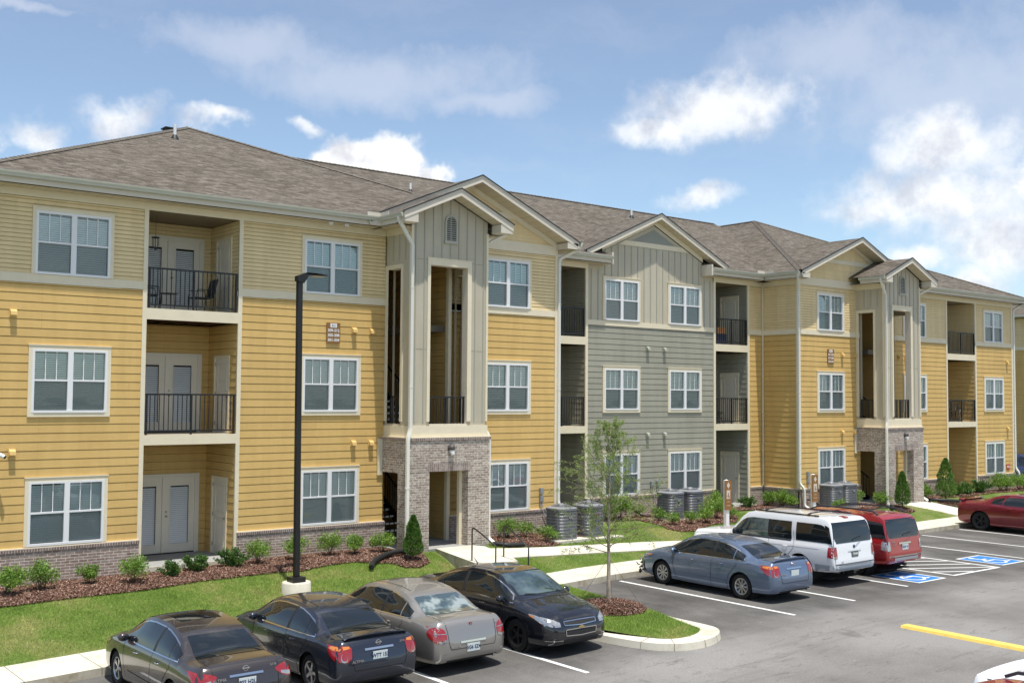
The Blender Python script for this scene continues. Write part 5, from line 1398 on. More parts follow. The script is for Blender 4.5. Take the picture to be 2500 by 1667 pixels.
def sedan(name, label, loc, rotz, pm, keys=SED, L=4.82, wheels=(1.05, 3.83), rim='multi', rm=None, glass=M_AGL, rg=None, tail=None, plate='', spoiler=False, badges=(), chrome=True, hchrome=False, front=False, plate_z=.72, group='sedans parked in the bays', arch=.375, sunroof=False, rearcap='', exh=1, tailz=None):
    s = Car(name, label, 'car', loc, rotz, keys, L, pm, wheels, .325, group, arch)
    bot = [(.9, 1.01), (1.2, .99), (2.0, .975), (3.0, .96), (3.7, .945)]
    top = [(.75, 1.03), (1.0, 1.10), (1.25, 1.195), (1.5, 1.27), (1.8, 1.33), (2.1, 1.355), (2.5, 1.36), (2.8, 1.335), (3.05, 1.27), (3.3, 1.175), (3.55, 1.06), (3.75, .96)]
    side_glass(s, bot, top, 1.35, 1.98, glass, -.0, -.03, name='rear_door_window'); side_glass(s, bot, top, 2.07, 3.50, glass, -.03, .0, name='front_door_window', n=18)
    side_glass(s, bot, top, 1.00, 1.31, glass, .0, .0, name='quarter_window')
    pil = [((1.98, .97), (1.95, 1.36)), ((2.07, .965), (2.04, 1.36))]; s.patch(C(s, pil), 'x', M_BLACKP, 'door_pillar', .0055, 6, both=True)
    screen(s, .60+.02, 1.30, .62, .52, rg or glass, 'rear_window', .05); screen(s, 3.72, 2.98, .70, .54, M_AGL2 if front else glass, 'windscreen', -.09)
    tm = M_CHR if chrome else M_BLACKP
    s.strip(S2(s, [(.96, 1.00)]+[(p[0], p[1]+.012) for p in top[2:-1]]+[(3.62, .99)]), .018, 'x', tm, 'window_trim'); s.strip(S2(s, [(.96, .985), (1.2, .975), (2.0, .96), (3.0, .945), (3.66, .935)]), .018, 'x', tm, 'window_trim')
    # door gaps
    for p in ([(3.42, .93), (3.40, .60), (3.28, .30), (3.22, .22)], [(2.02, .95), (2.05, .60), (2.03, .22)], [(1.22, .97), (1.20, .85), (1.42, .62), (1.50, .40), (1.48, .22)], [(1.48, .225), (3.22, .225)]): s.strip(S2(s, p), .010, 'x', M_SEAM, 'door_gap')
    s.strip(S2(s, [(1.52, .42), (3.2, .42)]), .02, 'x', s.pm, 'side_moulding', off=.012)
    s.handle(1.72, .83, M_CHR if hchrome else None); s.handle(2.75, .82, M_CHR if hchrome else None); s.mirror(3.38, .96)
    # boot lid gaps
    s.strip([(.60, -L/2+.55), (.62, -L/2+.3), (.58, -L/2+.16)], .010, 'z', M_SEAM, 'boot_gap'); 
    s.strip([(-.52, .50), (.52, .50)], .011, 'y-', M_SEAM, 'boot_gap', both=False); s.strip([(.58, .96), (.56, .62), (.52, .50)], .011, 'y-', M_SEAM, 'boot_gap')
    s.strip([(-.66, -L/2+3.80), (-.45, -L/2+3.88), (.45, -L/2+3.88), (.66, -L/2+3.80)], .03, 'z', M_BLACKP, 'cowl', both=False)
    s.strip([(.66, -L/2+3.84), (.64, -L/2+4.25), (.52, -L/2+4.62)], .009, 'z', M_SEAM, 'bonnet_gap')
    s.patch([((-.6, .30), (-.6, .255)), ((0, .30), (0, .25)), ((.6, .30), (.6, .255))], 'y-', M_BLACKP, 'bumper_insert', .004, 2)
    if exh:
        for sd in ((-1, 1) if exh == 2 else (1,)):
            q = MB(); q.tube([(sd*.55, -L/2+.2, .27), (sd*.55, -L/2+.04, .265)], .035, 14); q.build('exhaust', [M_CHR], s.t, angle=40)
    if sunroof:
        cols = [((x, -L/2+1.95), (x, -L/2+2.75)) for x in (-.38, -.2, 0, .2, .38)]; s.patch(cols, 'z', M_AGL, 'sunroof', .005, 6)
    else: s.strip([(.42, -L/2+1.6), (.44, -L/2+2.9)], .012, 'z', M_SEAM, 'roof_gap')
    if tail == 'round':
        for nm, mm, c_, o_ in (('tail_light', M_RED, [((.58, .72), (.56, .90)), ((.66, .66), (.66, .935)), ((.74, .66), (.74, .94)), ((.80, .68), (.80, .935)), ((.845, .74), (.845, .925))], .006),):
            tl = s.patch(c_, 'y-', mm, nm, o_, 8, both=True)
        s.patch(C(s, [((.09, .66), (.10, .90)), ((.18, .70), (.2, .92)), ((.30, .76), (.31, .92)), ((.42, .86), (.42, .91))]), 'x', M_RED, 'tail_light', .006, 5, both=True)
        n = 14
        for sd in (-1, 1):
            pass
        s.patch([((.60, .885), (.60, .925)), ((.70, .875), (.70, .93)), ((.80, .86), (.80, .925)), ((.84, .86), (.84, .915))], 'y-', M_AMB, 'amber_lamp', .011, 3, both=True)
        s.patch([((.665, .71), (.665, .77)), ((.68, .68), (.68, .80)), ((.72, .665), (.72, .815)), ((.76, .68), (.76, .80)), ((.775, .71), (.775, .77))], 'y-', M_CLR, 'reverse_lamp', .010, 4, both=True)
        s.patch([((.668, .73), (.668, .78)), ((.68, .70), (.68, .80)), ((.715, .69), (.715, .82)), ((.75, .70), (.75, .80)), ((.765, .73), (.765, .78))], 'y-', M_RED, 'brake_lamp', .014, 4, both=True)
        s.patch(C(s, [((.12, .86), (.13, .90)), ((.25, .86), (.26, .905)), ((.38, .885), (.38, .905))]), 'x', M_AMB, 'amber_lamp', .010, 3, both=True)
    elif tail == 'wedge':
        s.patch([((.52, .84), (.52, .87)), ((.62, .76), (.62, .91)), ((.72, .72), (.72, .93)), ((.80, .70), (.80, .93)), ((.85, .72), (.85, .92))], 'y-', M_RED, 'tail_light', .006, 6, both=True)
        s.patch([((.62, .775), (.62, .815)), ((.72, .74), (.72, .80)), ((.80, .72), (.80, .79))], 'y-', M_CLR, 'reverse_lamp', .010, 3, both=True)
        s.patch(C(s, [((.08, .72), (.10, .90)), ((.2, .76), (.22, .93)), ((.35, .84), (.36, .935)), ((.48, .915), (.49, .93))]), 'x', M_RED, 'tail_light', .006, 5, both=True)
    elif tail == 'oval':
        s.patch([((.60, .70), (.60, .80)), ((.64, .655), (.64, .875)), ((.71, .63), (.71, .92)), ((.78, .63), (.78, .93)), ((.84, .66), (.84, .92))], 'y-', M_RED, 'tail_light', .006, 8, both=True)
        s.patch([((.62, .655), (.62, .70)), ((.71, .625), (.71, .675)), ((.80, .64), (.80, .68))], 'y-', M_CLR, 'reverse_lamp', .010, 3, both=True)
        s.patch([((.60, .795), (.60, .806)), ((.72, .80), (.72, .812)), ((.82, .80), (.82, .812))], 'y-', M_CLR, 'lamp_divider', .011, 1, both=True)
        s.patch(C(s, [((.07, .66), (.09, .92)), ((.16, .68), (.18, .93)), ((.26, .74), (.28, .90)), ((.33, .80), (.34, .85))]), 'x', M_RED, 'tail_light', .006, 6, both=True)
    if spoiler:
        mb = MB(); z = 1.075; y0 = -L/2+.17
        pr = [(-.66, .02), (-.6, .05), (-.3, .075), (0, .08), (.3, .075), (.6, .05), (.66, .02)]
        for (a, h1), (c, h2) in zip(pr[:-1], pr[1:]):
            ya, yc = y0-(.03-a*a*.06), y0-(.03-c*c*.06); z_ = 1.02
            mb.face([(a, ya, z_+h1-.018), (c, yc, z_+h2-.018), (c, yc, z_+h2), (a, ya, z_+h1)]); mb.face([(a, ya, z_+h1), (c, yc, z_+h2), (c, yc+.14, z_+h2*.3), (a, ya+.14, z_+h1*.3)]); mb.face([(c, yc, z_+h2-.018), (a, ya, z_+h1-.018), (a, ya+.14, z_-.03), (c, yc+.14, z_-.03)])
        mb.build('spoiler', [s.pm], s.t, smooth=True)
    if tail: 
        s.strip([(-.30, plate_z+.12), (.30, plate_z+.12)], .035, 'y-', M_CHR, 'boot_trim', both=False, off=.012)
        s.plate(plate_z, plate)
    for txt, x, z, sz in badges: s.badge(txt, x, z, sz)
    if rearcap:   # round or square maker's emblem
        h = s.hit((0, -6, .93), (0, 1, 0))[0]; q = MB()
        if rearcap == 'ring':
            q.tube([(.048*cos(a), h.y-.012, .935+.040*sin(a)) for a in [2*pi*k/18 for k in range(18)]], .007, 6, closed=True); q.box(-.066, .066, h.y-.022, h.y-.004, .925, .945)
            q.build('emblem', [M_CHR], s.t, angle=40)
        else:
            q.box(-.035, .035, h.y-.012, h.y-.0, .885, .955, 0); q.beam((-.025, h.y-.014, .90), (.025, h.y-.014, .945), .008, .012, mi=1); q.beam((-.02, h.y-.015, .945), (.02, h.y-.015, .90), .008, .01, mi=1); q.build('emblem', [mat('emblem_red', (.25, .01, .02), .3), M_CHR], s.t)
    # front lamps (seen at an angle)
    s.patch([((.52, .60), (.52, .68)), ((.62, .60), (.62, .73)), ((.72, .61), (.72, .76)), ((.79, .64), (.79, .78)), ((.84, .70), (.84, .80))], 'y+', M_CLR, 'headlight', .006, 6, both=True)
    s.patch(C(s, [((4.20, .79), (4.20, .81)), ((4.35, .74), (4.35, .80)), ((4.50, .68), (4.50, .775)), ((4.64, .62), (4.62, .74))]), 'x', M_CLR, 'headlight', .006, 5, both=True)
    s.patch(C(s, [((4.22, .775), (4.22, .80)), ((4.36, .735), (4.36, .775))]), 'x', M_AMB, 'amber_lamp', .010, 3, both=True)
    s.wheel_set(rim, rm); s.t.scale = (.97, .965, .965)
    return s
M_P1 = paint('grey_brown_paint', (.060, .050, .048), .25, .5); M_P2 = paint('dark_blue_paint', (.028, .034, .050), .22, .5); M_P3 = paint('taupe_paint', (.31, .29, .265), .30, .55)
M_P4 = paint('black_paint', (.008, .009, .014), .12, .1); M_P5 = paint('steel_blue_paint', (.125, .17, .255), .27, .5); M_P6 = paint('white_paint', (.74, .75, .77), .25, 0); M_P7 = paint('red_paint', (.30, .010, .012), .25, .1); M_P8 = paint('maroon_paint', (.17, .008, .018), .2, .3); M_P9 = paint('navy_paint', (.03, .045, .12), .2, .4)
M_RGL = mat('pale_interior_glass', rough=.03, spec=.8, coat=1, fn=lambda gg, nt, p: nt.links.new(gg.ramp(gg.noise(gg.n('ShaderNodeTexCoord').outputs['Object'], 3.2, 2), [(.45, (.05, .075, .08)), (.52, (.11, .145, .14)), (.6, (.30, .34, .32))]), p.inputs['Base Color']))
def zc(x): return zlot(x)
c1 = sedan('parked_car', 'dark grey-brown sedan at the far left of the bays, chrome strip across its boot, sunroof', (7.80, 18.85, zc(7.8)), 0, M_P1, tail='wedge', plate='802 H2L', badges=[('ALTIMA', -.48, .80, .07), ('2.5 SL', .50, .93, .05)], hchrome=True, sunroof=True, rearcap='ring', rim='split', exh=2)
c2 = sedan('parked_car', 'dark blue sedan with boot spoiler and amber-topped round tail lights, second from the left', (10.34, 18.92, zc(10.4)), 0, M_P2, tail='round', plate='WTT 153', badges=[('ALTIMA', -.47, .66, .07), ('2.5 S', .50, .90, .05)], spoiler=True, rearcap='ring', rim='five')
c3 = sedan('parked_car', 'taupe silver sedan with oval red tail lights parked between the dark blue and black sedans', (12.44, 19.02, zc(12.6)), 0, M_P3, tail='oval', plate='5G6 5Z4', badges=[('AURA XE', -.42, .56, .05)], rearcap='square', rim='multi', rg=M_RGL, plate_z=.50)
c5 = sedan('parked_car', 'steel blue sedan with crumpled front corner and spoiler, parked beside the white SUV', (22.38, 19.10, zc(22)), 0, M_P5, tail='round', plate='', badges=[('ALTIMA', -.46, .70, .06), ('2.5', .50, .90, .05)], spoiler=True, rearcap='ring', rim='multi')
# front corner damage: dark torn bumper hanging
mb = MB(); rnd = random.Random(5)
for k in range(34):
    x = -.86+rnd.random()*.35; y = 2.10+rnd.random()*.28; z = .26+rnd.random()*.32; a = rnd.random()*.07+.02; d = Vector((rnd.uniform(-1, 1), rnd.uniform(-1, 1), rnd.uniform(-1, 1))).normalized()
    mb.beam(Vector((x, y, z)), Vector((x, y, z))+d*a*1.6, .02+rnd.random()*.05, .01+rnd.random()*.02)
mb.build('broken_bumper', [M_BLACKP], c5.t)
c5.patch([((-.84, .30), (-.84, .56)), ((-.74, .28), (-.74, .60)), ((-.62, .30), (-.62, .58)), ((-.52, .33), (-.52, .5))], 'y+', M_BLACKP, 'torn_bumper', .012, 6)
c5.patch(C(c5, [((4.42, .28), (4.40, .60)), ((4.52, .26), (4.50, .62)), ((4.66, .28), (4.64, .60))]), 'x', M_BLACKP, 'torn_wing', .010, 5)

# black sedan facing out of its bay
c4 = sedan('parked_car', 'glossy black sedan facing out of its bay, double chrome grille and black steel-look wheels', (14.86, 18.82, zc(15)), pi, M_P4, tail=None, rim='steel', rm=M_RIMD, front=True, sunroof=False)
for z0, z1, wa in ((.60, .69, .42), (.40, .535, .40)):
    c4.patch([((x, z0+.02*abs(x)/wa), (x, z1-.0*abs(x))) for x in [wa*(-1+2*i/10) for i in range(11)]], 'y+', mat('grille_mesh', (.02, .02, .02), .6, bump=1, bscale=150), 'grille', .006, 4)
    c4.strip([(-wa, z1), (0, z1+.005), (wa, z1)], .016, 'y+', M_CHR, 'grille_trim', both=False, off=.012); c4.strip([(-wa, z0+.02), (0, z0), (wa, z0+.02)], .016, 'y+', M_CHR, 'grille_trim', both=False, off=.012)
    c4.strip([(wa, z0+.02), (wa+.012, z1)], .016, 'y+', M_CHR, 'grille_trim', off=.012)
c4.t.scale = (.98, 1.03, .99)
h = c4.hit((0, 6, .565), (0, -1, 0))[0]; q = MB(); q.box(-.075, .075, h.y+.004, h.y+.02, .553, .583); q.box(-.032, .032, h.y+.004, h.y+.022, .538, .598); q.build('emblem', [mat('gold', (.65, .50, .22), .25, 1)], c4.t)
c4.patch([((-.45, .25), (-.45, .34)), ((0, .24), (0, .35)), ((.45, .25), (.45, .34))], 'y+', M_BLACKP, 'air_intake', .005, 2)
c4.strip([(.48, .335), (.80, .335)], .012, 'y+', M_CHR, 'fog_trim', off=.008)
c4.strip([(-.62, -c4.L/2+3.76), (-.1, -c4.L/2+3.60)], .018, 'z', M_BLACKP, 'wiper', off=.02, both=False); c4.strip([(.0, -c4.L/2+3.80), (.5, -c4.L/2+3.66)], .018, 'z', M_BLACKP, 'wiper', off=.02, both=False)
q = MB(); q.tube([(0, -c4.L/2+1.45, 1.37), (0, -c4.L/2+1.42, 1.43), (0, -c4.L/2+1.30, 1.52)], [.02, .012, .004], 8); q.build('antenna', [M_BLACKP], c4.t)

# ---- big SUVs
def suv(name, label, loc, rotz, pm, L, W, H, wheels, R, arch, tailc, rails='bars', plate='', badges=(), lower=None, group='SUVs parked in the bays', darkside=True, clearfront=True, tail_mat=None, mold=.0, hood=1.19, belt=1.13):
    hw = W/2; b0 = belt
    keys = [(0.0, hw-.16, .50, .62, hw-.24, .62, .64), (.03, hw-.06, .44, .74, hw-.13, .80, .82), (.07, hw-.025, .42, b0-.10, hw-.11, b0+.04, b0+.06), (.12, hw-.015, .41, b0-.05, hw-.105, b0+.24, b0+.28), (.20, hw-.010, .40, b0-.02, hw-.12, b0+.52, b0+.57), (.27, hw-.008, .39, b0, hw-.135, H-.13, H-.065),
            (.40, hw-.005, .38, b0, hw-.145, H-.07, H-.02), (.8, hw, .36, b0, hw-.145, H-.045, H), (2.2, hw, .34, b0-.005, hw-.145, H-.045, H+.005), (2.95, hw, .34, b0-.01, hw-.15, H-.07, H-.015), (3.2, hw, .34, b0-.015, hw-.165, H-.20, H-.14), (3.5, hw, .34, b0-.02, hw-.19, H-.47, H-.41), (3.74, hw-.003, .34, b0-.03, hw-.19, hood+.02, hood+.065),
            (3.9, hw-.005, .35, b0-.05, hw-.17, hood-.01, hood+.03), (4.4, hw-.015, .30, b0-.09, hw-.14, hood-.04, hood-.0), (L-.26, hw-.03, .32, b0-.14, hw-.16, hood-.09, hood-.05), (L-.10, hw-.07, .34, b0-.24, hw-.19, hood-.18, hood-.14), (L-.04, hw-.16, .38, .72, hw-.3, .76, .80), (L, hw-.28, .44, .60, hw-.4, .62, .64)]
    s = Car(name, label, 'suv', loc, rotz, keys, L, pm, wheels, R, group, arch, 'suv')
    bot = [(.1, b0+.05), (1.5, b0+.045), (3.6, b0+.02)]; top = [(.28, b0+.35), (.40, H-.21), (.6, H-.19), (2.8, H-.19), (3.0, H-.22), (3.2, H-.31), (3.45, H-.53), (3.65, H-.74)]
    side_glass(s, bot, top, .16, 1.28, M_AGL, .14, .0, name='quarter_window'); side_glass(s, bot, top, 1.42, 2.16, M_AGL, .02, .0, name='rear_door_window', n=10); side_glass(s, bot, top, 2.24, 3.44, M_AGL2 if clearfront else M_AGL, .0, -.0, name='front_door_window', n=14)
    s.patch(C(s, [((2.16, b0+.04), (2.16, H-.19)), ((2.24, b0+.04), (2.24, H-.19))]), 'x', M_BLACKP, 'door_pillar', .0065, 5, both=True)
    s.strip(S2(s, [(1.44, b0+.02), (3.5, b0)]), .035, 'x', M_BLACKP, 'window_sill', off=.008)
    s.patch(C(s, [((.10, b0+.04), (.22, H-.26)), ((.17, b0+.04), (.30, H-.22)), ((.24, b0+.04), (.37, H-.20))]), 'x', M_AGL, 'rear_pillar', .0055, 5, both=True)
    for yw in wheels:
        s.strip([(yw-L/2+(arch+.035)*cos(a), R+(arch+.035)*sin(a)) for a in [radians(-8+14*k) for k in range(15)]], .055, 'x', s.pm, 'arch_flare', off=.016)
    s.strip(S2(s, [(.5, b0-.09), (3.6, b0-.11)]), .014, 'x', s.pm, 'body_crease', off=.012)
    s.strip(S2(s, [(1.62, .62), (3.5, .62)]), .07, 'x', s.pm, 'side_moulding', off=.016)
    # rear window by casting forward
    zt_ = H-.13; z0 = b0+.05
    s.patch([((x*(hw-.085), z0), (x*(hw-.185), zt_)) for x in [-1+2*i/12 for i in range(13)]], 'y-', M_AGL, 'rear_window', .006, 8)
    screen(s, 3.70, 3.18, hw-.26, hw-.30, M_AGL, 'windscreen', -.08)
    for p in ([(3.42, b0), (3.42, .70), (3.30, .42)], [(2.2, b0+.02), (2.2, .42)], [(1.36, b0+.3), (1.34, b0), (1.34, .95), (1.62, .62), (1.66, .42)], [(1.66, .42), (3.30, .42)]): s.strip(S2(s, p), .011, 'x', M_SEAM, 'door_gap')
    s.handle(1.62, .98); s.handle(2.5, .97); s.mirror(3.36, b0+.06, M_BLACKP, (.12, .07, .12))
    s.strip([(hw-.17, H-.22), (hw-.09, b0+.03), (hw-.10, .62)], .012, 'y-', M_SEAM, 'tailgate_gap', off=.005); s.strip([(-hw+.12, .62), (hw-.12, .62)], .012, 'y-', M_SEAM, 'tailgate_gap', both=False, off=.005)
    q = MB(); q.tube([(.02, -L/2+.02, b0+.10), (.05, -L/2+.00, b0+.13), (.42, -L/2+.05, b0+.20)], [.015, .01, .008], 6); q.build('rear_wiper', [M_BLACKP], s.t)
    s.plate(.86, plate, m_=mat('plate_dark', (.10, .13, .12), .5) if lower else None, ink=M_WHITE if lower else None)
    s.strip([(-.30, .97), (.30, .97)], .05, 'y-', s.pm if lower else M_CHR, 'tailgate_trim', both=False, off=.016)
    tm = tail_mat or M_RED
    s.patch([((hw-.20, .80), (hw-.185, b0-.04)), ((hw-.12, .78), (hw-.11, b0-.03)), ((hw-.06, .78), (hw-.055, b0-.03))], 'y-', tm, 'tail_light', .008, 6, both=True)
    s.patch(C(s, [((.06, .80), (.075, b0-.05)), ((.14, .80), (.15, b0-.05)), ((.22, .82), (.22, b0-.06))]), 'x', tm, 'tail_light', .008, 6, both=True)
    if tail_mat is None: s.patch([((hw-.185, .785), (hw-.185, .85)), ((hw-.06, .785), (hw-.06, .85))], 'y-', M_CLR, 'reverse_lamp', .012, 2, both=True)
    s.patch([((x*(hw-.1), .60), (x*(hw-.1), .64)) for x in (-1, -.5, 0, .5, 1)], 'y-', M_GREYP if lower else M_CHR, 'bumper_step', .012, 2)
    if lower:
        s.patch([((x*(hw-.12), .45), (x*(hw-.12), .585)) for x in [-1+2*i/10 for i in range(11)]], 'y-', lower, 'bumper_cover', .006, 4)
        s.patch(C(s, [((.05, .45), (.05, .60)), ((.2, .42), (.2, .60)), ((.62, .40), (.62, .60))]), 'x', lower, 'bumper_cover', .006, 4, both=True)
        s.patch(C(s, [((1.60, .37), (1.60, .47)), ((3.6, .37), (3.6, .47))]), 'x', lower, 'sill_cover', .006, 3, both=True)
    q = MB(); q.box(-.05, .05, -L/2+.02, -L/2+.15, .33, .40); q.build('tow_hitch', [M_BLACKP], s.t)
    # headlights
    s.patch([((.50, .78), (.50, .92)), ((hw-.3, .78), (hw-.3, .93)), ((hw-.16, .80), (hw-.16, .92))], 'y+', M_CLR, 'headlight', .008, 4, both=True)
    s.patch(C(s, [((L-.32, .78), (L-.34, .93)), ((L-.2, .76), (L-.22, .90))]), 'x', M_AMB, 'amber_lamp', .008, 4, both=True)
    if rails == 'none': pass
    elif rails == 'bars':
        q = MB()
        for sd in (-1, 1): q = MB(); q.beam((sd*(hw-.24), -L/2+.65, H+.012), (sd*(hw-.24), -L/2+2.8, H+.012), .035, .04); q.build('roof_rail', [M_BLACKP], s.t)
        for y in (1.0, 2.45):
            q = MB(); w_ = hw-.22; q.tube([(w_*t, -L/2+y, H+.02+.055*(1-abs(t)**6)) for t in [-1, -.95, -.8, -.4, 0, .4, .8, .95, 1]], 0, sq=(.03, .012)); q.build('roof_bar', [M_BLACKP], s.t, angle=40)
    else:
        for sd in (-1, 1):
            q = MB(); q.tube([(sd*(hw-.22), -L/2+.45, H-.01), (sd*(hw-.255), -L/2+.62, H+.07), (sd*(hw-.25), -L/2+1.2, H+.10), (sd*(hw-.25), -L/2+2.0, H+.10), (sd*(hw-.255), -L/2+2.5, H+.07), (sd*(hw-.22), -L/2+2.75, H-.02)], 0, sq=(.025, .02)); q.build('roof_rail', [mat('rail_grey', (.05, .055, .065), .5)], s.t, angle=40)
        for y in (.95, 2.2):
            q = MB(); q.tube([(-(hw-.27), -L/2+y, H+.065), (0, -L/2+y, H+.085), (hw-.27, -L/2+y, H+.065)], 0, sq=(.03, .01)); q.build('roof_bar', [M_BLACKP], s.t, angle=40)
    for txt, x, z, sz in badges: s.badge(txt, x, z, sz)
    for sd in (-1, 1):
        q = MB(); q.beam((sd*.42, -L/2+.27, H-.18), (sd*.42, -L/2+.34, H-.085), .03, .02); q.build('glass_hinge', [M_BLACKP], s.t)
    return s
c6 = suv('parked_suv', 'large white SUV with grey lower bumper and black roof rails', (25.62, 19.80, zc(25.5)), 0, M_P6, 5.20, 1.98, 1.86, (1.13, 4.15), .385, .445, None, 'bars', 'TENN', [('XLT', -.60, .68, .06)], lower=mat('grey_bumper', (.33, .37, .41), .45))
c6.patch([((-.12, 1.80), (-.12, 1.845)), ((.12, 1.80), (.12, 1.845))], 'y-', M_RED, 'high_stop_lamp', .008, 2)
q = MB(); h = c6.hit((0, -6, 1.06), (0, 1, 0))[0]; q.lathe([(.001, -.014), (.045, -.012), (.05, 0)], 16, (0, h.y, 1.06), 'y'); q.build('emblem', [mat('emblem_blue', (.02, .05, .15), .3)], c6.t)
c6.wheel_set('six', M_RIM, .26); c6.t.scale = (.98, .98, .975)
c7 = suv('parked_suv', 'bright red SUV with dark roof rails and clear tail lights, beside the white SUV', (28.0, 19.62, zc(28)), 0, M_P7, 4.90, 1.86, 1.78, (1.10, 3.98), .37, .43, None, 'rails', 'KDV 41', [('PREMIER', -.55, 1.02, .05), ('AWD', -.55, .94, .05)], tail_mat=M_CLR, clearfront=False, belt=1.08, hood=1.06)
c7.patch([((x*(.6), .50), (x*.6, .58)) for x in (-1, -.5, 0, .5, 1)], 'y-', mat('silver_trim', (.45, .46, .48), .35, .6), 'bumper_trim', .016, 2)
c7.wheel_set('five', M_RIM, .25); c7.t.scale = (.98, .98, .98)

# ---- maroon coupe, tail to the building
CP = [(0.00, .60, .42, .72, .52, .74, .76), (.04, .80, .34, .84, .70, .90, .92), (.10, .89, .30, .93, .74, 1.02, 1.05), (.18, .92, .27, .96, .75, 1.05, 1.085), (.5, .945, .25, .985, .74, 1.055, 1.10), (.9, .958, .22, 1.00, .70, 1.09, 1.13), (1.3, .96, .20, 1.0, .64, 1.22, 1.27), (1.75, .96, .19, .985, .60, 1.345, 1.39),
      (2.2, .955, .19, .97, .595, 1.385, 1.43), (2.6, .955, .19, .96, .60, 1.37, 1.42), (2.95, .955, .19, .95, .62, 1.27, 1.32), (3.3, .955, .19, .94, .66, 1.10, 1.15), (3.5, .955, .2, .93, .72, 1.01, 1.06), (3.9, .95, .2, .91, .76, .96, 1.02), (4.5, .93, .21, .87, .76, .91, .97), (4.8, .89, .23, .80, .72, .84, .89), (4.95, .80, .27, .70, .64, .74, .78), (5.02, .62, .34, .56, .5, .58, .6)]
s = Car('parked_car', 'dark maroon two-door coupe with rear spoiler, backed into its bay at the right edge', 'car', (41.15, 20.10, zc(41)), pi, CP, 5.02, M_P8, (1.02, 3.97), .36, 'sedans parked in the bays'.replace('sedans', 'sedans'), .40)
s.t['group'] = ''; del s.t['group']
bot = [(1.2, 1.06), (2.0, 1.02), (3.4, .985)]; top = [(1.2, 1.10), (1.45, 1.19), (1.7, 1.255), (2.0, 1.30), (2.5, 1.315), (2.8, 1.27), (3.1, 1.14), (3.35, 1.0)]
side_glass(s, bot, top, 1.42, 1.84, M_AGL, .05, .05, name='quarter_window'); side_glass(s, bot, top, 1.90, 3.20, M_AGL, .05, -.0, name='door_window')
screen(s, .95, 1.52, .62, .52, M_AGL, 'rear_window', .05); screen(s, 3.44, 2.74, .70, .54, M_AGL, 'windscreen', -.08)
for p in ([(3.35, .95), (3.33, .5), (3.25, .24)], [(1.88, 1.0), (1.84, .7), (1.9, .24)], [(1.9, .24), (3.25, .24)]): s.strip(S2(s, p), .012, 'x', M_SEAM, 'door_gap')
s.strip(S2(s, [(.25, .90), (1.8, .84), (3.3, .86)]), .012, 'x', s.pm, 'flank_crease', off=.008)
s.handle(2.15, .90); s.mirror(3.22, 1.0); s.wheel_set('split', M_RIMD, .26)
mb = MB(); z = 1.10
for (a, c) in zip([-.8, -.75, -.4, 0, .4, .75], [-.75, -.4, 0, .4, .75, .8]):
    f_ = lambda x: .07 if abs(x) < .78 else .02
    ya = -2.51+.14; mb.face([(a, ya-.04, z+f_(a)-.02), (c, ya-.04, z+f_(c)-.02), (c, ya-.04, z+f_(c)+.01), (a, ya-.04, z+f_(a)+.01)]); mb.face([(a, ya-.04, z+f_(a)+.01), (c, ya-.04, z+f_(c)+.01), (c, ya+.16, z+f_(c)-.04), (a, ya+.16, z+f_(a)-.04)]); mb.face([(c, ya-.04, z+f_(c)-.02), (a, ya-.04, z+f_(a)-.02), (a, ya+.16, z-.06), (c, ya+.16, z-.06)])
mb.build('spoiler', [M_P8], s.t, smooth=True)
s.patch([((x, .80), (x, .92)) for x in (-.72, -.4, 0, .4, .72)], 'y-', M_RED, 'tail_light', .006, 3)

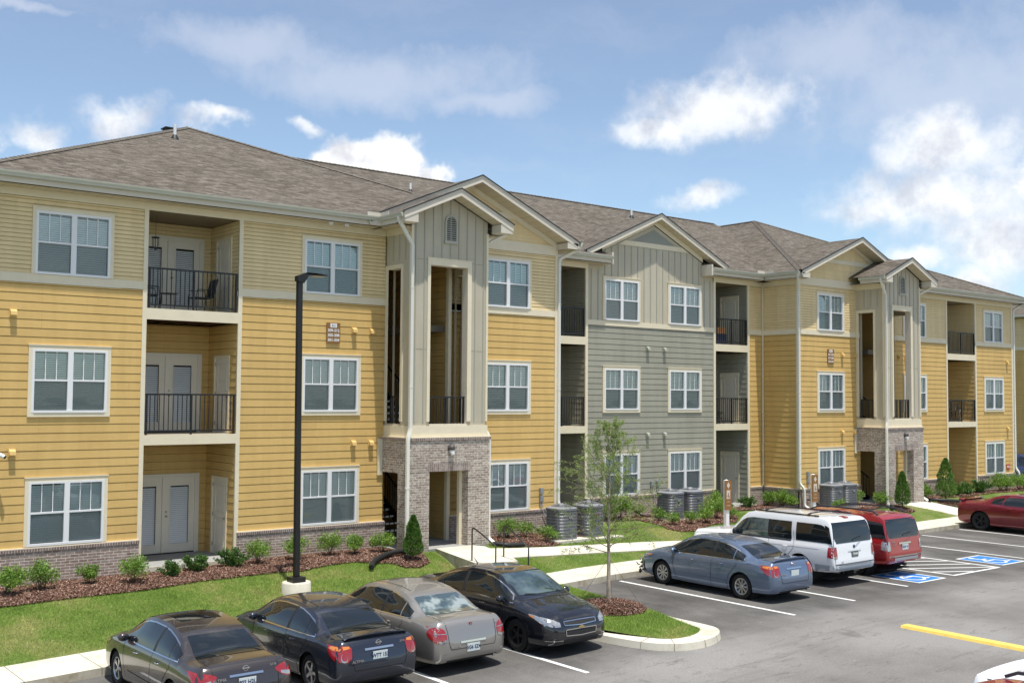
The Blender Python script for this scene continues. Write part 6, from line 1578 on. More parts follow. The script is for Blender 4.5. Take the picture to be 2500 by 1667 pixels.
# ---- far pickup, and two cars cut off by the lower right corner
def pickup():
    hw = .99; H = 1.88
    keys = [(0, hw-.05, .55, 1.0, hw-.12, 1.15, 1.16), (.1, hw-.02, .5, 1.05, hw-.1, 1.28, 1.29), (2.0, hw, .45, 1.08, hw-.1, 1.28, 1.29), (2.08, hw, .45, 1.1, hw-.12, 1.3, 1.32), (2.2, hw, .42, 1.12, hw-.2, H-.1, H-.04), (3.0, hw, .42, 1.12, hw-.2, H-.05, H), (3.6, hw, .42, 1.12, hw-.22, H-.2, H-.13), (4.05, hw, .42, 1.10, hw-.2, 1.28, 1.33), (4.3, hw, .42, 1.06, hw-.16, 1.2, 1.25), (5.2, hw-.02, .44, 1.0, hw-.16, 1.12, 1.17), (5.5, hw-.04, .46, .95, hw-.2, 1.05, 1.09), (5.62, hw-.1, .5, .8, hw-.25, .85, .88), (5.7, hw-.2, .55, .7, hw-.35, .72, .74)]
    s = Car('pickup_truck', 'dark navy pickup truck with chrome cross grille beyond the far end of the building', 'truck', (63.3, 32.0, .0), radians(222), keys, 5.7, M_P9, (1.2, 4.75), .40, None, .46, 'suv')
    bot = [(2.2, 1.18), (4, 1.16)]; top = [(2.3, H-.2), (3.2, H-.18), (3.6, H-.32), (3.9, H-.5)]
    side_glass(s, bot, top, 2.3, 2.95, M_AGL); side_glass(s, bot, top, 3.0, 3.85, M_AGL); screen(s, 4.06, 3.58, .72, .62, M_AGL2, 'windscreen', -.08)
    s.patch([((x*.62, .62), (x*.62, .98)) for x in [-1+i/4 for i in range(9)]], 'y+', M_BLACKP, 'grille', .01, 4)
    s.strip([(-.62, .80), (.62, .80)], .07, 'y+', M_CHR, 'grille_bar', both=False, off=.02); s.strip([(0, .62), (0, .98)], .08, 'y+', M_CHR, 'grille_bar', both=False, off=.021); s.strip([(-.62, .99), (.62, .99)], .05, 'y+', M_CHR, 'grille_bar', both=False, off=.02); s.strip([(-.62, .62), (.62, .62)], .05, 'y+', M_CHR, 'grille_bar', both=False, off=.02)
    s.patch([((.66, .72), (.66, .95)), ((.80, .74), (.80, .95))], 'y+', M_CLR, 'headlight', .01, 3, both=True)
    s.wheel_set('five', M_CHR, .26); s.mirror(3.75, 1.2, M_BLACKP, (.12, .07, .13)); return s
pk = pickup()

# ---- two cars cut off by the lower right corner, tails to the drive
c8 = suv('parked_suv', 'red car with black roof rails at the bottom right picture corner', (12.75, 5.05, zc(12)), pi, M_P7, 4.60, 1.80, 1.78, (1.0, 3.7), .34, .40, None, 'rails', '', belt=1.0, hood=1.0, group='cars at the bottom right corner')
c8.wheel_set('five', M_RIM, .22)
c9 = suv('parked_car', 'white hatchback with a roof spoiler at the bottom right corner, behind the red car roof', (15.0, 5.72, zc(14)), pi, M_P6, 4.40, 1.80, 1.47, (.95, 3.55), .32, .38, None, 'none', '', belt=.92, hood=.92, group='cars at the bottom right corner')
c9.t['category'] = 'car'; c9.wheel_set('five', M_RIM, .22)
mb = MB(); L = 4.4
for (a, c) in zip([-.62+.124*k for k in range(10)], [-.62+.124*(k+1) for k in range(10)]):
    f_ = lambda x: -L/2+.10+.10*(x/.62)**2; h_ = lambda x: 1.44-.05*(x/.62)**2
    mb.face([(a, f_(a), h_(a)-.03), (c, f_(c), h_(c)-.03), (c, f_(c), h_(c)), (a, f_(a), h_(a))]); mb.face([(a, f_(a), h_(a)), (c, f_(c), h_(c)), (c, f_(c)+.42, h_(c)+.03), (a, f_(a)+.42, h_(a)+.03)]); mb.face([(c, f_(c), h_(c)-.03), (a, f_(a), h_(a)-.03), (a, f_(a)+.4, h_(a)-.06), (c, f_(c)+.4, h_(c)-.06)])
mb.build('spoiler', [M_P6], c9.t, smooth=True)
# ================================================================== THINGS ROUND THE BUILDING
def zl(x, y): return zland(x, y)
# ---- lamp post
LP = (12.42, 23.78); zb = zl(*LP)
t = thing('street_lamp', 'tall black square lamp post on a round concrete base in the lawn', 'street lamp', (LP[0], LP[1], zb)); t.rotation_euler = (0, -.007, 0)
mb = MB(); mb.lathe([(.345, -.3), (.345, .26), (.33, .28), (.001, .28)], 40); mb.build('concrete_base', [M_CONC], t, angle=40)
mb = MB(); mb.box(-.165, .165, -.165, .165, .28, .40); mb.build('base_cover', [M_BLACK], t)
mb = MB(); mb.box(-.060, .060, -.060, .060, .40, 7.55); mb.build('pole', [M_BLACK], t)
mb = MB()      # flat luminaire on a short curved arm, pointing along the row
pr = [(-.083, 7.50, .09), (-.083, 7.62, .09), (.10, 7.68, .10), (.14, 7.71, .14), (.36, 7.70, .18), (.68, 7.68, .15), (.70, 7.66, .14), (.36, 7.65, .18), (.17, 7.61, .14), (.083, 7.45, .09)]
for sd in (-1, 1):
    P = [(x, sd*w_, z) for x, z, w_ in pr]; mb.face(P if sd < 0 else P[::-1])
for i in range(len(pr)):
    a, c = pr[i], pr[(i+1) % len(pr)]; mb.face([(a[0], -a[2], a[1]), (a[0], a[2], a[1]), (c[0], c[2], c[1]), (c[0], -c[2], c[1])])
mb.build('lamp_head', [M_BLACK], t)
mb = MB(); mb.box(.22, .64, -.12, .12, 7.636, 7.652); mb.build('lens', [mat('lamp_lens', (.42, .38, .28), .4)], t)

# ---- foliage
def leaf_mat(name, c0, c1, rough=.45, tl=.25):
    def fn(gg, nt, p):
        oi = gg.n('ShaderNodeObjectInfo'); at = gg.n('ShaderNodeAttribute'); at.attribute_name = 'tone'
        c = gg.mix(at.outputs['Fac'], (*c0, 1), (*c1, 1))
        k = gg.ramp(oi.outputs['Random'], [(0, (.82, .86, .8)), (1, (1.15, 1.1, 1.1))])
        c = gg.mix(1, c, k, 'MULTIPLY'); nt.links.new(c, p.inputs['Base Color'])
        tr = gg.n('ShaderNodeBsdfTranslucent'); nt.links.new(gg.mix(1, c, (1.5, 1.6, .7, 1), 'MULTIPLY'), tr.inputs[0])
        mx = gg.n('ShaderNodeMixShader'); mx.inputs[0].default_value = tl
        nt.links.new(p.outputs[0], mx.inputs[1]); nt.links.new(tr.outputs[0], mx.inputs[2]); nt.links.new(mx.outputs[0], nt.nodes['Material Output'].inputs[0])
    return mat(name, c0, rough, spec=.4, fn=fn)
M_L1 = leaf_mat('shrub_leaf', (.07, .16, .025), (.30, .44, .09)); M_L2 = leaf_mat('arborvitae_spray', (.035, .10, .02), (.17, .29, .055), .7, .15)
M_L3 = leaf_mat('oak_leaf', (.16, .22, .07), (.40, .47, .19), .5, .35); M_L4 = leaf_mat('juniper_leaf', (.035, .10, .02), (.14, .24, .06), .6)
M_STEM = mat('stem_bark', (.10, .07, .045), .9)
def leafmesh(name, leaves, m_, stems=None):
    """leaves: list of (pos, dir, size, tone, width)"""
    V, F, T = [], [], []
    for p, d, s, tone, wd in leaves:
        d = d.normalized(); r = Vector((random.gauss(0, 1), random.gauss(0, 1), random.gauss(0, 1))); x = d.cross(r)
        if x.length < 1e-3: continue
        x.normalize(); x *= s*wd; k = len(V)
        V += [p[:], (p+d*s*.5+x)[:], (p+d*s)[:], (p+d*s*.5-x)[:]]; F.append((k, k+1, k+2, k+3)); T += [tone]*4
    nl = len(F)
    if stems: 
        k = len(V); V += stems.v; F += [tuple(i+k for i in f) for f in stems.f]; T += [.5]*len(stems.v)
    me = bpy.data.meshes.new(name); me.from_pydata(V, [], F); me.materials.append(m_); me.materials.append(M_STEM)
    a = me.attributes.new('tone', 'FLOAT', 'POINT'); a.data.foreach_set('value', T)
    me.polygons.foreach_set('material_index', [0]*nl+[1]*(len(F)-nl)); me.update(); return me
def shrub_mesh(seed, w_=.34, h=.62, n=620, kind='round', m_=None, ls=.055):
    rnd = random.Random(seed); random.seed(seed); L = []; st = MB(); nb = 11
    for b_ in range(nb):
        a = rnd.random()*2*pi; el = rnd.uniform(.35, 1.45); ln = h*rnd.uniform(.65, 1.05)
        top = Vector((cos(a)*cos(el)*w_*1.15, sin(a)*cos(el)*w_*1.15, ln*(.45+.55*sin(el)))); st.tube([(0, 0, -.03), tuple(top*.5+Vector((0, 0, .04))), tuple(top)], [.008, .006, .003], 4)
        cc = rnd.uniform(.11, .17)*(w_/.34)
        for _ in range(n//nb):
            if kind == 'spiky': u = rnd.random(); p = top*u**.6+Vector((rnd.gauss(0, .045), rnd.gauss(0, .045), rnd.gauss(0, .03))); d = (top.normalized()+Vector((rnd.gauss(0, .6), rnd.gauss(0, .6), rnd.gauss(0, .5))))
            else:
                r = cc*rnd.random()**.35; th = rnd.random()*2*pi; ph = math.acos(rnd.uniform(-.7, 1)); off = Vector((sin(ph)*cos(th), sin(ph)*sin(th), cos(ph)*.85))*r
                p = top*rnd.uniform(.55, 1.0)+off; d = off+Vector((rnd.gauss(0, .08), rnd.gauss(0, .08), rnd.gauss(.05, .07)))
            if p.z < .02: p.z = .02+rnd.random()*.05
            clump = .5+.5*mnoise.noise(p*9+Vector((seed, 0, 0)))
            L.append((p, d, ls*rnd.uniform(.7, 1.3), min(1, max(0, clump*.75+rnd.uniform(-.2, .35))), .36))
    return leafmesh('shrub', L, m_ or M_L1, st)
SH = [shrub_mesh(i, w_=[.32, .36, .28, .40, .33][i % 5], h=[.60, .66, .58, .74, .62][i % 5], n=1500, ls=.05) for i in range(5)]
JU = [shrub_mesh(20+i, w_=.40, h=.42, n=1500, kind='spiky', m_=M_L4, ls=.06) for i in range(2)]
LO = [shrub_mesh(30+i, w_=.36, h=.62, n=800, ls=.06) for i in range(2)]
def place_shrub(me, x, y, sc, label, group, rz=None):
    o = link('shrub', me); o.location = (x, y, zl(x, y)+.02); sc *= .99; o.scale = (sc, sc, sc*random.uniform(.94, 1.08)); o.rotation_euler = (0, 0, random.random()*6.28 if rz is None else rz)
    tag(o, label, 'shrub', group); return o
rows = [  # x, y, mesh, scale, label
 (6.48, 25.97, SH[0], 1.05, 'glossy green shrub in mulch cut by the left picture edge'), (7.20, 26.06, SH[1], 1.02, 'glossy green shrub under the left window of the brick base, second from the left end'),
 (8.30, 26.20, SH[2], .85, 'small round shrub on a thin stem below the right side of the left ground-floor window'), (9.20, 25.72, SH[3], .92, 'tall loose shrub at the brick corner left of the first patio'),
 (10.20, 26.00, JU[0], .80, 'low dark needle shrub in front of the left part of the first patio'), (10.95, 26.30, JU[1], .98, 'dark needle shrub in the middle of the first patio front'), (11.95, 26.38, JU[0], .95, 'dark needle shrub at the right brick corner of the first patio'),
 (12.65, 26.33, SH[3], .86, 'broad leafy shrub at the left end of the brick base between patio and lamp post'), (13.75, 26.25, SH[1], .92, 'leafy shrub just behind the black lamp post'), (14.78, 26.40, SH[3], .88, 'tall leafy shrub under the window between lamp post and stair tower'),
 (15.48, 26.20, SH[0], .92, 'compact shrub under the right edge of the window beside the stair tower'), (16.28, 26.15, SH[4], .95, 'round shrub beside the side opening of the near stair tower')]
for x, y, me, sc, lb in rows: place_shrub(me, x, y, sc, lb, 'shrubs along the near brick base')
rows = [(21.00, 26.50, SH[3], .95, 'leafy shrub by the brick wall right of the near stair tower'), (21.60, 26.35, LO[0], .80, 'small shrub midway between tower and air conditioner'), (21.62, 25.35, LO[1], .85, 'loose pale shrub in front of the first air conditioner'),
 (23.00, 26.30, LO[0], .9, 'shrub squeezed between the two near air conditioners'), (27.50, 28.25, SH[3], 1.35, 'large shrub behind the young tree against the grey wall'), (26.90, 28.20, LO[1], 1.0, 'shrub left of the large one behind the young tree'),
 (28.40, 28.25, LO[0], .8, 'small shrub right of the large one below the grey siding'), (28.40, 27.20, LO[1], .82, 'shrub at the left foot of the grey-wall air conditioner pair'), (27.85, 25.95, SH[2], .85, 'shrub in front of the left unit of the grey-wall air conditioner pair'),
 (28.60, 25.80, LO[0], .75, 'low pale shrub in front of the gap of the grey-wall air conditioner pair'), (29.40, 25.80, LO[1], 1.05, 'shrub in front of the right unit of the grey-wall air conditioner pair'), (30.60, 26.40, SH[3], .95, 'shrub right of the grey-wall air conditioner pair'),
 (30.90, 26.00, LO[0], .75, 'small shrub at the mulch edge left of the first brown-topped sign post'), (32.70, 28.30, SH[1], 1.1, 'round shrub at the right brick corner of the grey wall'), (33.50, 28.35, JU[0], .8, 'dark needle shrub left of the recessed ground-floor door'),
 (34.80, 28.35, JU[1], .95, 'dark needle shrub right of the recessed ground-floor door'), (35.90, 28.30, SH[0], 1.05, 'round shrub in the inside brick corner'), (36.00, 27.60, SH[3], 1.0, 'upright shrub on the brick return by the white downspout'), (36.10, 27.15, LO[0], .85, 'low shrub beside the foot of the white downspout'),
 (37.0, 25.6, LO[1], .7, 'small shrub behind the second brown-topped sign post'), (39.2, 26.3, SH[1], .95, 'shrub right of the far air conditioner pair'), (39.9, 25.6, LO[0], .95, 'pale loose shrub at the side opening of the far stair tower')]
for x, y, me, sc, lb in rows: place_shrub(me, x, y, sc, lb, 'shrubs round the air conditioners and grey wall')
rows = [(44.0, 26.3, SH[1], 1.05, 'shrub just right of the far stair tower'), (44.6, 26.4, SH[0], 1.0, 'shrub between the far stair tower and the pointed evergreen'), (46.2, 26.4, SH[3], 1.0, 'shrub right of the pointed evergreen'), (47.1, 26.4, JU[1], 1.1, 'dark needle shrub below the left side of the far recess'),
 (48.1, 26.5, JU[0], 1.15, 'dark needle shrub in the middle of the far recess'), (49.3, 26.5, JU[1], 1.3, 'broad dark needle shrub at the right side of the far recess'), (51.0, 26.3, SH[1], 1.2, 'shrub at the left of the last brick base'), (51.7, 26.4, SH[0], 1.1, 'second shrub along the last brick base'),
 (52.5, 26.2, SH[3], 1.1, 'third shrub along the last brick base'), (53.5, 26.4, SH[2], 1.2, 'last shrub at the far downspout')]
for x, y, me, sc, lb in rows: place_shrub(me, x, y, sc, lb, 'shrubs along the far brick base')
def arb_mesh(seed, h, w_, n=5200):
    rnd = random.Random(seed); random.seed(seed); L = []; st = MB(); st.tube([(0, 0, -.05), (0, 0, h*.6)], [.03, .01], 6)
    for _ in range(n):
        t = rnd.random()**.8; z = .10*h+t*h*.9
        prof = (sin(min(1, (t+.06)*4)*pi/2))*(1-t)**.62+.02
        a = rnd.random()*2*pi; lobe = 1+.34*mnoise.noise(Vector((cos(a)*1.5, sin(a)*1.5, z*4+seed)))
        r = w_*prof*lobe*(rnd.random()**.22); p = Vector((cos(a)*r, sin(a)*r, z))
        d = Vector((cos(a)*.55, sin(a)*.55, 1.0))+Vector((rnd.gauss(0, .35), rnd.gauss(0, .35), rnd.gauss(0, .2)))
        cl = .5+.6*mnoise.noise(p*11+Vector((seed, 3, 0)))
        L.append((p, d, rnd.uniform(.035, .075), min(1, max(0, cl+rnd.uniform(-.25, .3))), .3))
    return leafmesh('arborvitae', L, M_L2, st)
for x, y, h, w_, lb in ((16.50, 24.92, 1.18, .29, 'cone-shaped evergreen beside the steps of the near stair tower'), (40.50, 25.05, 1.50, .36, 'columnar evergreen in front of the far stair tower'), (44.45, 25.40, 1.85, .50, 'tall pointed evergreen right of the far stair tower')):
    o = link('evergreen_shrub', arb_mesh(int(x), h, w_)); o.location = (x, y, zl(x, y)+.02); tag(o, lb, 'evergreen', 'pointed evergreens at the stair towers')

# ---- the young tree on the island
def young_tree():
    rnd = random.Random(11); random.seed(11); t = thing('young_tree', 'slender young tree with sparse small leaves on the grassy kerbed island', 'tree', (TREE[0], TREE[1], zisl(*TREE)+.12))
    H = 4.15; mb = MB(); pts = [(.0, .0, -.15), (.0, .0, .0), (.02, .01, .8), (.0, .0, 1.6), (.03, .0, 2.5), (.05, .01, 3.3), (.07, .0, H)]
    rr = [.068, .050, .043, .034, .020, .010, .004]; mb.tube(pts, rr, 10)
    mb.build('trunk', [mat('tree_bark', (.46, .38, .29), .9, var=.3, vscale=12, bump=.8, bscale=30, stretch=(1, 1, .4))], t, smooth=True)
    br = MB(); L = []
    def tr(z):
        for a, c in zip(pts[:-1], pts[1:]):
            if a[2] <= z <= c[2]: return Vector(a).lerp(Vector(c), (z-a[2])/(c[2]-a[2]))
        return Vector(pts[-1])
    def twig(p, d, ln, r, lev):
        n = 5; q = p.copy(); P = [q.copy()]; dd = d.normalized()
        for i in range(n):
            dd = (dd+Vector((rnd.gauss(0, .16), rnd.gauss(0, .16), rnd.gauss(.03, .11)))).normalized(); q = q+dd*ln/n; P.append(q.copy())
            if lev < 2 and i >= 1 and rnd.random() < (1.0 if lev == 0 else .75):
                sd = dd.cross(Vector((rnd.gauss(0, 1), rnd.gauss(0, 1), rnd.gauss(0, 1)))).normalized(); twig(q, dd*.75+sd*.75, ln*rnd.uniform(.28, .45), r*.5, lev+1)
            if lev > 0 or i >= 2:
                for _ in range(5 if lev else 3):
                    if rnd.random() < .85:
                        o = q-dd*rnd.random()*ln/n+Vector((rnd.gauss(0, .02), rnd.gauss(0, .02), rnd.gauss(0, .02))); ld = dd+Vector((rnd.gauss(0, .8), rnd.gauss(0, .8), rnd.gauss(-.1, .6)))
                        L.append((o, ld, rnd.uniform(.022, .042), rnd.random(), .26))
        br.tube(P, [r*(1-.75*i/n) for i in range(n+1)], 5)
    z = 1.12; a = 0
    while z < H-.15:
        f = (z-1.1)/(H-1.1); ln = (1.40*(1-f)**.85+.14)*rnd.uniform(.45, 1.2)*(1 if f > .1 else .85); a += 2.4+rnd.gauss(0, .3); up = .35+.9*f+rnd.gauss(0, .15)
        twig(tr(z), Vector((cos(a), sin(a), up)), ln, .009*(1-.6*f)+.002, 0); z += rnd.uniform(.032, .06)
    br.build('branches', [mat('twig_bark', (.20, .16, .12), .9)], t, smooth=True)
    me = leafmesh('foliage', L, M_L3); o = link('foliage', me, t)
    w_ = MB(); w_.tube([(.03, 0, 1.0), (.45, -.55, .02)], .004, 5); w_.tube([(.0, 0, 1.0), (-.45, .5, .02)], .004, 5); w_.tube([(.03, .03, 1.0), (.55, .45, .02)], .004, 5)
    w_.build('guy_wires', [mat('rust_wire', (.16, .08, .05), .8)], t)
young_tree()

# ---- grass blades and mulch chips
def inpoly(x, y, poly):
    c = False; j = len(poly)-1
    for i in range(len(poly)):
        if (poly[i][1] > y) != (poly[j][1] > y) and x < (poly[j][0]-poly[i][0])*(y-poly[i][1])/(poly[j][1]-poly[i][1])+poly[i][0]: c = not c
        j = i
    return c
import numpy as np
rng = np.random.default_rng(3)
PATHS = [[(16.95, 22.7), (18.15, 22.3), (18.45, 22.9), (19.15, 25.1), (19.0, 25.6), (17.6, 25.6)], [(16.6, 21.9), (17.9, 21.4), (18.15, 22.35), (16.95, 22.75)],
         [(18.7, 24.32), (20.9, 24.03), (22.43, 23.89), (24.5, 23.69), (26.6, 23.47), (28.6, 23.02), (30.5, 22.5), (30.95, 23.4), (28.9, 23.68), (26.8, 24.13), (24.7, 24.41), (22.43, 24.65), (20.9, 24.85), (19.1, 25.35), (18.7, 25.5)],
         [(41.25, 25.6), (42.7, 24.15), (42.85, 23.8), (45.35, 23.85), (44.2, 24.5), (43.35, 25.6)]]
def npin(X, Y, poly):
    c = np.zeros(len(X), bool); j = len(poly)-1
    for i in range(len(poly)):
        xi, yi = poly[i]; xj, yj = poly[j]
        if yi != yj: c ^= ((yi > Y) != (yj > Y)) & (X < (xj-xi)*(Y-yi)/(yj-yi)+xi)
        j = i
    return c
ZLV = np.vectorize(zland); ZIV = np.vectorize(zisl)
def blades(name, X, Y, Z, hmin, hmax, wd, m_, lean=.5, label=None, cat='grass'):
    n = len(X); a = rng.random(n)*2*np.pi; h = hmin+(hmax-hmin)*rng.random(n)**1.5; dx, dy = np.cos(a), np.sin(a); lx = rng.normal(0, lean, n)*h; ly = rng.normal(0, lean, n)*h
    V = np.empty((n, 3, 3)); V[:, 0] = np.stack([X-dx*wd/2, Y-dy*wd/2, Z], 1); V[:, 1] = np.stack([X+dx*wd/2, Y+dy*wd/2, Z], 1); V[:, 2] = np.stack([X+lx, Y+ly, Z+h], 1)
    me = bpy.data.meshes.new(name); me.vertices.add(n*3); me.vertices.foreach_set('co', V.reshape(-1)); me.loops.add(n*3); me.loops.foreach_set('vertex_index', np.arange(n*3, dtype=np.int32))
    me.polygons.add(n); me.polygons.foreach_set('loop_start', np.arange(0, n*3, 3, dtype=np.int32)); me.materials.append(m_)
    pn = np.clip(rng.normal(.5, .28, n), 0, 1); at = me.attributes.new('tone', 'FLOAT', 'POINT'); at.data.foreach_set('value', np.repeat(pn, 3).astype(np.float32)); me.update()
    return tag(link(name, me), label, cat, kind='stuff')
def gblade_fn(gg, nt, p):
    ob = gg.n('ShaderNodeTexCoord').outputs['Object']; at = gg.n('ShaderNodeAttribute'); at.attribute_name = 'tone'
    big = gg.noise(ob, .55, 6, .65)
    c = gg.ramp(big, [(.32, (.17, .28, .045)), (.5, (.26, .39, .075)), (.66, (.46, .46, .17))])
    k = gg.ramp(at.outputs['Fac'], [(.0, (.50, .55, .5)), (.6, (1.1, 1.08, 1.0)), (1., (1.75, 1.6, 1.5))])
    c = gg.mix(1, c, k, 'MULTIPLY'); dry = gg.smooth(gg.noise(ob, 1.7, 4, .6), .62, .72)
    c = gg.mix(gg.m('MULTIPLY', dry, .5), c, (.40, .30, .15, 1)); nt.links.new(c, p.inputs['Base Color'])
    tr = gg.n('ShaderNodeBsdfTranslucent'); nt.links.new(c, tr.inputs[0]); mx = gg.n('ShaderNodeMixShader'); mx.inputs[0].default_value = .35
    nt.links.new(p.outputs[0], mx.inputs[1]); nt.links.new(tr.outputs[0], mx.inputs[2]); nt.links.new(mx.outputs[0], nt.nodes['Material Output'].inputs[0])
M_BLADE = mat('grass_blade', (.1, .2, .04), .6, spec=.3, fn=gblade_fn)
def scatter(x0, x1, y0, y1, n):
    return x0+(x1-x0)*rng.random(n), y0+(y1-y0)*rng.random(n)
XX, YY = [], []
for x0, x1, n in ((5, 20, 250000), (20, 34, 110000), (34, 56, 60000)):
    X, Y = scatter(x0, x1, 22.3, 27.0, n); k = Y > (21.1+.04*(np.minimum(X, 60)-6)+WALKW+.01)
    for poly in BEDS+PATHS: k &= ~npin(X, Y, poly)
    XX.append(X[k]); YY.append(Y[k])
X, Y = np.concatenate(XX), np.concatenate(YY)
blades('grass', X, Y, ZLV(X, Y)-.005, .03, .075, .009, M_BLADE, .6, 'short mown green lawn with drier patches between walk and building')
X, Y = scatter(15.6, 19, 15, 21.6, 90000); k = npin(X, Y, inn)&(((X-TREE[0]+.12)/.78)**2+((Y-TREE[1]+.15)/.9)**2 > 1); X, Y = X[k], Y[k]
blades('island_grass', X, Y, ZIV(X, Y)-.005, .03, .07, .008, M_BLADE, .6, 'short green grass filling the kerbed island', 'grass')
def chips(name, X, Y, Z, m_, label):
    n = len(X); a = rng.random(n)*np.pi*2; l = .012+.028*rng.random(n); w_ = .004+.007*rng.random(n); tz = rng.normal(0, .35, n)
    dx, dy = np.cos(a), np.sin(a); V = np.empty((n, 4, 3)); s = (-1, 1, 1, -1); q = (-1, -1, 1, 1)
    for i in range(4):
        V[:, i, 0] = X+dx*l*s[i]-dy*w_*q[i]; V[:, i, 1] = Y+dy*l*s[i]+dx*w_*q[i]; V[:, i, 2] = Z+l*s[i]*tz+w_*q[i]*rng.normal(0, .5, n)+.012
    me = bpy.data.meshes.new(name); me.vertices.add(n*4); me.vertices.foreach_set('co', V.reshape(-1)); me.loops.add(n*4); me.loops.foreach_set('vertex_index', np.arange(n*4, dtype=np.int32))
    me.polygons.add(n); me.polygons.foreach_set('loop_start', np.arange(0, n*4, 4, dtype=np.int32)); me.materials.append(m_)
    at = me.attributes.new('tone', 'FLOAT', 'POINT'); at.data.foreach_set('value', np.repeat(rng.random(n), 4).astype(np.float32)); me.update()
    return tag(link(name, me), label, 'mulch', kind='stuff')
M_CHIP = mat('mulch_chip', rough=.85, spec=.3, fn=lambda gg, nt, p: nt.links.new(gg.ramp((lambda a: (setattr(a, 'attribute_name', 'tone'), a.outputs['Fac'])[1])(gg.n('ShaderNodeAttribute')), [(.0, (.06, .028, .02)), (.45, (.17, .085, .055)), (.8, (.29, .165, .12)), (1., (.52, .38, .30))]), p.inputs['Base Color']))
XX, YY = [], []
for poly, n in zip(BEDS, (110000, 20000, 60000, 40000, 5000, 5000)):
    x0, x1 = max(5, min(p[0] for p in poly)), max(p[0] for p in poly); y0, y1 = min(p[1] for p in poly), max(p[1] for p in poly)
    X, Y = scatter(x0, x1, y0, y1, n); k = npin(X, Y, poly); XX.append(X[k]); YY.append(Y[k])
X, Y = np.concatenate(XX), np.concatenate(YY)
chips('mulch', X, Y, ZLV(X, Y)+.03, M_CHIP, 'reddish brown bark mulch in the beds against the building')
r = .80*np.sqrt(rng.random(9000)); a = rng.random(9000)*2*np.pi; X = TREE[0]-.12+r*np.cos(a); Y = TREE[1]-.15+1.13*r*np.sin(a)
chips('island_mulch', X, Y, ZIV(X, Y)+.012+.17*np.maximum(0, 1-(r/.8)**2)**.8, M_CHIP, 'mound of dark brown mulch round the young tree')

# ---- air conditioners
M_AC = mat('ac_grey', (.17, .175, .19), .5, .2); M_ACT = mat('ac_top', (.30, .31, .33), .45, .3); M_ACW = mat('ac_wire', (.36, .37, .38), .4, .5)
def ac_unit(x, y, z, label, group, s=1.0):
    t = thing('air_conditioner', label, 'air conditioner', (x, y, z), 0, group); R = .40; H = .92
    def sq(r, k=3.2): return [(r*abs(cos(a))**(2/k)*(1 if cos(a) > 0 else -1), r*abs(sin(a))**(2/k)*(1 if sin(a) > 0 else -1)) for a in [2*pi*i/40 for i in range(40)]]
    mb = MB()
    def band(r0, z0, r1, z1, mi=0):
        A, B_ = sq(r0), sq(r1)
        for i in range(40): j = (i+1) % 40; mb.face([(A[i][0], A[i][1], z0), (A[j][0], A[j][1], z0), (B_[j][0], B_[j][1], z1), (B_[i][0], B_[i][1], z1)], mi)
    band(R+.015, .0, R+.015, .06); band(R+.015, .06, R-.02, .06); 
    z_ = .06
    while z_ < H-.08: band(R-.012, z_, R, z_+.014); band(R, z_+.014, R-.012, z_+.03); z_ += .03
    band(R-.02, H-.09, R+.02, H-.08); band(R+.02, H-.08, R+.02, H-.02); band(R+.02, H-.02, R-.03, H, 1); band(R-.03, H, .28, H+.03, 1); band(.28, H+.03, .20, H+.035, 2)
    mb.build('cabinet', [M_AC, M_ACT, M_BLACKP], t, angle=45)
    mb = MB()
    for k in range(8): zz = .14+k*.092; P = [(p[0]*1.025, p[1]*1.025, zz) for p in sq(R)]; mb.tube(P, .003, 4, closed=True)
    for k in range(12):
        a = 2*pi*k/12; p = sq(R)[int(40*k/12)]; mb.tube([(p[0]*1.025, p[1]*1.025, .08), (p[0]*1.025, p[1]*1.025, H-.09)], .003, 4)
    mb.build('wire_guard', [M_ACW], t)
    mb = MB()
    for k in range(6):
        r = .05+k*.045; mb.tube([(r*cos(a), r*sin(a), H+.10-.065*(r/.3)**2) for a in [2*pi*i/20 for i in range(20)]], .004, 4, closed=True)
    for k in range(10): a = 2*pi*k/10; mb.tube([(.03*cos(a), .03*sin(a), H+.10), (.28*cos(a), .28*sin(a), H+.03)], .005, 4)
    mb.lathe([(.001, H+.115), (.055, H+.11), (.06, H+.095), (.001, H+.09)], 16)
    mb.build('fan_grille', [M_ACT], t)
    mb = MB(); mb.box(-.07, .07, -R-.022, -R-.012, H-.30, H-.24); mb.build('maker_plate', [M_CHR], t)
    t.scale = (s, s, s); return t
def pad(x0, x1, y0, y1, z, label, cat='concrete pad'):
    mb = MB(); mb.box(x0, x1, y0, y1, z-.22, z); o = mb.build('concrete_pad', [M_CONC]); tag(o, label, cat, 'concrete pads under the air conditioners'); return o
pad(21.75, 23.1, 25.0, 26.2, .62, 'concrete pad under the first air conditioner right of the near stair tower'); pad(23.2, 24.6, 25.05, 26.5, .585, 'concrete pad under the second air conditioner beside the gravelly strip')
pad(28.4, 30.9, 26.75, 27.9, .64, 'concrete pad under the air conditioners at the grey wall'); pad(36.8, 39.0, 25.8, 26.85, .64, 'concrete pad under the air conditioners at the far stair tower')
ac_unit(22.42, 25.58, .62, 'grey air conditioner on the first pad, nearest the near stair tower', 'air conditioners', 1.04); ac_unit(23.72, 25.78, .585, 'grey air conditioner half hidden behind the young tree', 'air conditioners', 1.08)
ac_unit(29.15, 27.3, .64, 'grey air conditioner left of the pair below the grey siding', 'air conditioners', 1.04); ac_unit(30.25, 27.35, .64, 'grey air conditioner right of the pair below the grey siding', 'air conditioners', 1.04)
ac_unit(37.42, 26.3, .64, 'grey air conditioner left of the pair beside the far stair tower', 'air conditioners'); ac_unit(38.36, 26.3, .64, 'grey air conditioner right of the pair beside the far stair tower', 'air conditioners')
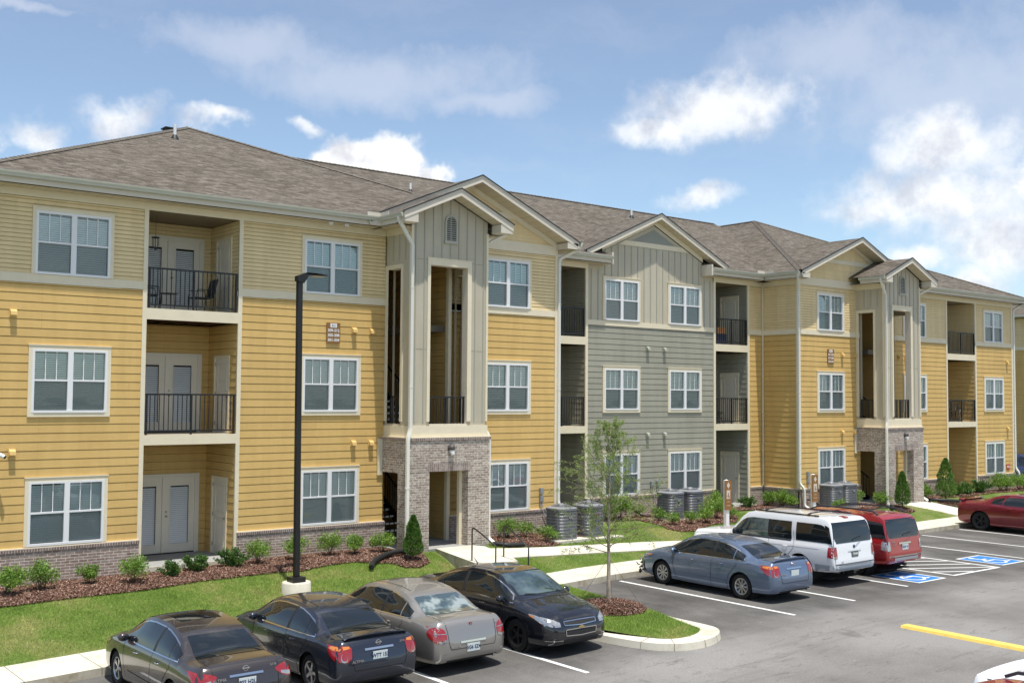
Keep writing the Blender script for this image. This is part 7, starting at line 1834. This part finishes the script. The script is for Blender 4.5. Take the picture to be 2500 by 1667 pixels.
# ---- electric boxes with conduits
M_BOX = mat('box_grey', (.30, .32, .33), .45, .2)
def ebox(x, y, zs, down, label, bend=.25, stacked=True, g_='disconnect boxes on the wall'):
    t = thing('electrical_box', label, 'electrical box', (x, y, zs[0]), 0, g_)
    for k, z in enumerate(zs):
        mb = MB(); mb.box(-.065, .065, -.09, -.018, z-zs[0]-.10, z-zs[0]+.10); mb.box(-.045, .045, -.096, -.09, z-zs[0]-.075, z-zs[0]+.075); mb.build('box', [M_BOX], t)
    for sd in (-1, 1):
        mb = MB(); z0 = min(zs)-zs[0]-.10; zz = down-zs[0]
        mb.tube([(sd*.03, -.06, z0), (sd*.035, -.06, z0-.12), (sd*.06+bend*.3, -.12, z0-.3), (sd*.06+bend, -.13, zz+.25), (sd*.05+bend*1.5, -.35, zz)], .012, 8); mb.build('conduit', [mat('conduit_grey', (.5, .5, .5), .4, .3)], t, smooth=True)
ebox(22.76, YM, [1.95, 1.71], .78, 'two stacked grey boxes above the first air conditioner'); ebox(29.70, YG, [1.75], .7, 'left grey box of the two under the grey siding'); ebox(30.02, YG, [1.75], .9, 'right grey box of the two under the grey siding', .1); ebox(36.80, YM, [1.95, 1.70], .8, 'two stacked grey boxes above the far air conditioners')
# insulated refrigerant lines
for pts, lb in (([(22.2, 26.9, .95), (22.2, 26.75, .9), (22.35, 26.5, .75), (22.45, 26.3, .70)], 'black insulated pipe from the wall to the first air conditioner'), ([(28.3, 28.7, 1.0), (28.32, 28.5, .95), (28.5, 28.1, .72), (28.8, 27.6, .70)], 'black insulated pipe from the wall to the grey-wall units'), ([(36.7, 26.92, .95), (36.8, 26.7, .9), (37.0, 26.6, .75)], 'black insulated pipe from the wall to the far units')):
    mb = MB(); mb.tube(pts, .03, 10); tag(mb.build('insulated_pipe', [M_BLACKP], smooth=True), lb, 'pipe', 'insulated pipes of the air conditioners')
# ---- vent hoods
vent_src = {}
def vent(x, y, z, m_, side):
    if side not in vent_src:
        mb = MB(); mb.box(-.085, .085, -.022, 0, -.09, .09)
        P = [(-.07, -.02, .08), (-.07, -.10, .03), (-.07, -.115, -.055), (-.07, -.02, -.055)]; Q = [(-p[0], p[1], p[2]) for p in P]
        mb.face(P); mb.face(Q[::-1])
        for i in range(4): j = (i+1) % 4; mb.face([P[i], Q[i], Q[j], P[j]])
        o = mb.build('vent_hood', [m_], BLD); vent_src[side] = o
    else:
        o = vent_src[side].copy(); COL.objects.link(o)
    o.matrix_parent_inverse = Matrix.Translation(BLD.location).inverted(); o.location = (x, y-.012, z); return o
M_VY = mat('vent_yellow', (.70, .47, .17), .5); M_VG = mat('vent_green', (.36, .37, .31), .5)
for x, z in ((6.68, 6.84), (6.74, 3.60), (15.77, 6.82), (16.36, 6.81), (15.79, 3.63), (16.37, 3.62), (39.21, 6.82), (40.10, 6.82), (43.45, 6.83), (44.0, 6.8), (53.05, 6.85), (53.03, 3.57), (39.17, 3.60), (40.05, 3.59)): vent(x, YM, z, M_VY, 'y')
for x, z in ((29.48, 6.81), (30.39, 6.80), (29.48, 3.59), (30.39, 3.59)): vent(x, YG, z, M_VG, 'g')
mb = MB()
for x in (14.75, 15.25): mb.box(x-.06, x+.06, 26.55, 26.68, SOFZ-.09, SOFZ-.002)
mb.build('soffit_flood_light', [M_TRIMG], BLD)
# ---- security camera
t = thing('security_camera', 'white tube security camera on the wall at the left picture edge', 'camera', (6.32, 26.97, 3.62)); mb = MB(); d = Vector((.55, -.55, -.35)).normalized(); a = Vector((.0, -.12, .02))
mb.tube([a, a+d*.30], .045, 14, 0); mb.tube([a+d*.30, a+d*.315], .04, 14, 1); mb.tube([(0, 0, 0), a+d*.08], .02, 8, 0); mb.build('camera_body', [M_WHITE, M_BLACKP], t, angle=40)
# ---- signs on the wall
M_SGN = mat('sign_brown', (.27, .125, .032), .5, var=.06)
def unit_sign(x, y, z, w_, h, top, lines, label, fs):
    t = thing('building_sign', label, 'sign', (x, y, z), 0, 'brown unit-number signs'); mb = MB(); mb.box(-w_/2, w_/2, -.045, -.02, -h/2, h/2); mb.build('sign_panel', [M_SGN], t)
    mb = MB(); mb.box(-w_*.24, w_*.24, -.05, -.045, h*.27, h*.47); mb.build('plaque', [M_WHITE], t)
    lettering(top, h*.15, (0, -.053, h*.37), mat('sign_grey', (.25, .25, .25), .5), t)
    for k, l in enumerate(lines): lettering(l, fs, (0, -.048, h*.12-k*h*.235), M_WHITE, t, bold=.003)
unit_sign(15.10, YM, 6.72, .43, .57, 'B-3', ['309-312', '305-308', '301-304'], 'brown sign reading B-3 with three unit ranges, left of the near stair tower', .112)
unit_sign(38.40, YM, 6.73, .43, .60, 'B-3', ['321-324', '317-320', '313-316'], 'brown sign with three unit ranges on the far gabled bay', .112)
t = thing('fire_sign', 'small red FDC sign beside the last ground-floor window', 'sign', (53.02, YM, 1.69)); mb = MB(); mb.box(-.15, .15, -.04, -.02, -.13, .13); mb.build('sign_panel', [mat('sign_red', (.50, .02, .03), .5)], t); lettering('FDC', .15, (0, -.043, 0), M_WHITE, t, bold=.004)
# hydrant valve on brick
mb = MB(); mb.tube([(53.1, 26.93, 1.05), (53.1, 26.80, 1.05)], .05, 10); mb.build('fire_connection', [mat('brass', (.5, .36, .14), .35, .8)], BLD, smooth=True)
# small red alarm pull inside the near porch
tag(mb, None) if False else None
# ---- bay sign posts
def bay_post(x, y, label):
    z = zl(x, y); t = thing('sign_post', label, 'sign post', (x, y, z), radians(-8), 'parking bay sign posts'); H = 2.3-z+.02
    mb = MB(); mb.box(-.065, .065, -.065, .065, -.2, H-.03); mb.face([(-.065, -.065, H-.03), (.065, -.065, H-.03), (.0, 0, H+.01)]); mb.face([(.065, -.065, H-.03), (.065, .065, H-.03), (0, 0, H+.01)]); mb.face([(.065, .065, H-.03), (-.065, .065, H-.03), (0, 0, H+.01)]); mb.face([(-.065, .065, H-.03), (-.065, -.065, H-.03), (0, 0, H+.01)])
    mb.build('post', [M_WHITE], t)
    mb = MB(); mb.box(-.14, .14, -.095, -.068, H-.98, H-.02); mb.build('sign_panel', [M_SGN], t)
    mb = MB(); mb.box(-.075, .075, -.10, -.095, H-.62, H-.34); mb.build('access_plaque', [mat('plaque_pale', (.62, .56, .46), .5)], t)
    mb = MB(); mb.face([(0, -.099, H-.29), (.07, -.099, H-.18), (0, -.099, H-.07), (-.07, -.099, H-.18)]); mb.build('diamond_emblem', [mat('plaque_pale')], t)
    mb = MB(); c = (0, H-.50); mb.tube([(c[0]+.038*cos(a), -.103, c[1]+.038*sin(a)-.02) for a in [radians(110+k*20) for k in range(14)]], .006, 5); mb.beam((-.005, -.103, c[1]+.09), (.0, -.103, c[1]), .016, .01); mb.beam((0, -.103, c[1]), (.045, -.103, c[1]-.06), .014, .01); mb.build('wheelchair_symbol', [M_SGN], t)
    lettering('VAN', .05, (0, -.098, H-.72), mat('plaque_pale'), t); lettering('PARKING', .04, (0, -.098, H-.84), mat('plaque_pale'), t)
bay_post(27.85, 23.60, 'white post with brown accessible-parking sign behind the white SUV bonnet'); bay_post(32.60, 23.66, 'white post with brown accessible-parking sign behind the red SUV roof')
# ---- black corrugated drains at the downspouts
def drain(pts, label, r=.065):
    P = [Vector(p) for p in pts]; Q = []
    for i in range(len(P)-1):
        n = 14
        for k in range(n):
            t = k/n; p0, p1, p2, p3 = P[max(i-1, 0)], P[i], P[i+1], P[min(i+2, len(P)-1)]
            Q.append(.5*((2*p1)+(-p0+p2)*t+(2*p0-5*p1+4*p2-p3)*t*t+(-p0+3*p1-3*p2+p3)*t**3))
    Q.append(P[-1]); mb = MB(); mb.tube(Q, [r*(1+.06*(i % 2)) for i in range(len(Q))], 14, cap=False); mb.tube([Q[-1], Q[-1]+(Q[-2]-Q[-1])*.01], r*.93, 14)
    tag(mb.build('drain_pipe', [M_BLACKP], angle=60), label, 'drain pipe', 'black flexible drain pipes')
drain([(16.60, 25.40, .70), (16.35, 25.38, .73), (15.88, 25.27, .70), (15.25, 24.85, .64), (14.9, 24.45, .55)], 'black flexible pipe curving from the near tower downspout onto the lawn')
drain([(19.72, 25.55, .66), (19.80, 25.4, .66), (20.0, 25.2, .64), (20.55, 25.1, .62)], 'black flexible pipe lying right of the near stair tower'); drain([(40.0, 25.25, .66), (39.7, 25.0, .66), (39.3, 24.7, .62)], 'black flexible pipe left of the far stair tower')
drain([(43.2, 25.45, .70), (43.6, 25.5, .68), (44.1, 25.1, .66), (44.8, 24.85, .60)], 'black flexible pipe running behind the pointed evergreen onto the far lawn')
# ---- hand rails on the steps
def handrail(x0, y0, x1, y1, zt, zb_, label):
    t = thing('handrail', label, 'handrail', (x0, y0, zb_), 0, 'black handrails at the steps'); mb = MB(); r = .02
    a = Vector((0, 0, zt-zb_)); c = Vector((x1-x0, y1-y0, -.05)); m_ = a.lerp(c, .35)
    mb.tube([a, a+Vector((0, 0, .86)), a+Vector((0, 0, .9))+(c-a)*.08, a+(c-a)*.32+Vector((0, 0, .90)), c+Vector((0, 0, .86)), c], r, 8); mb.build('rail', [M_BLACK], t, smooth=True)
handrail(17.05, 23.05, 16.15, 22.0-.1, .68, .42, 'left black handrail of the concrete steps') if False else handrail(17.18, 23.15, 17.0, 21.9, .66, .40, 'left black handrail of the concrete steps')
handrail(18.28, 23.2, 17.95, 21.75, .66, .30, 'right black handrail of the concrete steps')
# ---- balcony things
def patio_chair(x, y, z, rz, label, low=False):
    t = thing('patio_chair', label, 'chair', (x, y, z), rz, 'black chairs on the top balcony'); R = .012
    for sx in (-1, 1):
        mb = MB(); mb.tube([(sx*.27, .20, 0), (sx*.27, .24, .42), (sx*.27, .20, .62), (sx*.27, -.22, .60), (sx*.26, -.26, .40), (sx*.27, -.24, 0)], R, 6); mb.build('side_frame', [M_BLACK], t, smooth=True)
    mb = MB(); mb.box(-.24, .24, -.24, .22, .385, .41); mb.build('seat', [M_BLACKP], t)
    mb = MB(); mb.obox((0, .29, .66), Vector((1, 0, 0)), Vector((0, cos(radians(15)), -sin(radians(15)))), Vector((0, sin(radians(15)), cos(radians(15)))), .25, .012, .26); mb.build('backrest', [M_BLACKP], t)
patio_chair(11.55, 27.75, Z3, radians(-150+60), 'black sling patio chair at the right of the top left balcony'); patio_chair(10.10, 27.75, Z3, radians(80), 'black patio chair at the left of the top left balcony')
t = thing('side_table', 'small round black table beside the left patio chair', 'table', (10.62, 27.65, Z3)); mb = MB(); mb.lathe([(.001, .46), (.24, .46), (.24, .445), (.001, .445)], 20); mb.build('table_top', [M_BLACK], t)
for k in range(3): a = 2*pi*k/3+.4; mb = MB(); mb.tube([(.18*cos(a), .18*sin(a), .45), (.22*cos(a), .22*sin(a), 0)], .01, 6); mb.build('leg', [M_BLACK], t)
mb = MB(); z0 = 9.58; mb.tube([(10.15, 27.4, z0), (10.15, 27.4, 9.05)], .004, 4); mb.tube([(10.15+.09*cos(a), 27.4+.09*sin(a), 8.98) for a in [2*pi*k/14 for k in range(14)]], .014, 6, closed=True)
for k in range(5): a = 2*pi*k/5; mb.tube([(10.15+.08*cos(a), 27.4+.08*sin(a), 8.98), (10.15+.08*cos(a), 27.4+.08*sin(a), 8.78-.03*k)], .008, 5)
mb.tube([(10.15, 27.4, 9.05), (10.15, 27.4, 8.70)], .006, 4)
mb.box(10.12, 10.18, 27.39, 27.41, 8.66, 8.74); tag(mb.build('wind_chime', [M_BLACK]), 'dark wind chime hanging in the top left balcony', 'wind chime')
t = thing('folding_chair', 'black folding chair on the middle balcony right of the grey wall', 'chair', (33.85, 29.15, Z2), radians(20))
for sx in (-1, 1):
    mb = MB(); mb.tube([(sx*.2, -.2, 0), (sx*.2, .12, .55), (sx*.2, .22, .88)], .012, 6); mb.tube([(sx*.17, .25, 0), (sx*.17, -.15, .46)], .012, 6); mb.build('leg', [M_BLACK], t)
mb = MB(); mb.box(-.2, .2, -.2, .18, .44, .47); mb.build('seat', [M_BLACKP], t); mb = MB(); mb.box(-.2, .2, .14, .2, .64, .88); mb.build('backrest', [M_BLACKP], t)
t = thing('storage_tub', 'dark tub topped by an orange box, on the top balcony right of the grey wall', 'box', (33.75, 29.0, Z3)); mb = MB(); mb.box(-.3, .3, -.18, .2, .0, .42); mb.build('tub', [mat('tub_blue', (.03, .035, .06), .6)], t); mb = MB(); mb.box(-.28, .26, -.15, .17, .425, .68); mb.build('lid_box', [mat('cardboard_orange', (.50, .22, .08), .7)], t)
t = thing('loudspeaker', 'small black box on the top balcony left of the grey wall', 'box', (24.55, 29.0, Z3)); mb = MB(); mb.box(-.2, .2, -.15, .15, 0, .45); mb.box(-.16, .16, -.16, -.15, .04, .41); mb.build('cabinet', [M_BLACKP], t)
# bicycle
t = thing('bicycle', 'dark bicycle leaning on the middle balcony railing at the far recess', 'bicycle', (48.75, 27.42, Z2), radians(2))
for x in (-.53, .53):
    mb = MB(); mb.tube([(x+.33*cos(a), 0, .34+.33*sin(a)) for a in [2*pi*k/28 for k in range(28)]], .02, 6, closed=True)
    w_ = mb.build('wheel', [M_TYRE], t, smooth=True); mb = MB()
    for k in range(14): a = 2*pi*k/14; mb.tube([(x, 0, .34), (x+.32*cos(a), 0, .34+.32*sin(a))], .003, 3)
    mb.build('spokes', [M_CHR], w_)
mb = MB(); A, B_, C_, D = (-.53, 0, .34), (-.08, 0, .30), (-.22, 0, .80), (.40, 0, .82)
for p, q in ((A, B_), (A, C_), (B_, C_), (B_, D), (C_, D), (D, (.53, 0, .34))): mb.tube([p, q], .018, 8)
mb.build('frame', [mat('bike_frame', (.03, .03, .035), .3)], t, smooth=True)
mb = MB(); mb.tube([C_, (-.25, 0, .92)], .014, 6); mb.box(-.38, -.12, -.06, .06, .92, .96); mb.build('saddle', [M_BLACKP], t); mb = MB(); mb.tube([D, (.37, 0, .98)], .014, 6); mb.tube([(.40, -.28, 1.0), (.37, 0, .98), (.40, .28, 1.0)], .013, 6); mb.build('handlebar', [M_BLACKP], t)
# ---- painted wheel stop in the drive
t_ = []; mb = MB(); a, c = Vector((21.85, 13.50, 0)), Vector((21.78, 10.75, 0)); d = (c-a).normalized(); n_ = Vector((-d.y, d.x, 0)); pr = [(-.15, 0), (-.12, .055), (.12, .055), (.15, 0)]
A = [a+n_*o+Vector((0, 0, z)) for o, z in pr]; B_ = [c+n_*o+Vector((0, 0, z)) for o, z in pr]
for i in range(3): mb.face([A[i], B_[i], B_[i+1], A[i+1]][::-1])
mb.face(A); mb.face(B_[::-1]); tag(mb.build('speed_bump', [M_YPAINT]), 'long low yellow bump lying in the drive', 'speed bump')
# ---- neighbouring building beyond the far end
t = thing('neighbour_building', 'yellow three-storey building beyond the far end, seen at the right picture edge', 'building', (75, 42, .8), world=True)
def nb():
    X0, Y0, Y1, dz = 72.0, 20.0, 38.4, .75; mb = MB(); pl = ('x', X0, -1)
    laps(mb, pl, Y0, Y1, .7+dz, 7.58+dz, .2055, 0); laps(mb, pl, Y0, Y1, 7.78+dz, 9.7+dz, .1035, 1); wbox(mb, pl, Y0, Y1, 7.58+dz, 7.78+dz, 0, .03, 3); flat(mb, pl, Y0, Y1, -.5, .7+dz, 4, (), .05)
    mb.box(X0+.001, X0+18, Y0, Y1, -.5, 9.7+dz, 0, skip='l'); mb.build('siding_wall', mats3+[M_BRICK], t)
    mb = MB(); ez = 9.9+dz; A = [(X0-.5, Y0-.5, ez), (X0+18.5, Y0-.5, ez), (X0+18.5, Y1+.5, ez), (X0-.5, Y1+.5, ez)]; r0, r1 = (X0+9, Y0+9, ez+4), (X0+9, Y1-9, ez+4)
    rface(mb, [A[0], A[1], r0], (1, 0, 0), (0, 9.5, 4)); rface(mb, [A[3], A[0], r0, r1], (0, 1, 0), (9.5, 0, 4)); rface(mb, [A[1], A[2], r1, r0], (0, 1, 0), (-9.5, 0, 4)); rface(mb, [A[2], A[3], r1], (1, 0, 0), (0, -9.5, 4)); mb.build('roof', [M_SHINGLE], t)
    mb = MB(); mb.box(X0-.62, X0-.5, Y0-.6, Y1+.5, ez-.13, ez); mb.box(X0-.5, X0-.0, Y0-.5, Y1, ez-.16, ez-.14); mb.build('gutter', [M_GUT], t)
nb()
ac_unit(70.6, 34.2, .95, 'grey air conditioner against the neighbouring building at the right edge', 'air conditioners', 1.2)
ebox(71.9, 34.5, [2.6], 1.2, 'tall grey box on the neighbouring building wall')
bpy.context.view_layer.update()
